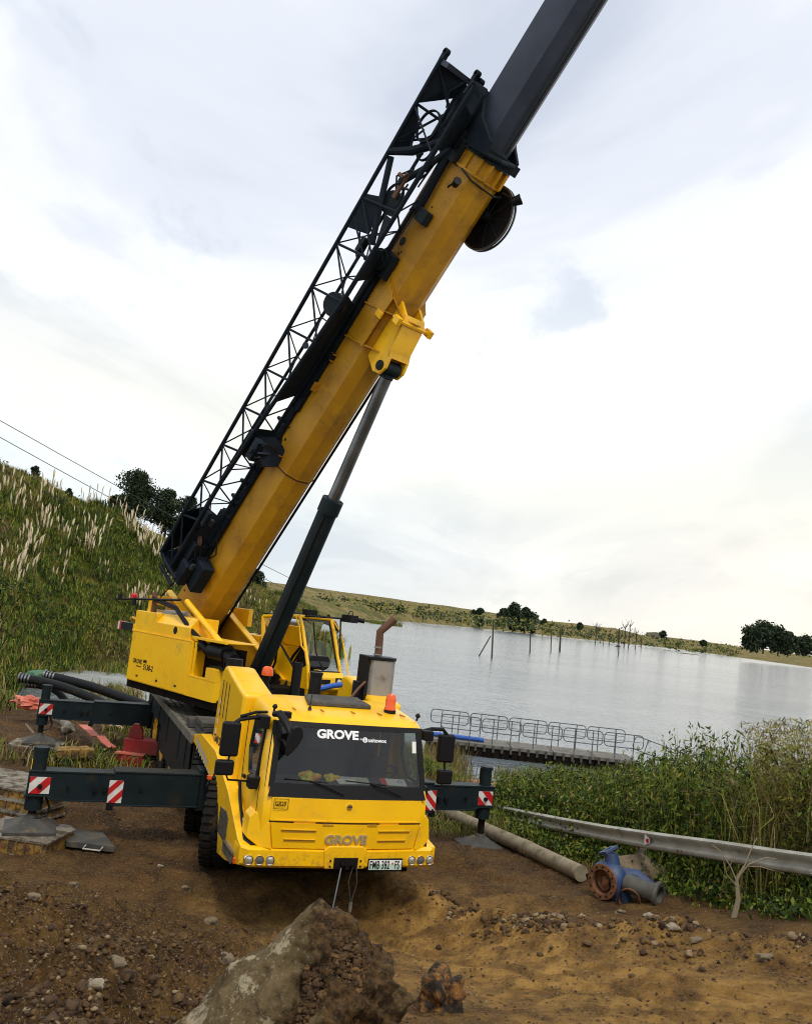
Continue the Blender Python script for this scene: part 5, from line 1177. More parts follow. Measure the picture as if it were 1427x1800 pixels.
# ------------------------------------------------------------------ foliage generators (vectorised)
def blades(P, Hh, Wd, lean, n_per, spread, mats_n, rng, droop=.35, seg=2, mat_p=None):
    # P (k,3) tuft bases; returns V, F(tri/quads as tris), mi
    k = len(P); n = k * n_per
    base = np.repeat(P, n_per, 0) + np.c_[rng.normal(0, spread, (n, 2)), np.zeros(n)] * np.repeat(np.atleast_1d(Hh) * np.ones(k), n_per)[:, None]
    H = np.repeat(np.atleast_1d(Hh) * np.ones(k), n_per) * rng.uniform(.55, 1.1, n)
    az = rng.uniform(0, 2 * np.pi, n); ln = rng.uniform(.1, 1, n) * lean
    d = np.c_[np.cos(az), np.sin(az), np.zeros(n)]; side_ = np.c_[-np.sin(az + rng.uniform(-1, 1, n)), np.cos(az + rng.uniform(-1, 1, n)), np.zeros(n)]
    w = (np.atleast_1d(Wd) * np.ones(k)).repeat(n_per)[:, None] * .5 * rng.uniform(.6, 1.3, (n, 1))
    up = np.array([0, 0, 1.])
    mid = base + up * (H * .6)[:, None] + d * (H * ln * .35)[:, None]
    tip = base + up * (H * (1 - droop * ln))[:, None] + d * (H * ln)[:, None]
    V = np.stack([base - side_ * w, base + side_ * w, mid - side_ * w * .8, mid + side_ * w * .8, tip], 1).reshape(-1, 3)
    o = (np.arange(n) * 5)[:, None]
    F = np.concatenate([o + [0, 1, 3], o + [0, 3, 2], o + [2, 3, 4]], 1).reshape(-1, 3)
    pm = rng.choice(mats_n, k, p=mat_p); mi = np.repeat(np.repeat(pm, n_per), 3)
    # a third of the blades take another tint
    fl = rng.random(n) < .25; alt = rng.choice(mats_n, n, p=mat_p); mb = np.repeat(pm, n_per); mb[fl] = alt[fl]; mi = np.repeat(mb, 3)
    return V, F, mi
def leaves(C_, size, aspect, mats_n, rng, up_bias=0.3, mat_p=None):
    n = len(C_); a = rng.normal(0, 1, (n, 3)); a[:, 2] += up_bias; a /= np.linalg.norm(a, axis=1)[:, None]
    r = rng.normal(0, 1, (n, 3)); b_ = np.cross(a, r); b_ /= np.linalg.norm(b_, axis=1)[:, None] + 1e-9
    s = (size * rng.uniform(.6, 1.3, n))[:, None]
    V = np.stack([C_ - a * s * .5, C_ + b_ * s * aspect * .5, C_ + a * s * .5, C_ - b_ * s * aspect * .5], 1).reshape(-1, 3)
    o = (np.arange(n) * 4)[:, None]; F = np.concatenate([o + [0, 1, 2], o + [0, 2, 3]], 1).reshape(-1, 3)
    return V, F, np.repeat(rng.choice(mats_n, n, p=mat_p), 2)
def merge(lst):
    Vs, Fs, Ms, o = [], [], [], 0
    for V, F, m in lst: Vs.append(V); Fs.append(F + o); Ms.append(m); o += len(V)
    return np.concatenate(Vs), np.concatenate(Fs), np.concatenate(Ms)

# hillside undergrowth
rng = np.random.default_rng(3)
P = []; Hs = []; kind_ = []
for _ in range(15000):
    u = rng.uniform(-320, 560); v = rng.random() ** 1.1
    p = hill_pt(u, v)
    if p.z < WATER_Z + .1: continue
    P.append(tuple(p)); q = noise.noise(p * .12); Hs.append((.45 + .5 * max(0, q + .3)) * rng.uniform(.5, 1.3)); 
    kk_ = noise.noise(p * .10 + Vector((40, 0, 0))) + rng.normal(0, .12)
    kind_.append(0 if kk_ > .12 else 1 if kk_ > -.05 else 3 if kk_ > -.2 else 4)
P = np.array(P); Hs = np.array(Hs); kind_ = np.array(kind_)
parts_ = []
for kd, mp in ((0, [.50, .14, .34, .01, .01]), (1, [.20, .58, .10, .08, .04]), (3, [.04, .36, .02, .46, .12]), (4, [.04, .20, .20, .06, .50])):
    s = kind_ == kd
    if s.any(): parts_.append(blades(P[s], Hs[s], .045, 1.1, 18, .55, 5, rng, mat_p=mp))
V, F_, mi = merge(parts_)
tag(npmesh('hillside_grass', V, F_, [G1, G2, G3, STRAW, BRN], mi), 'green and straw coloured grass covering the steep hillside', 'grass', kind='stuff')

# darker brush standing out of the hillside grass
Cs_ = []
for _ in range(150):
    u = rng.uniform(-200, 520); v = rng.uniform(.04, .95); p = hill_pt(u, v)
    if p.z < WATER_Z + .2: continue
    s_ = rng.uniform(.25, .75); m_ = int(120 * s_ / .5); Cs_.append(rng.normal(0, 1, (m_, 3)) * [s_, s_, s_ * .55] + [p.x, p.y, p.z + s_ * .4])
V, F_, mi = leaves(np.concatenate(Cs_), .22, .45, 4, rng, mat_p=[.35, .30, .15, .20])
tag(npmesh('hillside_brush', V, F_, [G3, G1, G2, BRN], mi), 'low dark brush dotted through the grass of the hillside', 'brush', kind='stuff')

# pampas clumps: one pattern per variant, copies share meshes
def pampas(seed, h, n_pl):
    rg = np.random.default_rng(seed)
    V, F, mi = blades(np.array([[0, 0, 0.]] * 6), h * .55, .05, 1.2, 26, .35, 3, rg, droop=.5, mat_p=[.5, .2, .3])
    e = empty('pampas_grass'); npmesh('leaf_tuft', V, F, [G1, G2, G3], mi, e)
    b = MB(); s_ = MB()
    for i in range(n_pl):
        a = rg.uniform(0, 6.28); r0_ = rg.uniform(0, 1) * h * .42; ln = rg.uniform(.01, .13); hh = h * rg.uniform(.55, 1.12)
        p0 = Vector((math.cos(a) * r0_, math.sin(a) * r0_, 0)); p1 = p0 + Vector((math.cos(a) * ln * hh, math.sin(a) * ln * hh, hh))
        s_.cyl(p0, p0.lerp(p1, .75), .018, n=4)
        L_ = h * .30; d = (p1 - p0).normalized(); q0 = p1 - d * L_
        pts = [q0, q0 + d * L_ * .3, q0 + d * L_ * .65, q0 + d * L_ + Vector((math.cos(a), math.sin(a), -.2)) * L_ * .12]
        b.tube(pts, .05, 5, rs=[.022, .068 * h / 2.6, .056 * h / 2.6, .008])
    b.build('plume', PLUME, e); s_.build('stem', STRAW, e); return e
protos = [pampas(11, 2.6, 15), pampas(12, 2.4, 11), pampas(13, 2.2, 8), pampas(14, 2.0, 5), pampas(15, 1.9, 3)]
used = [False] * 5
# pixel positions of the plume clusters (foot of each clump) and the variant
PC = [(18, 905, 1), (28, 1010, 1), (50, 975, 0), (72, 945, 0), (95, 925, 3), (62, 905, 2), (100, 955, 2), (85, 880, 2), (98, 905, 3), (120, 955, 2), (150, 895, 2), (150, 985, 0), (165, 955, 1), (10, 880, 2), (185, 1015, 3), (112, 1010, 3), (200, 900, 3), (235, 950, 0), (250, 968, 0), (228, 925, 1), (270, 985, 1), (285, 1000, 0), (262, 960, 1), (290, 1035, 2), (240, 1075, 1), (250, 1070, 2), (262, 1072, 1), (315, 1015, 1), (325, 1040, 2), (168, 880, 4), (172, 878, 3), (75, 885, 4), (0, 1040, 2), (135, 920, 4), (455, 1080, 3), (412, 1085, 4), (430, 1060, 3), (468, 1100, 4), (90, 1035, 3), (30, 1035, 4)]
def hill_at(px, py):
    best = None
    for v in np.linspace(0.02, 1.0, 60):
        for du in (0, ):
            p = hill_pt(px, float(v)); q = p - CAMP; dd = q.dot(_fw); y_ = CY - FPX * q.dot(_up) / dd; x_ = CX + FPX * q.dot(_rt) / dd
            e = abs(y_ - py)
            if best is None or e < best[0]: best = (e, p, x_)
    e, p, x_ = best
    # correct the sideways shift caused by the roll
    px2 = px + (px - x_)
    best = None
    for v in np.linspace(0.02, 1.0, 80):
        p = hill_pt(px2, float(v)); q = p - CAMP; dd = q.dot(_fw); y_ = CY - FPX * q.dot(_up) / dd
        if best is None or abs(y_ - py) < best[0]: best = (abs(y_ - py), p)
    return best[1]
ORD = ['first', 'second', 'third', 'fourth', 'fifth', 'sixth', 'seventh', 'eighth', 'ninth', 'tenth', 'eleventh', 'twelfth', 'thirteenth', 'fourteenth', 'fifteenth']
PCO = []
for i, (px, py, k) in enumerate(PC):
    p = hill_at(px, py)
    if not used[k]: o = protos[k]; used[k] = True
    else: o = copy_tree(protos[k])
    o.location = p - Vector((0, 0, .1)); o.rotation_euler = (0, 0, random.uniform(0, 6.28)); sc = random.uniform(.85, 1.15); o.scale = (sc, sc, sc)
    PCO.append((px, py, k, o))
_kn = ['dense pampas clump with a thick sheaf of pale plumes', 'broad pampas clump with many pale plumes', 'pampas clump with about eight pale plumes', 'small pampas clump with five pale plumes', 'sparse pampas clump with three thin plumes']
for k in range(5):
    g_ = sorted([c for c in PCO if c[2] == k], key=lambda c: c[0])
    for n_i, (px, py, _, o) in enumerate(g_):
        row = 'near the hill crest' if py < 800 + px * .55 + 60 else 'low on the hill behind the crane' if px > 235 and py > 1020 else 'midway up the hill'
        tag(o, f'{_kn[k]}, {ORD[n_i]} of its kind from the left, {row}', 'pampas grass', 'pampas grass clumps on the hillside')

# ------------------------------------------------------------------ trees
def tree(name, loc, h, w, seed, label, cat='tree', group=None, lobes=9, n=5200, leaf=.3, shape='round', mats=None, trunk=.06):
    rg = np.random.default_rng(seed); e = empty(name, loc=loc); Cs = []; mats = mats or [TREE, TREE, TREE2]
    cen = []
    for i in range(lobes):
        z = rg.uniform(.22, .92) * h if shape != 'low' else rg.uniform(.15, .85) * h
        rad = w * .5 * (1 - .55 * (z / h)) if shape != 'tall' else w * .5 * (1 - .3 * (z / h))
        a = rg.uniform(0, 6.28); r_ = rad * rg.uniform(.1, .8); cen.append((math.cos(a) * r_, math.sin(a) * r_, z, w * rg.uniform(.20, .34)))
    cen.append((0, 0, h * .93, w * .16))
    for (x, y, z, r_) in cen:
        m = max(20, int(n / len(cen))); q = rg.normal(0, 1, (m, 3)); q /= np.linalg.norm(q, axis=1)[:, None]; q *= (rg.random(m) ** .45)[:, None] * r_
        q[:, 2] *= .8; sub = rg.normal(0, r_ * .12, (m, 3)); Cs.append(q + sub + [x, y, z])
    V, F, mi = leaves(np.concatenate(Cs), leaf, .62, len(mats or [TREE]), rg)
    npmesh('crown', V, F, mats or [TREE], mi, e)
    b = MB(); b.tube([(0, 0, -.5), (w * .02, 0, h * .3), (0, w * .02, h * .7)], .1, 7, rs=[h * trunk * .5, h * trunk * .35, h * trunk * .12])
    for (x, y, z, r_) in cen: b.tube([(0, 0, z * .5), (x * .5, y * .5, z * .75), (x, y, z)], .1, 5, rs=[h * trunk * .2, h * trunk * .12, h * trunk * .05])
    b.build('trunk', BARK, e, smooth=True); tag(e, label, cat, group); return e
def base_at(px, Y, z): p = W(px, 1100, Y); return Vector((W(px, CY + 180, Y).x, Y, z))
def tree_px(name, pxc, ytop, ybot, Y, wpx, seed, label, **k):
    k['n'] = int(k.get('n', 1000) * 1.5)
    if Y > 300: k['n'] = int(k.get('n', 1000) * 2.2); k['leaf'] = k.get('leaf', 1) * 1.15; k['lobes'] = k.get('lobes', 8) + 5; wpx *= 1.15
    pb = W(pxc, ybot, Y); pt = W(pxc, ytop, Y); return tree(name, pb, (pt - pb).length, wpx / FPX * Y * 1.02, seed, label, **k)
tree_px('gum_tree', 236, 832, 925, 110, 82, 1, 'tall dark gum tree rising alone behind the hill crest at left', n=6500, leaf=.34, lobes=14, shape='tall')
tree_px('gum_tree', 288, 862, 950, 115, 62, 2, 'dark round gum tree right of the tallest tree on the hill', n=4600, leaf=.36, lobes=11)
tree_px('gum_tree', 322, 872, 980, 117, 62, 3, 'dark gum tree showing behind the foot of the lattice jib', n=4600, leaf=.36, lobes=11)
tree_px('gum_tree', 205, 875, 925, 108, 46, 4, 'low dark bushy tree at the left foot of the tallest gum tree', n=2400, leaf=.34, lobes=8)
tree_px('gum_tree', 440, 1000, 1062, 128, 50, 5, 'small dark tree just right of the boom above the superstructure', n=2600, leaf=.34, lobes=8)
tree_px('shrub', 61, 821, 846, 74, 24, 6, 'small round dark bush standing on the bare hill crest', cat='bush', n=700, leaf=.2, lobes=5, shape='low', trunk=.03)
tree_px('shrub', 120, 860, 878, 77, 20, 7, 'tiny dark bush beside the rocks on the hill crest', cat='bush', n=500, leaf=.2, lobes=4, shape='low', trunk=.03)
D = 840; far_k = 1
tree_px('poplar_tree', 841, 1069, 1105, D, 17, 8, 'narrow dark tree standing alone on the far shore left of the grove', n=900, leaf=2.2, lobes=7, shape='tall')
for i, (x, yt, yb, w_, lb) in enumerate(((884, 1072, 1108, 28, 'leftmost dark tree of the far shore grove'), (900, 1064, 1110, 30, 'tallest dark tree in the middle of the far shore grove'), (921, 1069, 1113, 32, 'wide dark tree at the right of the far shore grove'), (935, 1080, 1116, 18, 'thin tree at the right end of the far shore grove'))):
    tree_px('gum_tree', x, yt, yb, D + 10 * i, w_, 20 + i, lb, n=1100, leaf=2.4, lobes=8, group='trees of the far shore grove')
D = 560
for i, (x, yt, yb, w_, lb) in enumerate(((1318, 1104, 1146, 36, 'leftmost big dark tree by the right shore'), (1340, 1098, 1148, 40, 'tallest big dark tree by the right shore'), (1366, 1106, 1152, 40, 'third big dark tree by the right shore'), (1384, 1112, 1153, 28, 'fourth dark tree by the right shore'), (1412, 1122, 1150, 34, 'lower dark tree at the right edge of the picture'))):
    tree_px('gum_tree', x, yt, yb, D + 12 * i, w_, 30 + i, lb, n=1500, leaf=1.6, lobes=10, group='big trees by the right shore')
for i, (x, y, w_) in enumerate(((703, 1072, 12), (668, 1064, 8), (832, 1076, 6), (1018, 1102, 9), (955, 1094, 8), (1165, 1116, 10), (640, 1060, 7), (1235, 1132, 9))):
    tree_px('shrub', x, y - w_ * .6, y + 3, 700, w_ * 1.3, 50 + i, 'small dark bush on the far grassy slope, ' + ['the one highest on the left part', 'just left of the largest one', 'beside the lone narrow tree', 'right of the shore grove', 'above the right end of the grove', 'above the bare drowned trees', 'farthest left', 'farthest right before the big trees'][i], cat='bush', group='bushes on the far slope', n=260, leaf=1.5, lobes=4, shape='low')
# bare drowned trees and reeds near the far shore
def deadtree(px, yb, hpx, Y, seed, label):
    rg = random.Random(seed); p = W(px, yb, Y); p.z = WATER_Z; h = hpx / FPX * Y; b = MB(); r_ = h * .018
    b.tube([(0, 0, -1), (h * .02, 0, h * .5), (0, 0, h)], .1, 5, rs=[r_ * 1.4, r_, r_ * .4])
    for i in range(16):
        z = h * rg.uniform(.25, .9); a = rg.uniform(0, 6.28); l_ = h * rg.uniform(.12, .32); b.tube([(0, 0, z), (math.cos(a) * l_ * .5, math.sin(a) * l_ * .5, z + l_ * .6), (math.cos(a) * l_ * .8, math.sin(a) * l_ * .8, z + l_ * 1.2)], .1, 4, rs=[r_ * .6, r_ * .4, r_ * .25])
    o = b.build('dead_tree', BARK); o.location = p; tag(o, label, 'dead tree', 'bare drowned trees off the far shore')
for i, (x, yb, h_) in enumerate(((1046, 1122, 36), (1060, 1126, 22), (1070, 1130, 28), (1085, 1132, 30), (1096, 1135, 40), (1104, 1134, 42), (1116, 1139, 34), (1126, 1138, 26), (953, 1112, 16), (980, 1114, 12))):
    deadtree(x, yb, h_, 560, i, 'bare dead tree off the far shore, ' + ['leftmost of its row', 'second of its row from the left', 'third of its row from the left', 'fourth of its row from the left', 'fifth of its row from the left', 'tallest of its row', 'second from the right end', 'at the right end', 'small, right of the second pole', 'small, beside the short thick post'][i])
def reedisland(name, pxs, py, Y, h, n, label):
    rg = np.random.default_rng(len(label)); P = []
    for _ in range(n): x = rg.uniform(*pxs); p = W(x, py + rg.uniform(-2, 2), Y); P.append((p.x, p.y + rg.uniform(-4, 4), WATER_Z))
    V, F, mi = blades(np.array(P), h, .3 * h / 2.5, .5, 8, .3, 3, rg, mat_p=[.35, .35, .3]); tag(npmesh(name, V, F, [G1, G2, STRAW], mi), label, 'reeds', kind='stuff')
reedisland('reed_bed', (652, 704), 1092, 400, 2.0, 120, 'low green reed bed standing in the lake')
reedisland('reed_bed', (622, 655), 1085, 420, 1.6, 60, 'small reed patch left of the green reed bed')
def shore(name, pts, h, n, w_, label, mp=(.25, .25, .15, .25, .10)):
    rg = np.random.default_rng(n); P = []
    for _ in range(n):
        i = rg.integers(0, len(pts) - 1); f = rg.random(); x = pts[i][0] * (1 - f) + pts[i + 1][0] * f; y = pts[i][1] * (1 - f) + pts[i + 1][1] * f
        p = WZ(x, y, WATER_Z); P.append((p.x + rg.normal(0, w_), p.y + rg.normal(0, w_ * 1.5), WATER_Z - .1))
    V, F, mi = blades(np.array(P), h, .05 * h, .7, 12, .3, 5, rg, mat_p=list(mp)); return tag(npmesh(name, V, F, [G1, G2, G3, STRAW, BRN], mi), label, 'reeds', kind='stuff')
shore('shore_reeds', [(70, 1172), (110, 1170), (190, 1176), (235, 1185)], .9, 420, 1.2, 'brown and green reeds where the hill meets the water')
shore('shore_reeds', [(150, 1218), (210, 1222), (235, 1232)], .9, 60, .5, 'thin dry reeds in the shallow water behind the hoses', (.1, .2, .0, .5, .2))
reedisland('reed_bed', (535, 572), 1120, 105, 3.0, 260, 'bushy green reeds on the near shore behind the operator cab')

# sheet over the lake below the hill, sky reflection painted as pale colour
SH = mat('sky_sheen_paint', (.50, .52, .52), .22, bump=.02, bscale=3, spec=.6, var=(.38, .41, .42), vscale=.5)
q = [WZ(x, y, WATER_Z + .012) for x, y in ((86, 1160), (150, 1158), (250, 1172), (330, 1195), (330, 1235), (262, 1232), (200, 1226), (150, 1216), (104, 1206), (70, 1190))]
b = MB(); b.add(q, [tuple(range(len(q)))]); tag(b.build('sky_sheen_sheet', SH), kind='structure')
# scrub along the far shore
rg = np.random.default_rng(88); Cs_ = []
for _ in range(420):
    u = rg.uniform(470, 1300); hz_ = 1079 + .112 * (u - CX); yy = hz_ + rg.uniform(-8, 11) - (1300 - u) * .012; Yd = 700 + (u - 470) * .35 - rg.uniform(0, 200)
    p = W(u, yy, Yd); s_ = rg.uniform(1.2, 3.2); m_ = rg.integers(10, 22); Cs_.append(rg.normal(0, 1, (m_, 3)) * [s_ * 1.3, s_ * .6, s_ * .45] + [p.x, p.y, max(p.z, WATER_Z) + .3])
V_, F2, mi = leaves(np.concatenate(Cs_), 2.2, .6, 3, rg, mat_p=[.62, .30, .08]); tag(npmesh('scrub', V_, F2, [TREE2, G2, STRAW], mi), 'low scrub and dry bushes dotted along the far grassy shore', 'scrub', kind='stuff')

# utility poles standing in the lake
def pole(px, yt, yb, Y, label, r_=.14, px_top=None, arm=False):
    p = W(px, yb, Y); q = W(px_top or px, yt, Y); e = MB(); p.z = WATER_Z - 1; e.cyl((0, 0, 0), q - p, r_, r_ * .8, n=8)
    if arm: d = q - p; e.cyl(d * .9 + Vector((-.9, 0, 0)), d * .9 + Vector((.9, 0, 0)), .07, n=6)
    o = e.build('utility_pole', BARK); o.location = p; tag(o, label, 'pole', 'old poles standing in the lake')
pole(865, 1093, 1152, 154, 'tall straight pole standing in the lake nearest the crane', .16, 867, True)
pole(838, 1118, 1145, 156, 'broken pole leaning against the tall pole in the lake', .12, 862)
pole(932, 1112, 1140, 210, 'second straight pole in the lake right of the leaning one', .17)
pole(969, 1106, 1134, 240, 'third pole in the lake, slim and upright', .15)
pole(985, 1108, 1129, 260, 'short thick post in the lake with a box on top', .3)
pole(1088, 1104, 1137, 300, 'thin pole among the bare drowned trees', .2)
p = WZ(1210, 1150, WATER_Z); b = MB(); b.blob((0, 0, 0), 1, 4, 2, .3, (7, 1.2, .5)); o = b.build('sandbar', BRN); o.location = p; tag(o, kind='structure')
b = MB(); b.blob((0, 0, .2), 1, 9, 2, .4, (2.0, 1.2, .7)); o = b.build('water_rock', BARK); o.location = WZ(1086, 1137, WATER_Z); tag(o, 'small dark rock in the water below the bare trees', 'rock')
b = MB(); b.prism([(-12, 0), (12, 0), (12, 7), (2, 9), (-12, 7)], 0, 10, 'y'); o = b.build('distant_shed', PALE); o.location = W(1151, 1121, 1380); tag(o, 'tiny pale shed on the far shore skyline', 'shed')
# overhead wires
WIRE = BLK
for (a, c, Ya, Yc, r_, lb) in (((-60, 705), (560, 1040), 60, 230, .028, 'upper overhead wire crossing the sky above the hill'), ((-60, 735), (540, 1052), 58, 210, .028, 'middle overhead wire crossing above the hillside'), ((-60, 790), (500, 1075), 54, 180, .02, 'lowest overhead wire hanging in front of the hill')):
    p, q = W(*a, Ya), W(*c, Yc); pts = [p.lerp(q, s) - Vector((0, 0, 2.2 * s * (1 - s))) for s in np.linspace(0, 1, 12)]
    b = MB(); b.tube(pts, r_, 4, rs=[r_ * (1 + 1.6 * i / 11) for i in range(12)]); tag(b.build('power_line', WIRE), lb, 'wire', 'overhead wires')

# ================================================================== NEAR RIGHT: guardrail, pipes, pump
gz = lambda s: None
RP = [W(868, 1425, 19.5), W(983, 1449, 16.6), W(1067, 1465, 14.9), W(1166, 1481, 13.3), W(1265, 1495, 12.1), W(1364, 1511, 11.2), W(1427, 1520, 10.7)]
RP += [RP[-1] + (RP[-1] - RP[-2]) * 2.2, RP[-1] + (RP[-1] - RP[-2]) * 5]
_RS = [0]
for i in range(1, len(RP)): _RS.append(_RS[-1] + (RP[i] - RP[i - 1]).length)
_RS = [q / _RS[5] for q in _RS]
def rail_pt(s):
    return Vector([float(np.interp(s, _RS, [p[i] for p in RP])) for i in range(3)]) + (RP[0] - RP[1]) * max(0, -s) * 2.8
wprof = [(-.155, .0), (-.15, -.035), (-.12, -.075), (-.075, -.072), (-.03, .0), (.0, .010), (.03, .0), (.075, -.072), (.12, -.075), (.15, -.035), (.155, .0)]
gr = empty('guardrail', loc=(0, 0, 0)); tag(gr, 'weathered steel guardrail half overgrown beside the dirt track', 'guardrail')
segs_ = [(-.12, .36), (.355, .80), (.795, 1.5)]
for (s0, s1) in segs_:
    rs = []
    for s in np.linspace(s0, s1, 26):
        c0 = rail_pt(float(s)); out_ = Vector((gnor.x, gnor.y, 0)); kink = .04 * noise.noise(Vector((s * 6, 1, 0)))
        up2 = (Vector((0, 0, 1)) + out_ * (-.10 + kink * .3)).normalized()
        front = [c0 + up2 * (u * .86) + out_ * (w_ + (0.006 if s0 > .3 and s0 < .5 else 0)) for u, w_ in wprof]; back = [p + out_ * .006 for p in front[::-1]]
        rs.append([tuple(p) for p in front + back])
    b = MB(); b.loft(rs); b.build('rail_beam', GRAIL, gr, smooth=True, ang=60)
for s in (.0, .36, .66, 1.12, 1.4):
    c0 = rail_pt(s); b = MB(); o_ = Vector((gnor.x, gnor.y, 0)) * .09
    b.box(c0.x + o_.x - .06, c0.x + o_.x + .06, c0.y + o_.y - .06, c0.y + o_.y + .06, c0.z - 1.5, c0.z + .06); b.build('post', WOOD, gr, bev=.01)
for s in (.352, .364, .792, .803):
    for u in (-.08, .08):
        c0 = rail_pt(s); b = MB(); q = c0 + Vector((0, 0, u)) - Vector((gnor.x, gnor.y, 0)) * .055; b.cyl(q, q - Vector((gnor.x, gnor.y, 0)) * .02, .016, n=8); b.build('rail_bolt', RUST, gr)
# red and white arrow reflector
def rail_s_at(px):
    best = min(np.linspace(-.1, 1.5, 500), key=lambda s: abs((lambda q: CX + FPX * q.dot(_rt) / q.dot(_fw))(rail_pt(float(s)) - CAMP) - px)); return float(best)
s = rail_s_at(1143); c0 = rail_pt(s); n2 = -Vector((gnor.x, gnor.y, 0)); dr = Vector((gdir.x, gdir.y, 0))
b = MB(); q = c0 + n2 * .075
b.add([q + dr * -.055 + Vector((0, 0, .085)), q + dr * .06 + Vector((0, 0, .03)), q + dr * .06 + Vector((0, 0, -.035)), q + dr * -.055 + Vector((0, 0, -.085)), q + dr * -.055 + Vector((0, 0, .085)) - n2 * .02, q + dr * .06 + Vector((0, 0, .03)) - n2 * .02, q + dr * .06 + Vector((0, 0, -.035)) - n2 * .02, q + dr * -.055 + Vector((0, 0, -.085)) - n2 * .02], [(0, 1, 2, 3), (7, 6, 5, 4), (0, 4, 5, 1), (1, 5, 6, 2), (2, 6, 7, 3), (3, 7, 4, 0)])
rf = b.build('reflector', WHT, gr)
b = MB(); q = q + n2 * .004; b.add([q + dr * -.03, q + dr * .03 + Vector((0, 0, .04)), q + dr * .055 + Vector((0, 0, .025)), q + dr * .055 + Vector((0, 0, -.03)), q + dr * .03 + Vector((0, 0, -.04))], [(0, 1, 2, 3, 4)]); b.build('reflector_arrow', REDM, rf)

def pipe(name, pts, r_, m, lab, cat, n=20, wall=None, **k):
    b = MB(); b.tube(pts, r_, n); o = b.build(name, m, smooth=True); tag(o, lab, cat); return o
pe = GZ(1020, 1552); pm = GZ(905, 1497); pf = GZ(795, 1444)
d_ = (pe - pf); pts = [pf - d_ * .25 + Vector((0, 0, .10)), pf + Vector((0, 0, .12)), pm + Vector((0, 0, .15)), pe + Vector((0, 0, .14))]
cp = pipe('cement_pipe', pts, .125, PIPEC, 'long pale cement pipe lying on the ground from the outrigger pad to the pump', 'pipe')
b = MB(); q = pts[2].lerp(pts[3], .12); a_ = (pts[3] - pts[2]).normalized(); b.cyl(q, q + a_ * .3, .135, n=20); b.build('pipe_collar', PIPEC, cp, smooth=True)
# blue pump casing with rusty flange
pp = GZ(1070, 1578); pp.z = zg(pp.x, pp.y, False)
pump = empty('pump_casing', Matrix.Translation(pp + Vector((-.03, 0, -.07))) @ Matrix.Rotation(R(-50), 4, 'Z') @ Matrix.Scale(.84, 4)); tag(pump, 'discarded blue pump casing with a rusty round flange beside the guardrail', 'pump')
b = MB(); b.lathe([(.0, .16), (.24, .16), (.31, .12), (.34, .03), (.33, -.06), (.27, -.13), (.19, -.15)], 32, (0, 0, .36), 'y'); b.tube([(.0, .05, .36), (.22, .05, .30), (.30, .05, .12), (.2, .05, -.05)], .12, 12, rs=[.1, .15, .14, .1]); b.build('volute', BLUE, pump, smooth=True)
b = MB(); b.lathe([(.19, -.13), (.27, -.13), (.285, -.15), (.285, -.19), (.20, -.19), (.19, -.13)], 32, (0, 0, .36), 'y'); b.build('flange', RUST, pump, smooth=True, ang=30)
b = MB(); b.lathe([(.0, -.04), (.10, -.06), (.13, -.12), (.16, -.04), (.2, -.05), (.2, -.16)], 24, (0, 0, .36), 'y'); b.blob((.0, -.08, .33), .09, 4, 2, .4, (1, .6, 1.2)); b.build('impeller', RUST, pump, smooth=True)
for i in range(12):
    a = i * math.pi / 6; b = MB(); b.cyl((.24 * math.cos(a), -.2, .36 + .24 * math.sin(a)), (.24 * math.cos(a), -.185, .36 + .24 * math.sin(a)), .017, n=6); b.build('bolt_hole', UND, pump)
b = MB(); b.tube([(.02, .04, .6), (.01, .04, .72), (-.02, .02, .80)], .12, 14, rs=[.15, .12, .11]); b.build('outlet_neck', BLUE, pump, smooth=True)
b = MB(); M2 = Matrix.Translation((-.06, .02, .84)) @ Matrix.Rotation(R(-28), 4, 'Y') @ Matrix.Rotation(R(15), 4, 'X')
b.lathe([(.09, -.02), (.19, -.02), (.19, .03), (.09, .03)], 4, (0, 0, 0), 'z', closed=True, M=M2 @ Matrix.Rotation(R(20), 4, 'Z')); b.build('outlet_flange', BLUE, pump, bev=.008)
b = MB(); b.box(-.02, .02, .0, .25, .06, .55); b.tube([(-.3, .1, .32), (-.42, .15, .30), (-.50, .1, .24)], .08, 10); b.build('inlet_stub', UND, pump, smooth=True)
pq = GZ(1110, 1585)
b = MB(); b.lathe([(.15, -.16), (.15, -.02), (.22, .0), (.22, .05), (.14, .06), (.14, -.16)], 26, (0, 0, 0), 'y', M=Matrix.Translation(pq + Vector((-.02, 0, .05))) @ Matrix.Rotation(R(-25), 4, 'Z')); o = b.build('rusty_flange_ring', RUST, smooth=True, ang=30); tag(o, 'short rusty pipe flange half buried in front of the pump', 'flange')
pb_ = GZ(1150, 1588); dv = Vector((-.62, .55, .03))
M3 = Matrix.Translation(pb_ + Vector((.02, 0, .13))) @ Vector((dv)).to_track_quat('Z', 'Y').to_matrix().to_4x4()
b = MB(); b.lathe([(.115, -.05), (.165, -.05), (.17, .0), (.14, .02), (.125, .06), (.125, .46), (.11, .46), (.11, -.05)], 26, (0, 0, 0), 'z', M=M3, closed=True); o = b.build('black_pipe', BPIPE, smooth=True, ang=30); tag(o, 'short black flanged pipe with its open end facing the camera', 'pipe')
b = MB(); b.lathe([(0, .3), (.112, .3)], 20, (0, 0, 0), 'z', M=M3); b.build('pipe_bore', UND, o)
pz = GZ(1118, 1570)
b = MB(); b.tube([pz + Vector((-.2, .1, .2)), pz + Vector((0, .05, .22)), pz + Vector((.2, -.1, .1)), pz + Vector((.3, -.2, .0))], .10, 12); o = b.build('pump_elbow', BLUE, smooth=True); tag(o, 'faded blue pipe elbow lying between pump and black pipe', 'pipe elbow')
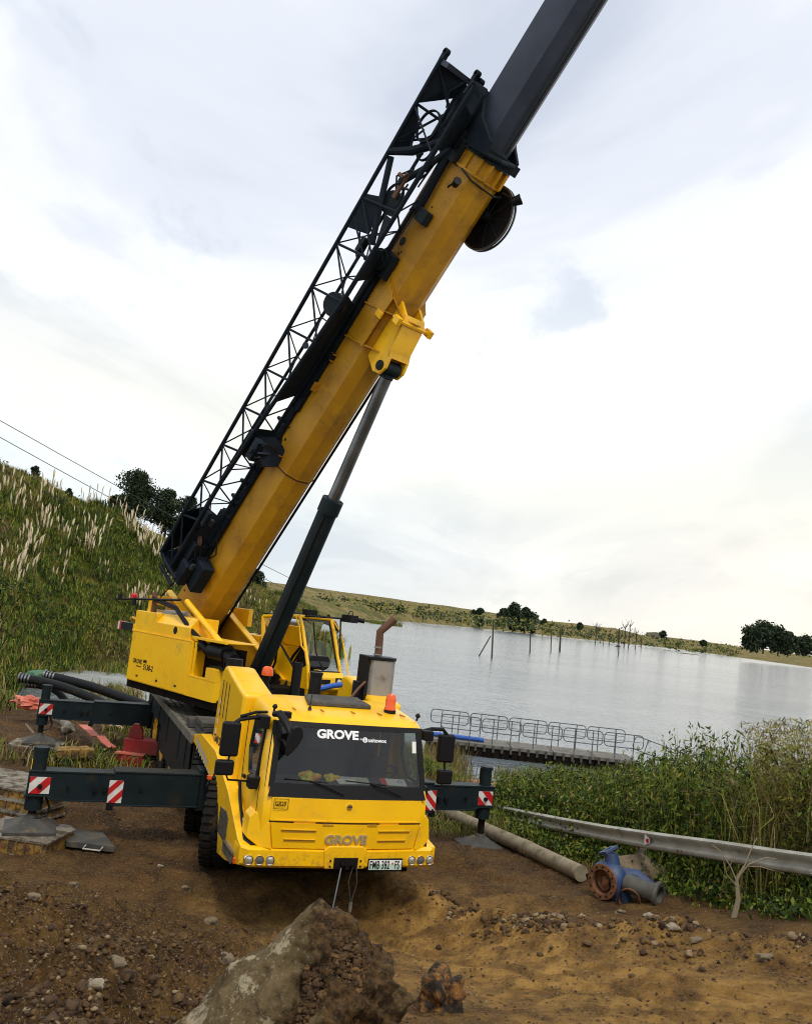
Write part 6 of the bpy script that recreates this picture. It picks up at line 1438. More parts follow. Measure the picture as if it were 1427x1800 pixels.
def rock(px, py, r_, seed, label, m=CONC, sq=(1, .9, .7), sink=.3, cat='rock', amp=.28, sub=4, group=None, name='rock', Y=None):
    p = GZ(px, py) if Y is None else W(px, py, Y); b = MB(); b.blob((0, 0, r_ * sq[2] * (1 - 2 * sink) * .6), r_, seed, sub, amp, sq); o = b.build(name, m, smooth=True, ang=32); o.location = p; tag(o, label, cat, group); return o
ROCKM = mat('brown_rock', (.19, .145, .085), .95, var=(.11, .08, .05), vscale=6, bump=.01, bscale=25, dirt=(.07, .045, .025), dscale=5)
ORR = mat('orange_rock', (.36, .16, .035), .95, var=(.10, .05, .02), vscale=14, bump=.04, bscale=22, dirt=(.02, .014, .008), dscale=9, dlow=.42, dhigh=.56)
rock(1118, 1545, .34, 5, 'brown boulder behind the blue pump at the foot of the guardrail', ROCKM, (1.3, .8, .75), .1)
# mats under the right outrigger
ang_ = math.atan2(-.73, .56)
M4 = MT @ Matrix.Translation((3.86, 3.36, -.17)) @ Matrix.Rotation(R(6), 4, 'Z')
b = MB(); b.box(-.66, .72, -.42, .62, -.05, .055, M4); o = b.build('outrigger_mat', GPLATE, bev=.012); tag(o, 'square black outrigger mat with a rope handle under the right front foot', 'mat')
b = MB(); b.tube([M4 @ Vector((.0, -.42, .0)), M4 @ Vector((.05, -.54, -.02)), M4 @ Vector((.25, -.55, -.02)), M4 @ Vector((.30, -.42, .0))], .012, 6); b.build('mat_handle', LGREY, o, smooth=True)
b = MB(); b.box(-.60, .18, -.36, .10, .058, .085, M4 @ Matrix.Rotation(R(-8), 4, 'Z')); b.build('mat_plank', WOOD, o)

# ================================================================== NEAR LEFT: crates, mats, hoses, red plant
def on_w(x, y, z): return Vector((x, y, z))
# steel crate under the left foot: octagon top from its four corners
ctr = MT @ Vector((-3.82, 3.37, 0))
def crate(name, M, hw, hd, z0, z1, label, cut=.18, layers=1):
    P = [(-hw, -hd + cut), (-hw + cut, -hd), (hw, -hd), (hw, hd - cut), (hw - cut, hd), (-hw, hd)]
    e = empty(name, M); tag(e, label, 'steel mat', 'steel cribbing mats under the left outrigger')
    b = MB(); b.prism([(x * .97, y * .97) for x, y in P], z0, z1 - .03, 'z'); b.build('side_wall', YRUST, e)
    b = MB(); b.prism(P, z1 - .03, z1, 'z'); b.prism([(x * .86, y * .86) for x, y in P], z1, z1 + .004, 'z'); b.build('top_plate', PALE, e, bev=.004)
    b = MB(); b.prism(P, z0 - .02, z0 + .01, 'z'); b.build('bottom_frame', PALE, e)
    k = 9
    for i in range(k):
        x = -hw + .12 + (2 * hw - .2) * i / (k - 1)
        b = MB(); b.box(x - .012, x + .012, -hd - .005, -hd * .97 + .01, z0 + .01, z1 - .03); b.cyl((x + .06, -hd * .97 - .012, (z0 + z1) / 2), (x + .06, -hd * .97 + .0, (z0 + z1) / 2), .035 if i % 2 else .02, n=8); b.build('web_rib', YRUST if i % 3 else RUST, e)
    return e
MC = Matrix.Translation((ctr.x - .05, ctr.y, 0)) @ Matrix.Rotation(R(-6), 4, 'Z')
crate('cribbing_mat', MC, .62, .52, -.08, .155, 'yellow sided steel mat carrying the front left outrigger foot')
MC2 = Matrix.Translation((ctr.x - 1.0, ctr.y + 1.5, 0)) @ Matrix.Rotation(R(-16), 4, 'Z')
for i, (z0, z1, lb) in enumerate(((.0, .17, 'lowest rusty yellow steel mat of the stack at the left edge'), (.19, .35, 'middle rusty yellow steel mat of the stack at the left edge'), (.37, .52, 'topmost pale steel mat of the stack at the left edge'))):
    crate('cribbing_mat', MC2 @ Matrix.Rotation(R(i * 2), 4, 'Z'), .85, .6, z0, z1, lb)
# flat dark plate on the ground beside it
q = [WZ(101, 1452, .07), WZ(182, 1463, .07), WZ(203, 1488, .07), WZ(118, 1478, .07)]
b = MB(); b.add([tuple(p) for p in q] + [tuple(p - Vector((0, 0, .09))) for p in q], [(0, 3, 2, 1), (4, 5, 6, 7), (0, 1, 5, 4), (1, 2, 6, 5), (2, 3, 7, 6), (3, 0, 4, 7)]); o = b.build('outrigger_mat', GPLATE, bev=.008); tag(o, 'flat dark grey mat lying on soil right of the left outrigger foot', 'mat')
b = MB(); a1, a2 = q[3].lerp(q[2], .4), q[3].lerp(q[2], .75); b.tube([a1 - Vector((0, 0, .03)), a1 + Vector((.0, -.12, -.05)), a2 + Vector((0, -.12, -.05)), a2 - Vector((0, 0, .03))], .012, 6); b.build('mat_handle', LGREY, o, smooth=True)
# rear left mat
pr_ = MT @ Vector((-3.82, 11.37, 0)); b = MB(); b.box(-.6, .55, -.5, .5, -.06, .02, Matrix.Translation((pr_.x, pr_.y, 0)) @ Matrix.Rotation(R(10), 4, 'Z')); tag(b.build('outrigger_mat', PALE, bev=.01), 'pale mat under the rear left outrigger foot', 'mat')
# hoses
def wpts(L_): return [W(x, y, Y) for x, y, Y in L_]
def hose(pts, r_, label):
    P = [Vector(p) for p in pts]; out_ = []
    for i in range(len(P) - 1):
        p0, p1, p2, p3 = P[max(0, i - 1)], P[i], P[i + 1], P[min(len(P) - 1, i + 2)]
        for s in np.linspace(0, 1, 7)[:-1]: s = float(s); out_.append(.5 * ((2 * p1) + (p2 - p0) * s + (2 * p0 - 5 * p1 + 4 * p2 - p3) * s * s + (3 * p1 - p0 - 3 * p2 + p3) * s ** 3))
    out_.append(P[-1]); b = MB(); b.tube(out_, r_, 12); o = b.build('suction_hose', HOSE, smooth=True); tag(o, label, 'hose', 'large black hoses left of the crane')
    d = (out_[1] - out_[0]).normalized(); b = MB()
    for k_ in range(3): b.cyl(out_[0] + d * (.05 + .1 * k_), out_[0] + d * (.1 + .1 * k_), r_ * 1.12, n=14)
    b.cyl(out_[0] - d * .03, out_[0] + d * .02, r_ * 1.35, n=16); b.build('hose_coupling', STL, o, smooth=True); return o
hose(wpts([(36, 1192, 27), (70, 1197, 27), (110, 1207, 26.5), (150, 1222, 26), (185, 1238, 25.5), (215, 1262, 25)]), .13, 'lower black hose starting at a metal coupling on the left bank')
hose(wpts([(80, 1187, 28), (120, 1196, 28), (165, 1208, 27.5), (205, 1222, 27), (245, 1236, 26.5), (280, 1250, 26)]), .14, 'upper black hose running along the water to the crane')
hose(wpts([(48, 1203, 27.5), (75, 1206, 27.5), (100, 1215, 27), (118, 1235, 26.8)]), .10, 'short black hose stub under the two long hoses')
b = MB(); b.blob((0, 0, 0), .25, 3, 2, .2, (1.6, .8, .7)); o = b.build('green_coupling', mat('green_cap', (.03, .12, .05), .5)); o.location = W(68, 1187, 28); tag(o, 'small green cap at the start of the upper hose', 'cap')
# red steel blocks
def boxthing(name, px, py, Y, dims, rz_, m, label, cat, tilt=(0, 0), bev=.02, prof_=None, group=None):
    p = W(px, py, Y); M = Matrix.Translation(p) @ Matrix.Rotation(R(rz_), 4, 'Z') @ Matrix.Rotation(R(tilt[0]), 4, 'X') @ Matrix.Rotation(R(tilt[1]), 4, 'Y'); b = MB()
    w_, d, h = dims; b.box(-w_ / 2, w_ / 2, -d / 2, d / 2, 0, h); o = b.build(name, m, bev=bev); o.matrix_world = M; tag(o, label, cat, group); return o
rp = empty('red_implement', loc=W(238, 1330, 20.5)); tag(rp, 'red steel implement with a box and a post lying beside the crane wheels', 'implement')
b = MB(); b.box(-.25, .75, -.2, .2, .10, .42); b.build('beam_box', REDP, rp, bev=.015)
b = MB(); b.prism([(-.22, .42), (.12, .42), (.10, .6), (.0, .74), (-.12, .74), (-.2, .6)], -.06, .06, 'y'); b.build('mast', REDP, rp, bev=.01)
b = MB(); b.prism([(-.34, .12), (.28, .12), (.30, .0), (.18, -.26), (-.18, -.26), (-.34, -.05)], -.38, -.22, 'y'); b.build('bucket', REDP, rp, bev=.01)
b = MB(); b.box(-.36, .30, -.40, -.2, .10, .13); b.build('bucket_lip', PINK, rp)
boxthing('yellow_block', 128, 1332, 19.8, (.62, .35, .22), 14, YRUST, 'worn yellow steel block sunk in the soil behind the front beam', 'block', (4, -6)); boxthing('yellow_block', 152, 1331, 19.6, (.28, .3, .2), 24, YRUST, 'small worn yellow block right of the bigger one', 'block')
# faded red plastic strips
def strip(name, pts, w_, label, m=PINK):
    b = MB(); P = [Vector(p) for p in pts]
    for i in range(len(P) - 1):
        d = (P[i + 1] - P[i]).normalized(); s = d.cross(Vector((0, 0, 1))).normalized() * w_ * .5; u = Vector((0, 0, .02))
        b.add([P[i] - s, P[i] + s, P[i + 1] + s, P[i + 1] - s, P[i] - s - u, P[i] + s - u, P[i + 1] + s - u, P[i + 1] - s - u], [(0, 1, 2, 3), (7, 6, 5, 4), (0, 4, 5, 1), (2, 6, 7, 3), (1, 5, 6, 2), (3, 7, 4, 0)])
    o = b.build(name, m); tag(o, label, 'plastic strip'); return o
strip('plastic_strip', [W(146, 1278, 22.5) + Vector((0, 0, .06)), W(158, 1283, 22), W(168, 1294, 21.8)], .22, 'bent faded red plastic strip on the soil, the left one')
strip('plastic_strip', [W(177, 1295, 21.6) + Vector((0, 0, .03)), W(186, 1304, 21.2), W(198, 1313, 20.8)], .2, 'faded red plastic strip on the soil nearer the red implement')
strip('plastic_strip', [W(190, 1275, 24), W(205, 1273, 24), W(216, 1280, 24)], .2, 'crumpled pinkish strip behind the rear outrigger beam', mat('pinkish_plastic', (.55, .32, .24), .7))
b = MB(); b.tube([W(98, 1262, 23.5), W(112, 1270, 23), W(128, 1282, 22.5)], .11, 12); b.tube([W(112, 1285, 22), W(128, 1278, 22)], .12, 12); tag(b.build('grey_pipe_piece', PALE, smooth=True), 'stubby grey pipe joint on the soil below the rear beam', 'pipe')
pipe('white_pipe', [W(116, 1268, 25) , W(160, 1262, 25)], .07, PALE, 'thin pale pipe behind the rear outrigger beam', 'pipe', 10)
b = MB(); b.blob((0, 0, 0), .34, 6, 4, .35, (1.4, .7, .5), 2.2); o = b.build('orange_tarpaulin', PINK, smooth=True); o.location = W(60, 1236, 24); tag(o, 'crumpled faded orange tarpaulin at the foot of the hill', 'tarpaulin')
b = MB(); b.blob((0, 0, 0), .55, 8, 3, .2, (2.2, .7, .4)); b.blob((1.1, .2, -.1), .35, 9, 3, .3, (1.5, .8, .5)); o = b.build('orange_tarpaulin', PINK, smooth=True); o.location = W(812, 1384, 23); tag(o, 'faded orange tarpaulin behind the right outrigger beam', 'tarpaulin')
strip('curved_offcut', [W(46, 1271, 20) , W(53, 1280, 20), W(60, 1288, 20)], .08, 'thin pale curved offcut on the dark bank', PALE)
for i, (z, dx, lb) in enumerate(((1.46, 0, 'lowest rubber block of the stack on the crane deck'), (1.545, .03, 'middle rubber block of the stack on the crane deck'), (1.63, -.02, 'topmost rubber block of the stack on the crane deck'))):
    b = MB(); b.box(-.25, .25, -.42, .42, 0, .08); o = b.build('rubber_block', GPLATE, bev=.012); o.matrix_world = MT @ Matrix.Translation((-.98 + dx, 4.95, z)); tag(o, lb, 'block', 'rubber blocks on the deck')
b = MB(); b.box(-.2, .2, -.2, .2, 0, .16); o = b.build('rubber_block', GPLATE, bev=.012); o.matrix_world = MT @ Matrix.Translation((-1.12, 5.75, 1.46)); tag(o, 'small rubber block behind the stack on the crane deck', 'block')

# ================================================================== FOREGROUND
# leaning concrete boulder with soil on it
BLD = bpy.data.materials.new('boulder'); BLD.use_nodes = True; t = BLD.node_tree; bs = t.nodes['Principled BSDF']; bs.inputs['Roughness'].default_value = .93; bs.inputs['Specular IOR Level'].default_value = .2; tcn = t.nodes.new('ShaderNodeTexCoord')
c = mixc(t, ramp(t, tnz(3.2, 8, .6), [(.4, 0), (.6, 1)]), (.17, .12, .058), (.095, .064, .028)); c = mixc(t, ramp(t, tnz(2.3, 9, .72, (3, 3, 3)), [(.575, 0), (.61, 1)]), c, (.40, .33, .21)); c = mixc(t, M_(t, 'MULTIPLY', ramp(t, tnz(9, 8, .7, (1, 0, 4)), [(.54, 0), (.68, 1)]), .8), c, (.03, .019, .010)); c = mixc(t, M_(t, 'MULTIPLY', ramp(t, tnz(55, 4), [(.58, 0), (.68, 1)]), .5), c, (.42, .36, .26))
spx = t.nodes.new('ShaderNodeSeparateXYZ'); t.links.new(tcn.outputs['Object'], spx.inputs[0]); sl = M_(t, 'ADD', M_(t, 'SUBTRACT', spx.outputs[0], W(562, 1578, 4.35).x - .04), M_(t, 'MULTIPLY', M_(t, 'SUBTRACT', tnz(5, 8, .7), .5), .9)); c = mixc(t, M_(t, 'MULTIPLY', ramp(t, sl, [(.0, 0), (.06, 1), (.42, 1), (.60, .25)]), .9), c, mixc(t, ramp(t, tnz(30, 6, .7), [(.4, 0), (.62, 1)]), (.022, .011, .004), (.11, .058, .02)))
t.links.new(c, bs.inputs['Base Color']); bn = t.nodes.new('ShaderNodeBump'); bn.inputs['Distance'].default_value = .03; t.links.new(tnz(16, 10, .75), bn.inputs['Height']); t.links.new(bn.outputs[0], bs.inputs['Normal'])
YB = 4.35
apex = W(562, 1578, YB); bz = 1.45
def bp2(px, py, Y): return W(px, py, Y)
rings_ = []
base_l, base_r = W(325, 1815, YB - .1), W(760, 1860, YB - .05)
cxb = (base_l.x + base_r.x) / 2; hw = (base_r.x - base_l.x) / 2
nz_, na_ = 130, 300
V = []; 
for i in range(nz_ + 1):
    f = i / nz_; z = apex.z + (bz - .5 - apex.z) * f
    # outline half widths follow the photographed silhouette: steep right, slanted left
    lf = np.interp(f, [0, .04, .12, .41, .7, 1], [.0, .05, .16, .60, .95, 1.2]); rt_ = np.interp(f, [0, .04, .12, .22, .41, 1], [.0, .15, .27, .34, .46, .78]); dp = np.interp(f, [0, .05, .2, .5, 1], [.0, .08, .24, .46, .75])
    for j in range(na_):
        a = 2 * math.pi * j / na_; cx_ = math.cos(a); sy_ = math.sin(a); w_ = rt_ if cx_ > 0 else lf
        sq_ = (abs(cx_) ** 4 + abs(sy_) ** 4) ** -.25 * .55 + .45
        p = Vector((apex.x + cx_ * w_ * sq_, apex.y + sy_ * dp * sq_, z))
        k = .12 * noise.noise(p * 2.6) + .075 * noise.noise(p * 6.5) + .04 * noise.noise(p * 15) + .018 * noise.noise(p * 34)
        left = sm(-cx_, .1, .7)
        r1 = noise.noise(p * 4.2 + Vector((9, 0, 0))); k += .07 * (abs(r1) - .2) * (1 - left) + .016 * abs(noise.noise(p * 21)) + .010 * noise.noise(p * 60); k *= (1.35 - .85 * left)
        V.append(tuple(p + Vector((cx_, sy_, .35)) * k * min(1, f * 5 + .2)))
idx = np.arange(len(V)).reshape(nz_ + 1, na_); nx_ = np.roll(idx, -1, 1)
Fq = np.stack([idx[:-1].ravel(), idx[1:].ravel(), nx_[1:].ravel(), nx_[:-1].ravel()], 1)
bo = npmesh('boulder', np.array(V), Fq, BLD, smooth=False); tag(bo, 'pointed pale boulder caked with soil in front of the crane bumper', 'boulder')
# soil caked on the top right of the boulder
CLOD = mat('wet_clod', (.034, .015, .0045), .95, var=(.085, .042, .013), vscale=9, bump=.012, bscale=40, dirt=(.022, .013, .007), dscale=8)
CLOD2 = mat('dry_clod', (.15, .078, .022), .95, var=(.075, .045, .02), vscale=11, bump=.010, bscale=45, dirt=(.04, .025, .013), dscale=8)
GRAV = mat('pale_gravel', (.27, .20, .11), .9, var=(.17, .115, .055), vscale=12)
cl_v, cl_f = ico(2); icoV = np.array([tuple(v) for v in cl_v]); icoF = np.array(cl_f)
cv1, cf1 = ico(1); ico1V = np.array([tuple(v) for v in cv1]); ico1F = np.array(cf1)
def clods(centres, radii, rng, base=(icoV, icoF), nv=10, flat=.75, nm=2, mp=None):
    BV, BF = base; vars_ = []; jr = random.Random(len(centres))
    for s in range(nv):
        o = Vector((s * 5.1, s * 2.3, 0)); q = []
        for v in BV: v = Vector(v); k = 1 + .5 * noise.noise(v * 1.4 + o) + jr.uniform(-.32, .32); q.append(tuple(v * k))
        vars_.append(np.array(q))
    vars_ = np.array(vars_); n = len(centres); pick = rng.integers(0, nv, n); a = rng.uniform(0, 6.28, n); ca, sa = np.cos(a), np.sin(a)
    Q = vars_[pick] * radii[:, None, None] * (1 + rng.uniform(-.3, .3, (n, 1, 3))); Q[:, :, 2] *= flat
    X = Q[:, :, 0] * ca[:, None] - Q[:, :, 1] * sa[:, None]; Y = Q[:, :, 0] * sa[:, None] + Q[:, :, 1] * ca[:, None]
    V = np.stack([X, Y, Q[:, :, 2]], 2) + centres[:, None, :]; F = BF[None] + (np.arange(n) * len(BV))[:, None, None]
    return V.reshape(-1, 3), F.reshape(-1, 3), np.repeat(rng.choice(nm, n, p=mp), len(BF))
rng = np.random.default_rng(5); Cc = []; Rr = []
for _ in range(6500):
    a = rng.uniform(-1.75, .55); f = rng.uniform(.02, .5); w_ = np.interp(f, [0, .04, .12, .22, .41, .6], [.02, .15, .27, .34, .44, .52]) * (1 if math.cos(a) > 0 else .8); dpp = np.interp(f, [0, .05, .2, .5], [.02, .08, .24, .44])
    x = apex.x + .02 + math.cos(a) * w_ * .88; y = apex.y + math.sin(a) * dpp * .95; Cc.append((x, y, apex.z - .02 + (bz - .5 - apex.z) * f)); Rr.append(.003 + .016 * rng.random() ** 4.0)
V_, F2, mi = clods(np.array(Cc), np.array(Rr), rng, mp=[.72, .28]); o = npmesh('boulder_soil', V_, F2, [CLOD, CLOD2], mi, smooth=False); tag(o, 'dark crumbly soil caked over the top of the pointed boulder', 'soil', kind='stuff')
rock(772, 1775, .155, 14, 'orange brown jagged rock right of the pointed boulder', ORR, (1.0, .9, 1.15), .15, sub=5, amp=.46)
# individually visible stones
ST = [(395, 1692, .10), (165, 1735, .06), (200, 1700, .08), (130, 1558, .09), (60, 1580, .05), (1140, 1612, .09), (975, 1612, .07), (1225, 1655, .08), (1345, 1688, .10), (282, 1524, .06), (325, 1562, .07), (372, 1622, .12), (1090, 1606, .10), (1180, 1634, .09), (405, 1445, .08)]
STL_ = ['pale stone close left of the boulder tip', 'large stone low in the left soil heap', 'largest stone in the left soil heap, above the other', 'brown stone on the crest of the left soil heap', 'stone near the left edge above the soil heap', 'flat stone just below the open end of the black pipe', 'small stone left in the rubble ridge', 'stone in the right part of the rubble ridge', 'stone at the far right end of the rubble ridge', 'white stone on dark soil left of the bumper', 'small stone below the left headlights', 'dark stone midway between soil heap and boulder', 'brown stone in front of the rusty flange', 'stone right of the flat one below the black pipe', 'stone in shade beside the front wheel']
for i, (x, y, r_) in enumerate(ST): rock(x, y, r_ * .62, 60 + i, STL_[i], [ROCKM, CONC, ROCKM, ROCKM][i % 4], (1.2, .9, .7), .2, sub=3, group='loose stones on the dirt')
# clods and gravel as ground cover
n = 15000; Cc = np.empty((0, 3)); rng = np.random.default_rng(9)
def scatter(n, fx, rmin, rmax, powr, dens):
    out_ = []; R_ = []
    while len(out_) < n:
        r_ = math.exp(rng.uniform(math.log(2.4), math.log(22))); a = rng.uniform(R(-40), R(40)); x, y = r_ * math.sin(a), r_ * math.cos(a)
        if rng.random() > dens(x, y): continue
        s = (rmin + (rmax - rmin) * rng.random() ** powr); out_.append((x, y, zg(x, y) + s * .15)); R_.append(s)
    return np.array(out_), np.array(R_)
dl = lambda x, y: min(1, .03 + sm(-x, -.3, 1.0) * sm(y, 13, 8) + .8 * math.exp(-((x - 2.05 + (y - 11) * .71) / .65) ** 2) + .10 * sm(y, 12, 14))
C1, R1_ = scatter(12000, None, .006, .036, 9.0, dl)
V1 = clods(C1, R1_, rng, (icoV, icoF), nm=2, mp=[.5, .5]); 
C2, R2 = scatter(62000, None, .003, .016, 2.2, lambda x, y: min(1, .10 + dl(x, y)))
V2 = clods(C2, R2, rng, (ico1V, ico1F), nm=3, mp=[.42, .50, .08])
Cb = []; Rb = []
while len(Cb) < 2600:
    y = rng.uniform(6.5, 12.8); x = 2.05 - .71 * (y - 11) + rng.normal(0, .34); 
    if noise.noise(Vector((x, y, 3)) * 1.6) < rng.uniform(-.35, .25): continue
    s_ = .007 + .045 * rng.random() ** 5; Cb.append((x, y, zg(x, y) + s_ * .2)); Rb.append(s_)
V3 = clods(np.array(Cb), np.array(Rb), rng, (icoV, icoF), nm=3, mp=[.4, .45, .15])
V_, F2, mi = merge([V1, V2, V3]); o = npmesh('soil_clods', V_, F2, [CLOD, CLOD2, GRAV], mi, smooth=False); tag(o, 'loose clods and small gravel scattered over the turned soil', 'soil', kind='stuff')
# wire slings hanging from the tow coupling
tw = MT @ Vector((-.05, -.16, .68)); g1 = GZ(557, 1574); g1 = MT @ Vector((-.42, -.9, 0)); g1.z = zg(g1.x, g1.y, False)
b = MB(); b.tube([tw, tw.lerp(g1, .5) - Vector((0, 0, .02)), g1], .011, 6); o = b.build('wire_sling', STL, smooth=True); tag(o, 'taut wire rope running from the tow coupling down to the left', 'wire rope')
b = MB(); q = tw.lerp(g1, .55); b.cyl(q, tw.lerp(g1, .66), .019, n=8); b.build('crimp', PALE, o)
t2 = MT @ Vector((.13, -.17, .69)); t3 = t2 + Vector((0, -.05, -.50))
b = MB(); b.tube([t2 + Vector((-.02, 0, 0)), t2 + Vector((-.06, -.02, -.2)), t3 + Vector((-.01, 0, .08)), t3], .008, 6); b.tube([t2 + Vector((.02, 0, 0)), t2 + Vector((.05, -.02, -.22)), t3 + Vector((.01, 0, .08)), t3], .008, 6); b.tube([t3, t3 + Vector((-.01, -.02, -.15)), t3 + Vector((-.04, -.03, -.3))], .011, 6)
o = b.build('wire_sling', STL, smooth=True); tag(o, 'looped wire rope sling hanging straight down from the tow coupling', 'wire rope')
b = MB(); b.cyl(t3 + Vector((0, 0, .05)), t3 + Vector((0, 0, -.07)), .022, n=10); b.build('crimp', PALE, o)
# things on the dashboard
def dash(name, x, y, w_, d, h, rz_, m, label, cat):
    b = MB(); b.box(-w_ / 2, w_ / 2, -d / 2, d / 2, 0, h); o = b.build(name, m); o.matrix_world = MT @ Matrix.Translation((x, y, 1.665)) @ Matrix.Rotation(R(rz_), 4, 'Z') @ Matrix.Rotation(R(14), 4, 'X'); tag(o, label, cat); return o
dash('papers', .13, .25, .42, .2, .02, -6, PAPERY, 'printed papers lying on the dashboard behind the windscreen', 'papers'); dash('papers', .05, .20, .35, .15, .012, 8, PAPER, 'white sheet under the printed papers on the dashboard', 'papers')
o = dash('booklet', .70, .22, .36, .24, .012, -6, PAPER, 'red and white booklet leaning at the right of the dashboard', 'booklet'); b = MB(); b.box(-.18, -.10, -.12, .12, .012, .016); b.build('booklet_spine', REDC, o)
b = MB(); b.lathe([(.03, .013), (.04, .013), (.04, .016), (.03, .016)], 16, (.1, .03, 0), 'z', closed=True); b.build('booklet_emblem', INTG, o)
for x, s, lb in ((-.48, .11, 'orange and yellow hi-vis vest folded on the dashboard'), (-.17, .08, 'small hi-vis yellow bundle beside the papers on the dashboard')):
    b = MB(); b.blob((0, 0, .03), s, 4, 3, .25, (1.3, .8, .75)); o = b.build('safety_vest', HIV, smooth=True); o.matrix_world = MT @ Matrix.Translation((x, .3, 1.66)); tag(o, lb, 'vest')

# ================================================================== PONTOON
PY = 40.0
pa, pb2 = W(752, 1289, PY), W(1122, 1327, PY)
pn = empty('pontoon', loc=Vector((0, 0, 0))); tag(pn, 'long floating walkway with looped steel railings on the lake', 'pontoon')
x0, x1 = pa.x, pb2.x; z0 = -1.42; dy = .8
MPn = Matrix.Translation((x0, PY, z0)); Lp = x1 - x0; slope_ = 0.0
def seg(i, n): return Lp * i / n
for i in range(5):
    b = MB(MPn); a, c_ = seg(i, 5), seg(i + 1, 5) - .04; b.box(a, c_, -.05, 1.9, -.16, 0); o = b.build('deck_panel', PONT, pn, bev=.01)
    b = MB(MPn); b.box(a + .02, c_ - .02, .0, 1.8, -.55, -.17); b.build('float', UND, pn)
for i in range(24):
    b = MB(MPn); x = Lp * (i + .5) / 24; b.box(x - .05, x + .05, -.12, -.05, -.32, -.02); b.build('clamp', GPLATE, pn)
def loop(M, w_, h0, h1, tag_n='railing_loop', r_=.022):
    rr_ = .17; pts = []
    for (cx_, cz_, a0) in ((w_ - rr_, h0 + rr_, -90), (w_ - rr_, h1 - rr_, 0), (rr_, h1 - rr_, 90), (rr_, h0 + rr_, 180)):
        for k_ in range(5): a = R(a0 + 22.5 * k_); pts.append((cx_ + rr_ * math.cos(a), 0, cz_ + rr_ * math.sin(a)))
    pts.append(pts[0]); b = MB(M); b.tube(pts, r_, 6); return b.build(tag_n, PRAIL, pn, smooth=True)
wl_ = Lp / 5.15
for row, yy in ((0, 1.75), (1, .05)):
    for i in range(5):
        xx = i * wl_ + (.15 if row == 0 else .55); M5 = MPn @ Matrix.Translation((xx, yy, 0)); loop(M5, wl_ - .08, .52, 1.12)
        for f_ in (.28, .72):
            b = MB(M5); b.cyl((f_ * wl_, 0, -.1), (f_ * wl_, 0, 1.11), .022, n=6); b.build('railing_post', PRAIL, pn)
        b = MB(M5); b.tube([(0.02, 0, .82), (wl_ - .1, 0, .82)], .014, 5); b.build('railing_bar', PRAIL, pn)
M6 = MPn @ Matrix.Translation((5 * wl_ + .1, .9, 0)) @ Matrix.Rotation(R(14), 4, 'Y'); loop(M6, 2.2, .45, 1.05)
for f_ in (.6, 1.5): 
    b = MB(M6); b.cyl((f_, 0, -.3), (f_, 0, 1.05), .02, n=6); b.build('railing_post', PRAIL, pn)
for i in range(12):
    b = MB(MPn); x = .3 + i * Lp / 11.5; b.cyl((x, -.02, -.2), (x, -.02, -1.2), .03, n=6); b.build('mooring_pile', UND, pn)
b = MB(MPn); b.tube([(.3, .6, .12), (1.5, .55, .11), (2.6, .5, .10)], .10, 10); o = b.build('blue_pipe', BLUET, smooth=True); tag(o, 'rolled blue pipe lying on the left end of the pontoon deck', 'pipe')
b = MB(MPn); b.cyl((-.4, 1.2, .1), (-.05, .9, .1), .12, n=10); tag(b.build('blue_drum', BLUET, smooth=True), 'short blue float beside the start of the pontoon', 'float')

# ================================================================== NEAR VEGETATION
rng = np.random.default_rng(21)
# tall weeds beyond the guardrail
P = []; Hh = []
TX = [850, 883, 968, 1067, 1116, 1190, 1240, 1315, 1427, 1600]; TY = [1392, 1354, 1339, 1340, 1318, 1275, 1268, 1296, 1285, 1290]
while len(P) < 3000:
    y = 9 + 17 * rng.random() ** 1.3; x = rng.uniform(.8, 12); d = (Vector((x, y)) - GR1).dot(gnor)
    if d < .3 or d > 7.5: continue
    zz = zg(x, y, False); q_ = Vector((x, y, zz)) - CAMP; px_ = CX + FPX * q_.dot(_rt) / q_.dot(_fw)
    if px_ < 850 or px_ > 1700: continue
    top = float(np.interp(px_, TX, TY)) + 6 * math.sin(px_ * .05) + rng.exponential(26) - 8
    hz_ = 1079 + .112 * (px_ - CX); zt_ = CAMH - (top - hz_) / FPX * y * 1.0
    h = min(3.1, zt_ - zz)
    if h < .35: continue
    P.append((x, y, zz - .05)); Hh.append(h)
P = np.array(P); Hh = np.array(Hh); sv = []; Lc = []; Ls = []
st = MB()
sel = []
for i, (p, h) in enumerate(zip(P, Hh)):
    for k_ in range(rng.integers(3, 5)):
        a = rng.uniform(0, 6.28); ln = rng.uniform(.03, .20) * h; hh = h * rng.uniform(.6, 1.02); b0 = p + np.array([rng.normal(0, .08), rng.normal(0, .08), 0]); tip = b0 + np.array([math.cos(a) * ln, math.sin(a) * ln, hh])
        sv.append((b0, tip)); m = 34; f = rng.uniform(.04, 1.0, m); c_ = b0 + (tip - b0) * f[:, None]; c_ += rng.normal(0, .075, (m, 3)) * (1.25 - f * .7)[:, None]; Lc.append(c_)
B0 = np.array([s[0] for s in sv]); B1 = np.array([s[1] for s in sv]); n = len(sv); wv = np.c_[rng.normal(0, 1, n), rng.normal(0, 1, n), np.zeros(n)]; wv /= np.linalg.norm(wv, axis=1)[:, None]; wv *= .006
Vs = np.stack([B0 - wv, B0 + wv, B1 + wv * .3, B1 - wv * .3], 1).reshape(-1, 3); o_ = (np.arange(n) * 4)[:, None]; Fs = np.concatenate([o_ + [0, 1, 2], o_ + [0, 2, 3]], 1).reshape(-1, 3); Ms_ = np.repeat(rng.choice(5, n, p=[.3, .4, .0, .2, .1]), 2)
Lc = np.concatenate(Lc); L_ = leaves(Lc, .115, .26, 5, rng, .9, mat_p=[.40, .15, .41, .02, .02])
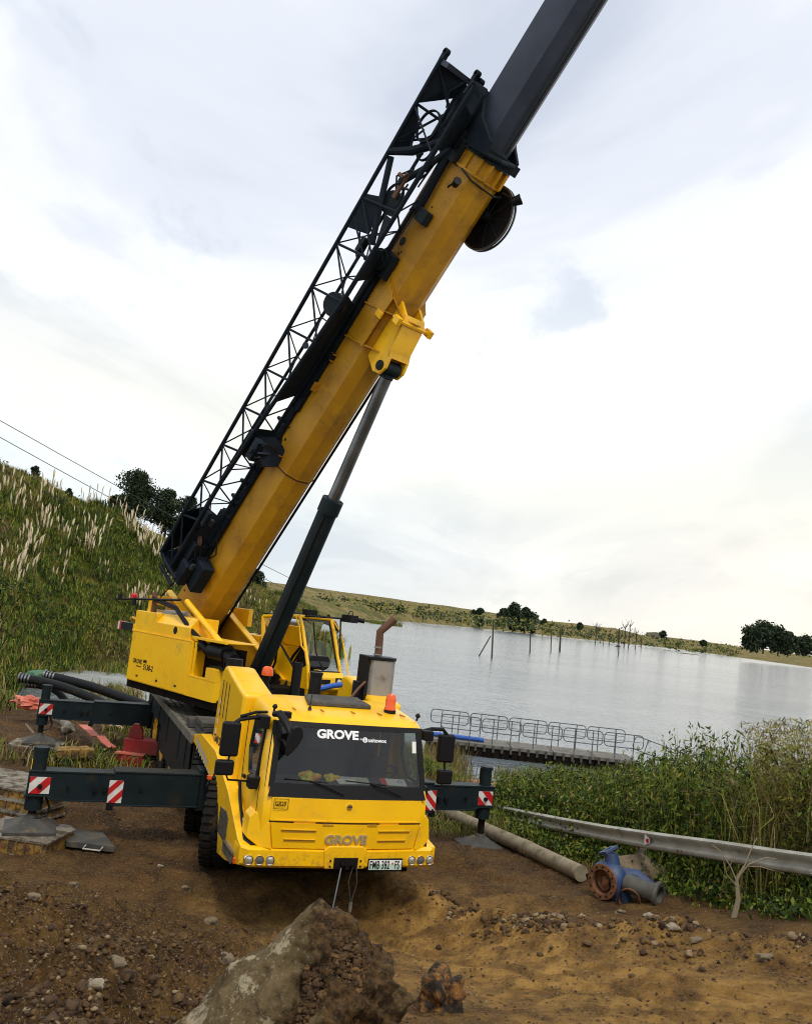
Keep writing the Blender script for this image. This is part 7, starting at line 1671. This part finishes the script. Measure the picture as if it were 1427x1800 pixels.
bl = blades(P[::1] + rng.normal(0, .15, P.shape) * [1, 1, 0], Hh * .42, .011, 1.0, 9, .22, 5, rng, mat_p=[.42, .2, .3, .06, .02])
V_, F2, mi = merge([(Vs, Fs, Ms_), L_, bl]); o = npmesh('weed_thicket', V_, F2, [G1, G2, G3, STRAW, BRN], mi); tag(o, 'dense green weed thicket on the bank beyond the guardrail', 'weeds', kind='stuff')
# grasses at the foot of the guardrail and along the bank
P = []; Hh = []
while len(P) < 2600:
    x = rng.uniform(.6, 9); y = rng.uniform(6, 30); d = (Vector((x, y)) - GR1).dot(gnor)
    if d < -.55 or d > 2.5: continue
    if d < 0 and rng.random() > .35 + .5 * noise.noise(Vector((x, y, 0)) * .8): continue
    P.append((x, y, zg(x, y, False) - .02)); Hh.append(rng.uniform(.12, .42) * (1 if d > -.2 else .6))
V_, F2, mi = blades(np.array(P), np.array(Hh), .011, 1.1, 14, .3, 5, rng, mat_p=[.4, .3, .12, .14, .04]); o = npmesh('verge_grass', V_, F2, [G1, G2, G3, STRAW, BRN], mi); tag(o, 'short green grass growing along both sides of the guardrail', 'grass', kind='stuff')
Lc = []
while len(Lc) < 42000:
    y = rng.uniform(9, 20); x = rng.uniform(1.5, 8); d = (Vector((x, y)) - GR1).dot(gnor)
    if d < -.45 or d > 1.6 or noise.noise(Vector((x, y, 0)) * 1.7) < (-.05 if d < .1 else -.6): continue
    zz = zg(x, y, False); m_ = 26; hh_ = .18 if d < 0 else .5
    Lc += list(np.c_[rng.normal(x, .12, m_), rng.normal(y, .12, m_), zz + np.abs(rng.normal(0, hh_ * .6, m_)) + .02])
V_, F2, mi = leaves(np.array(Lc), .085, .45, 4, rng, .9, mat_p=[.42, .14, .40, .04]); tag(npmesh('verge_weeds', V_, F2, [G1, G2, G3, STRAW], mi), 'leafy low weeds crowding the foot of the guardrail', 'weeds', kind='stuff')
# reeds at the near water edge, seen below the pontoon, and brown reeds behind the cab
P = []
for _ in range(420):
    p = WZ(rng.uniform(870, 1130), rng.uniform(1352, 1392), -1.9); P.append((p.x, p.y, -2.1))
V_, F2, mi = blades(np.array(P), .55, .022, .5, 9, .3, 5, rng, mat_p=[.4, .3, .1, .15, .05]); tag(npmesh('shore_reeds', V_, F2, [G1, G2, G3, STRAW, BRN], mi), 'green reeds at the water edge in front of the pontoon', 'reeds', kind='stuff')
P = []
for _ in range(360):
    p = WZ(rng.uniform(725, 800), rng.uniform(1335, 1400), -1.6); P.append((p.x, p.y, -1.9))
V_, F2, mi = blades(np.array(P), 1.25, .022, .4, 9, .3, 5, rng, mat_p=[.02, .12, .1, .4, .36]); tag(npmesh('shore_reeds', V_, F2, [G1, G2, G3, STRAW, BRN], mi), 'brown dry reeds behind the right hand mirror of the crane', 'reeds', kind='stuff')
# grass on the left flat and bank
P = []; Hh = []
while len(P) < 3800:
    y = rng.uniform(19, 46); x = rng.uniform(-.62 * y, -.2 * y) if rng.random() < .8 else rng.uniform(-.2 * y, .05 * y)
    p = Vector((x, y, 0)); k_ = noise.noise(p * .25) + .55 * sm(-x / y, .36, .5) - .1 + .3 * sm(y, 28, 38)
    if k_ < rng.uniform(0, .5): continue
    P.append((x, y, zg(x, y, False) - .03)); Hh.append(rng.uniform(.15, .55) * (1 + .9 * sm(-x / y, .40, .52)))
V_, F2, mi = blades(np.array(P), np.array(Hh), .03, 1.0, 10, .4, 5, rng, mat_p=[.25, .3, .1, .2, .15]); tag(npmesh('bank_grass', V_, F2, [G1, G2, G3, STRAW, BRN], mi), 'rough grass on the flat bank left of the crane', 'grass', kind='stuff')
P = []; Hh = []
for _ in range(500):
    a = rng.uniform(); p = GZ(rng.uniform(740, 1000), rng.uniform(1400, 1470)); P.append((p.x, p.y, p.z)); Hh.append(rng.uniform(.08, .3))
V_, F2, mi = blades(np.array(P), np.array(Hh), .012, 1.0, 12, .5, 5, rng, mat_p=[.4, .3, .05, .2, .05]); tag(npmesh('verge_grass', V_, F2, [G1, G2, G3, STRAW, BRN], mi), 'patchy green grass round the cement pipe and right outrigger', 'grass', kind='stuff')
# dry straw coloured bush at the right edge
pe_ = W(1408, 1440, 12.2); pe_.z = zg(pe_.x, pe_.y, False); e = empty('dry_bush', loc=pe_); tag(e, 'dry straw coloured bush with drooping stems at the right edge', 'bush')
rg = np.random.default_rng(77); V_, F2, mi = blades(np.array([[rg.normal(0, .28), rg.normal(0, .28), 0] for _ in range(34)]), 2.1, .014, .8, 26, .10, 3, rg, droop=.55, mat_p=[.4, .5, .1]); npmesh('stems', V_, F2, [STRAW, G2, BRN], mi, e)
Lc = []
for _ in range(9000):
    z = rg.uniform(.8, 2.5); r_ = .28 + .24 * z; a = rg.uniform(0, 6.28); q = r_ * math.sqrt(rg.random()); Lc.append((math.cos(a) * q, math.sin(a) * q, z - .25 * q))
V_, F2, mi = leaves(np.array(Lc), .10, .14, 3, rg, .8, mat_p=[.38, .5, .12]); npmesh('twigs', V_, F2, [STRAW, G2, BRN], mi, e)
# bare sapling in front of the guardrail
ps = W(1290, 1578, 11.1); ps.z = zg(ps.x, ps.y, False); e = empty('bare_sapling', loc=ps); e.scale = (1.25, 1.25, 1.25); tag(e, 'leafless forked sapling standing in front of the guardrail', 'sapling')
b = MB(); b.tube([(0, 0, -.05), (.04, 0, .18), (.02, .02, .36), (.08, 0, .50)], .02, 7, rs=[.03, .024, .018, .012]); b.build('trunk', DRYB, e, smooth=True)
for k_, (pts_, r_) in enumerate((([(.02, .02, .36), (.12, 0, .52), (.30, .02, .60), (.45, 0, .60)], .009), ([(.04, 0, .30), (-.05, .03, .48), (-.17, .02, .62), (-.24, .04, .66)], .008), ([(.08, 0, .50), (.14, 0, .68), (.20, .03, .78)], .007), ([(.10, 0, .50), (.25, .05, .50), (.5, .05, .46)], .007), ([(-.05, .03, .48), (-.02, 0, .62)], .005), ([(.02, 0, .3), (-.09, 0, .4), (-.13, 0, .52)], .006))):
    b = MB(); b.tube(pts_, r_, 6, rs=[r_, r_ * .8, r_ * .6, r_ * .4][:len(pts_)]); b.build('branch', DRYB, e, smooth=True)
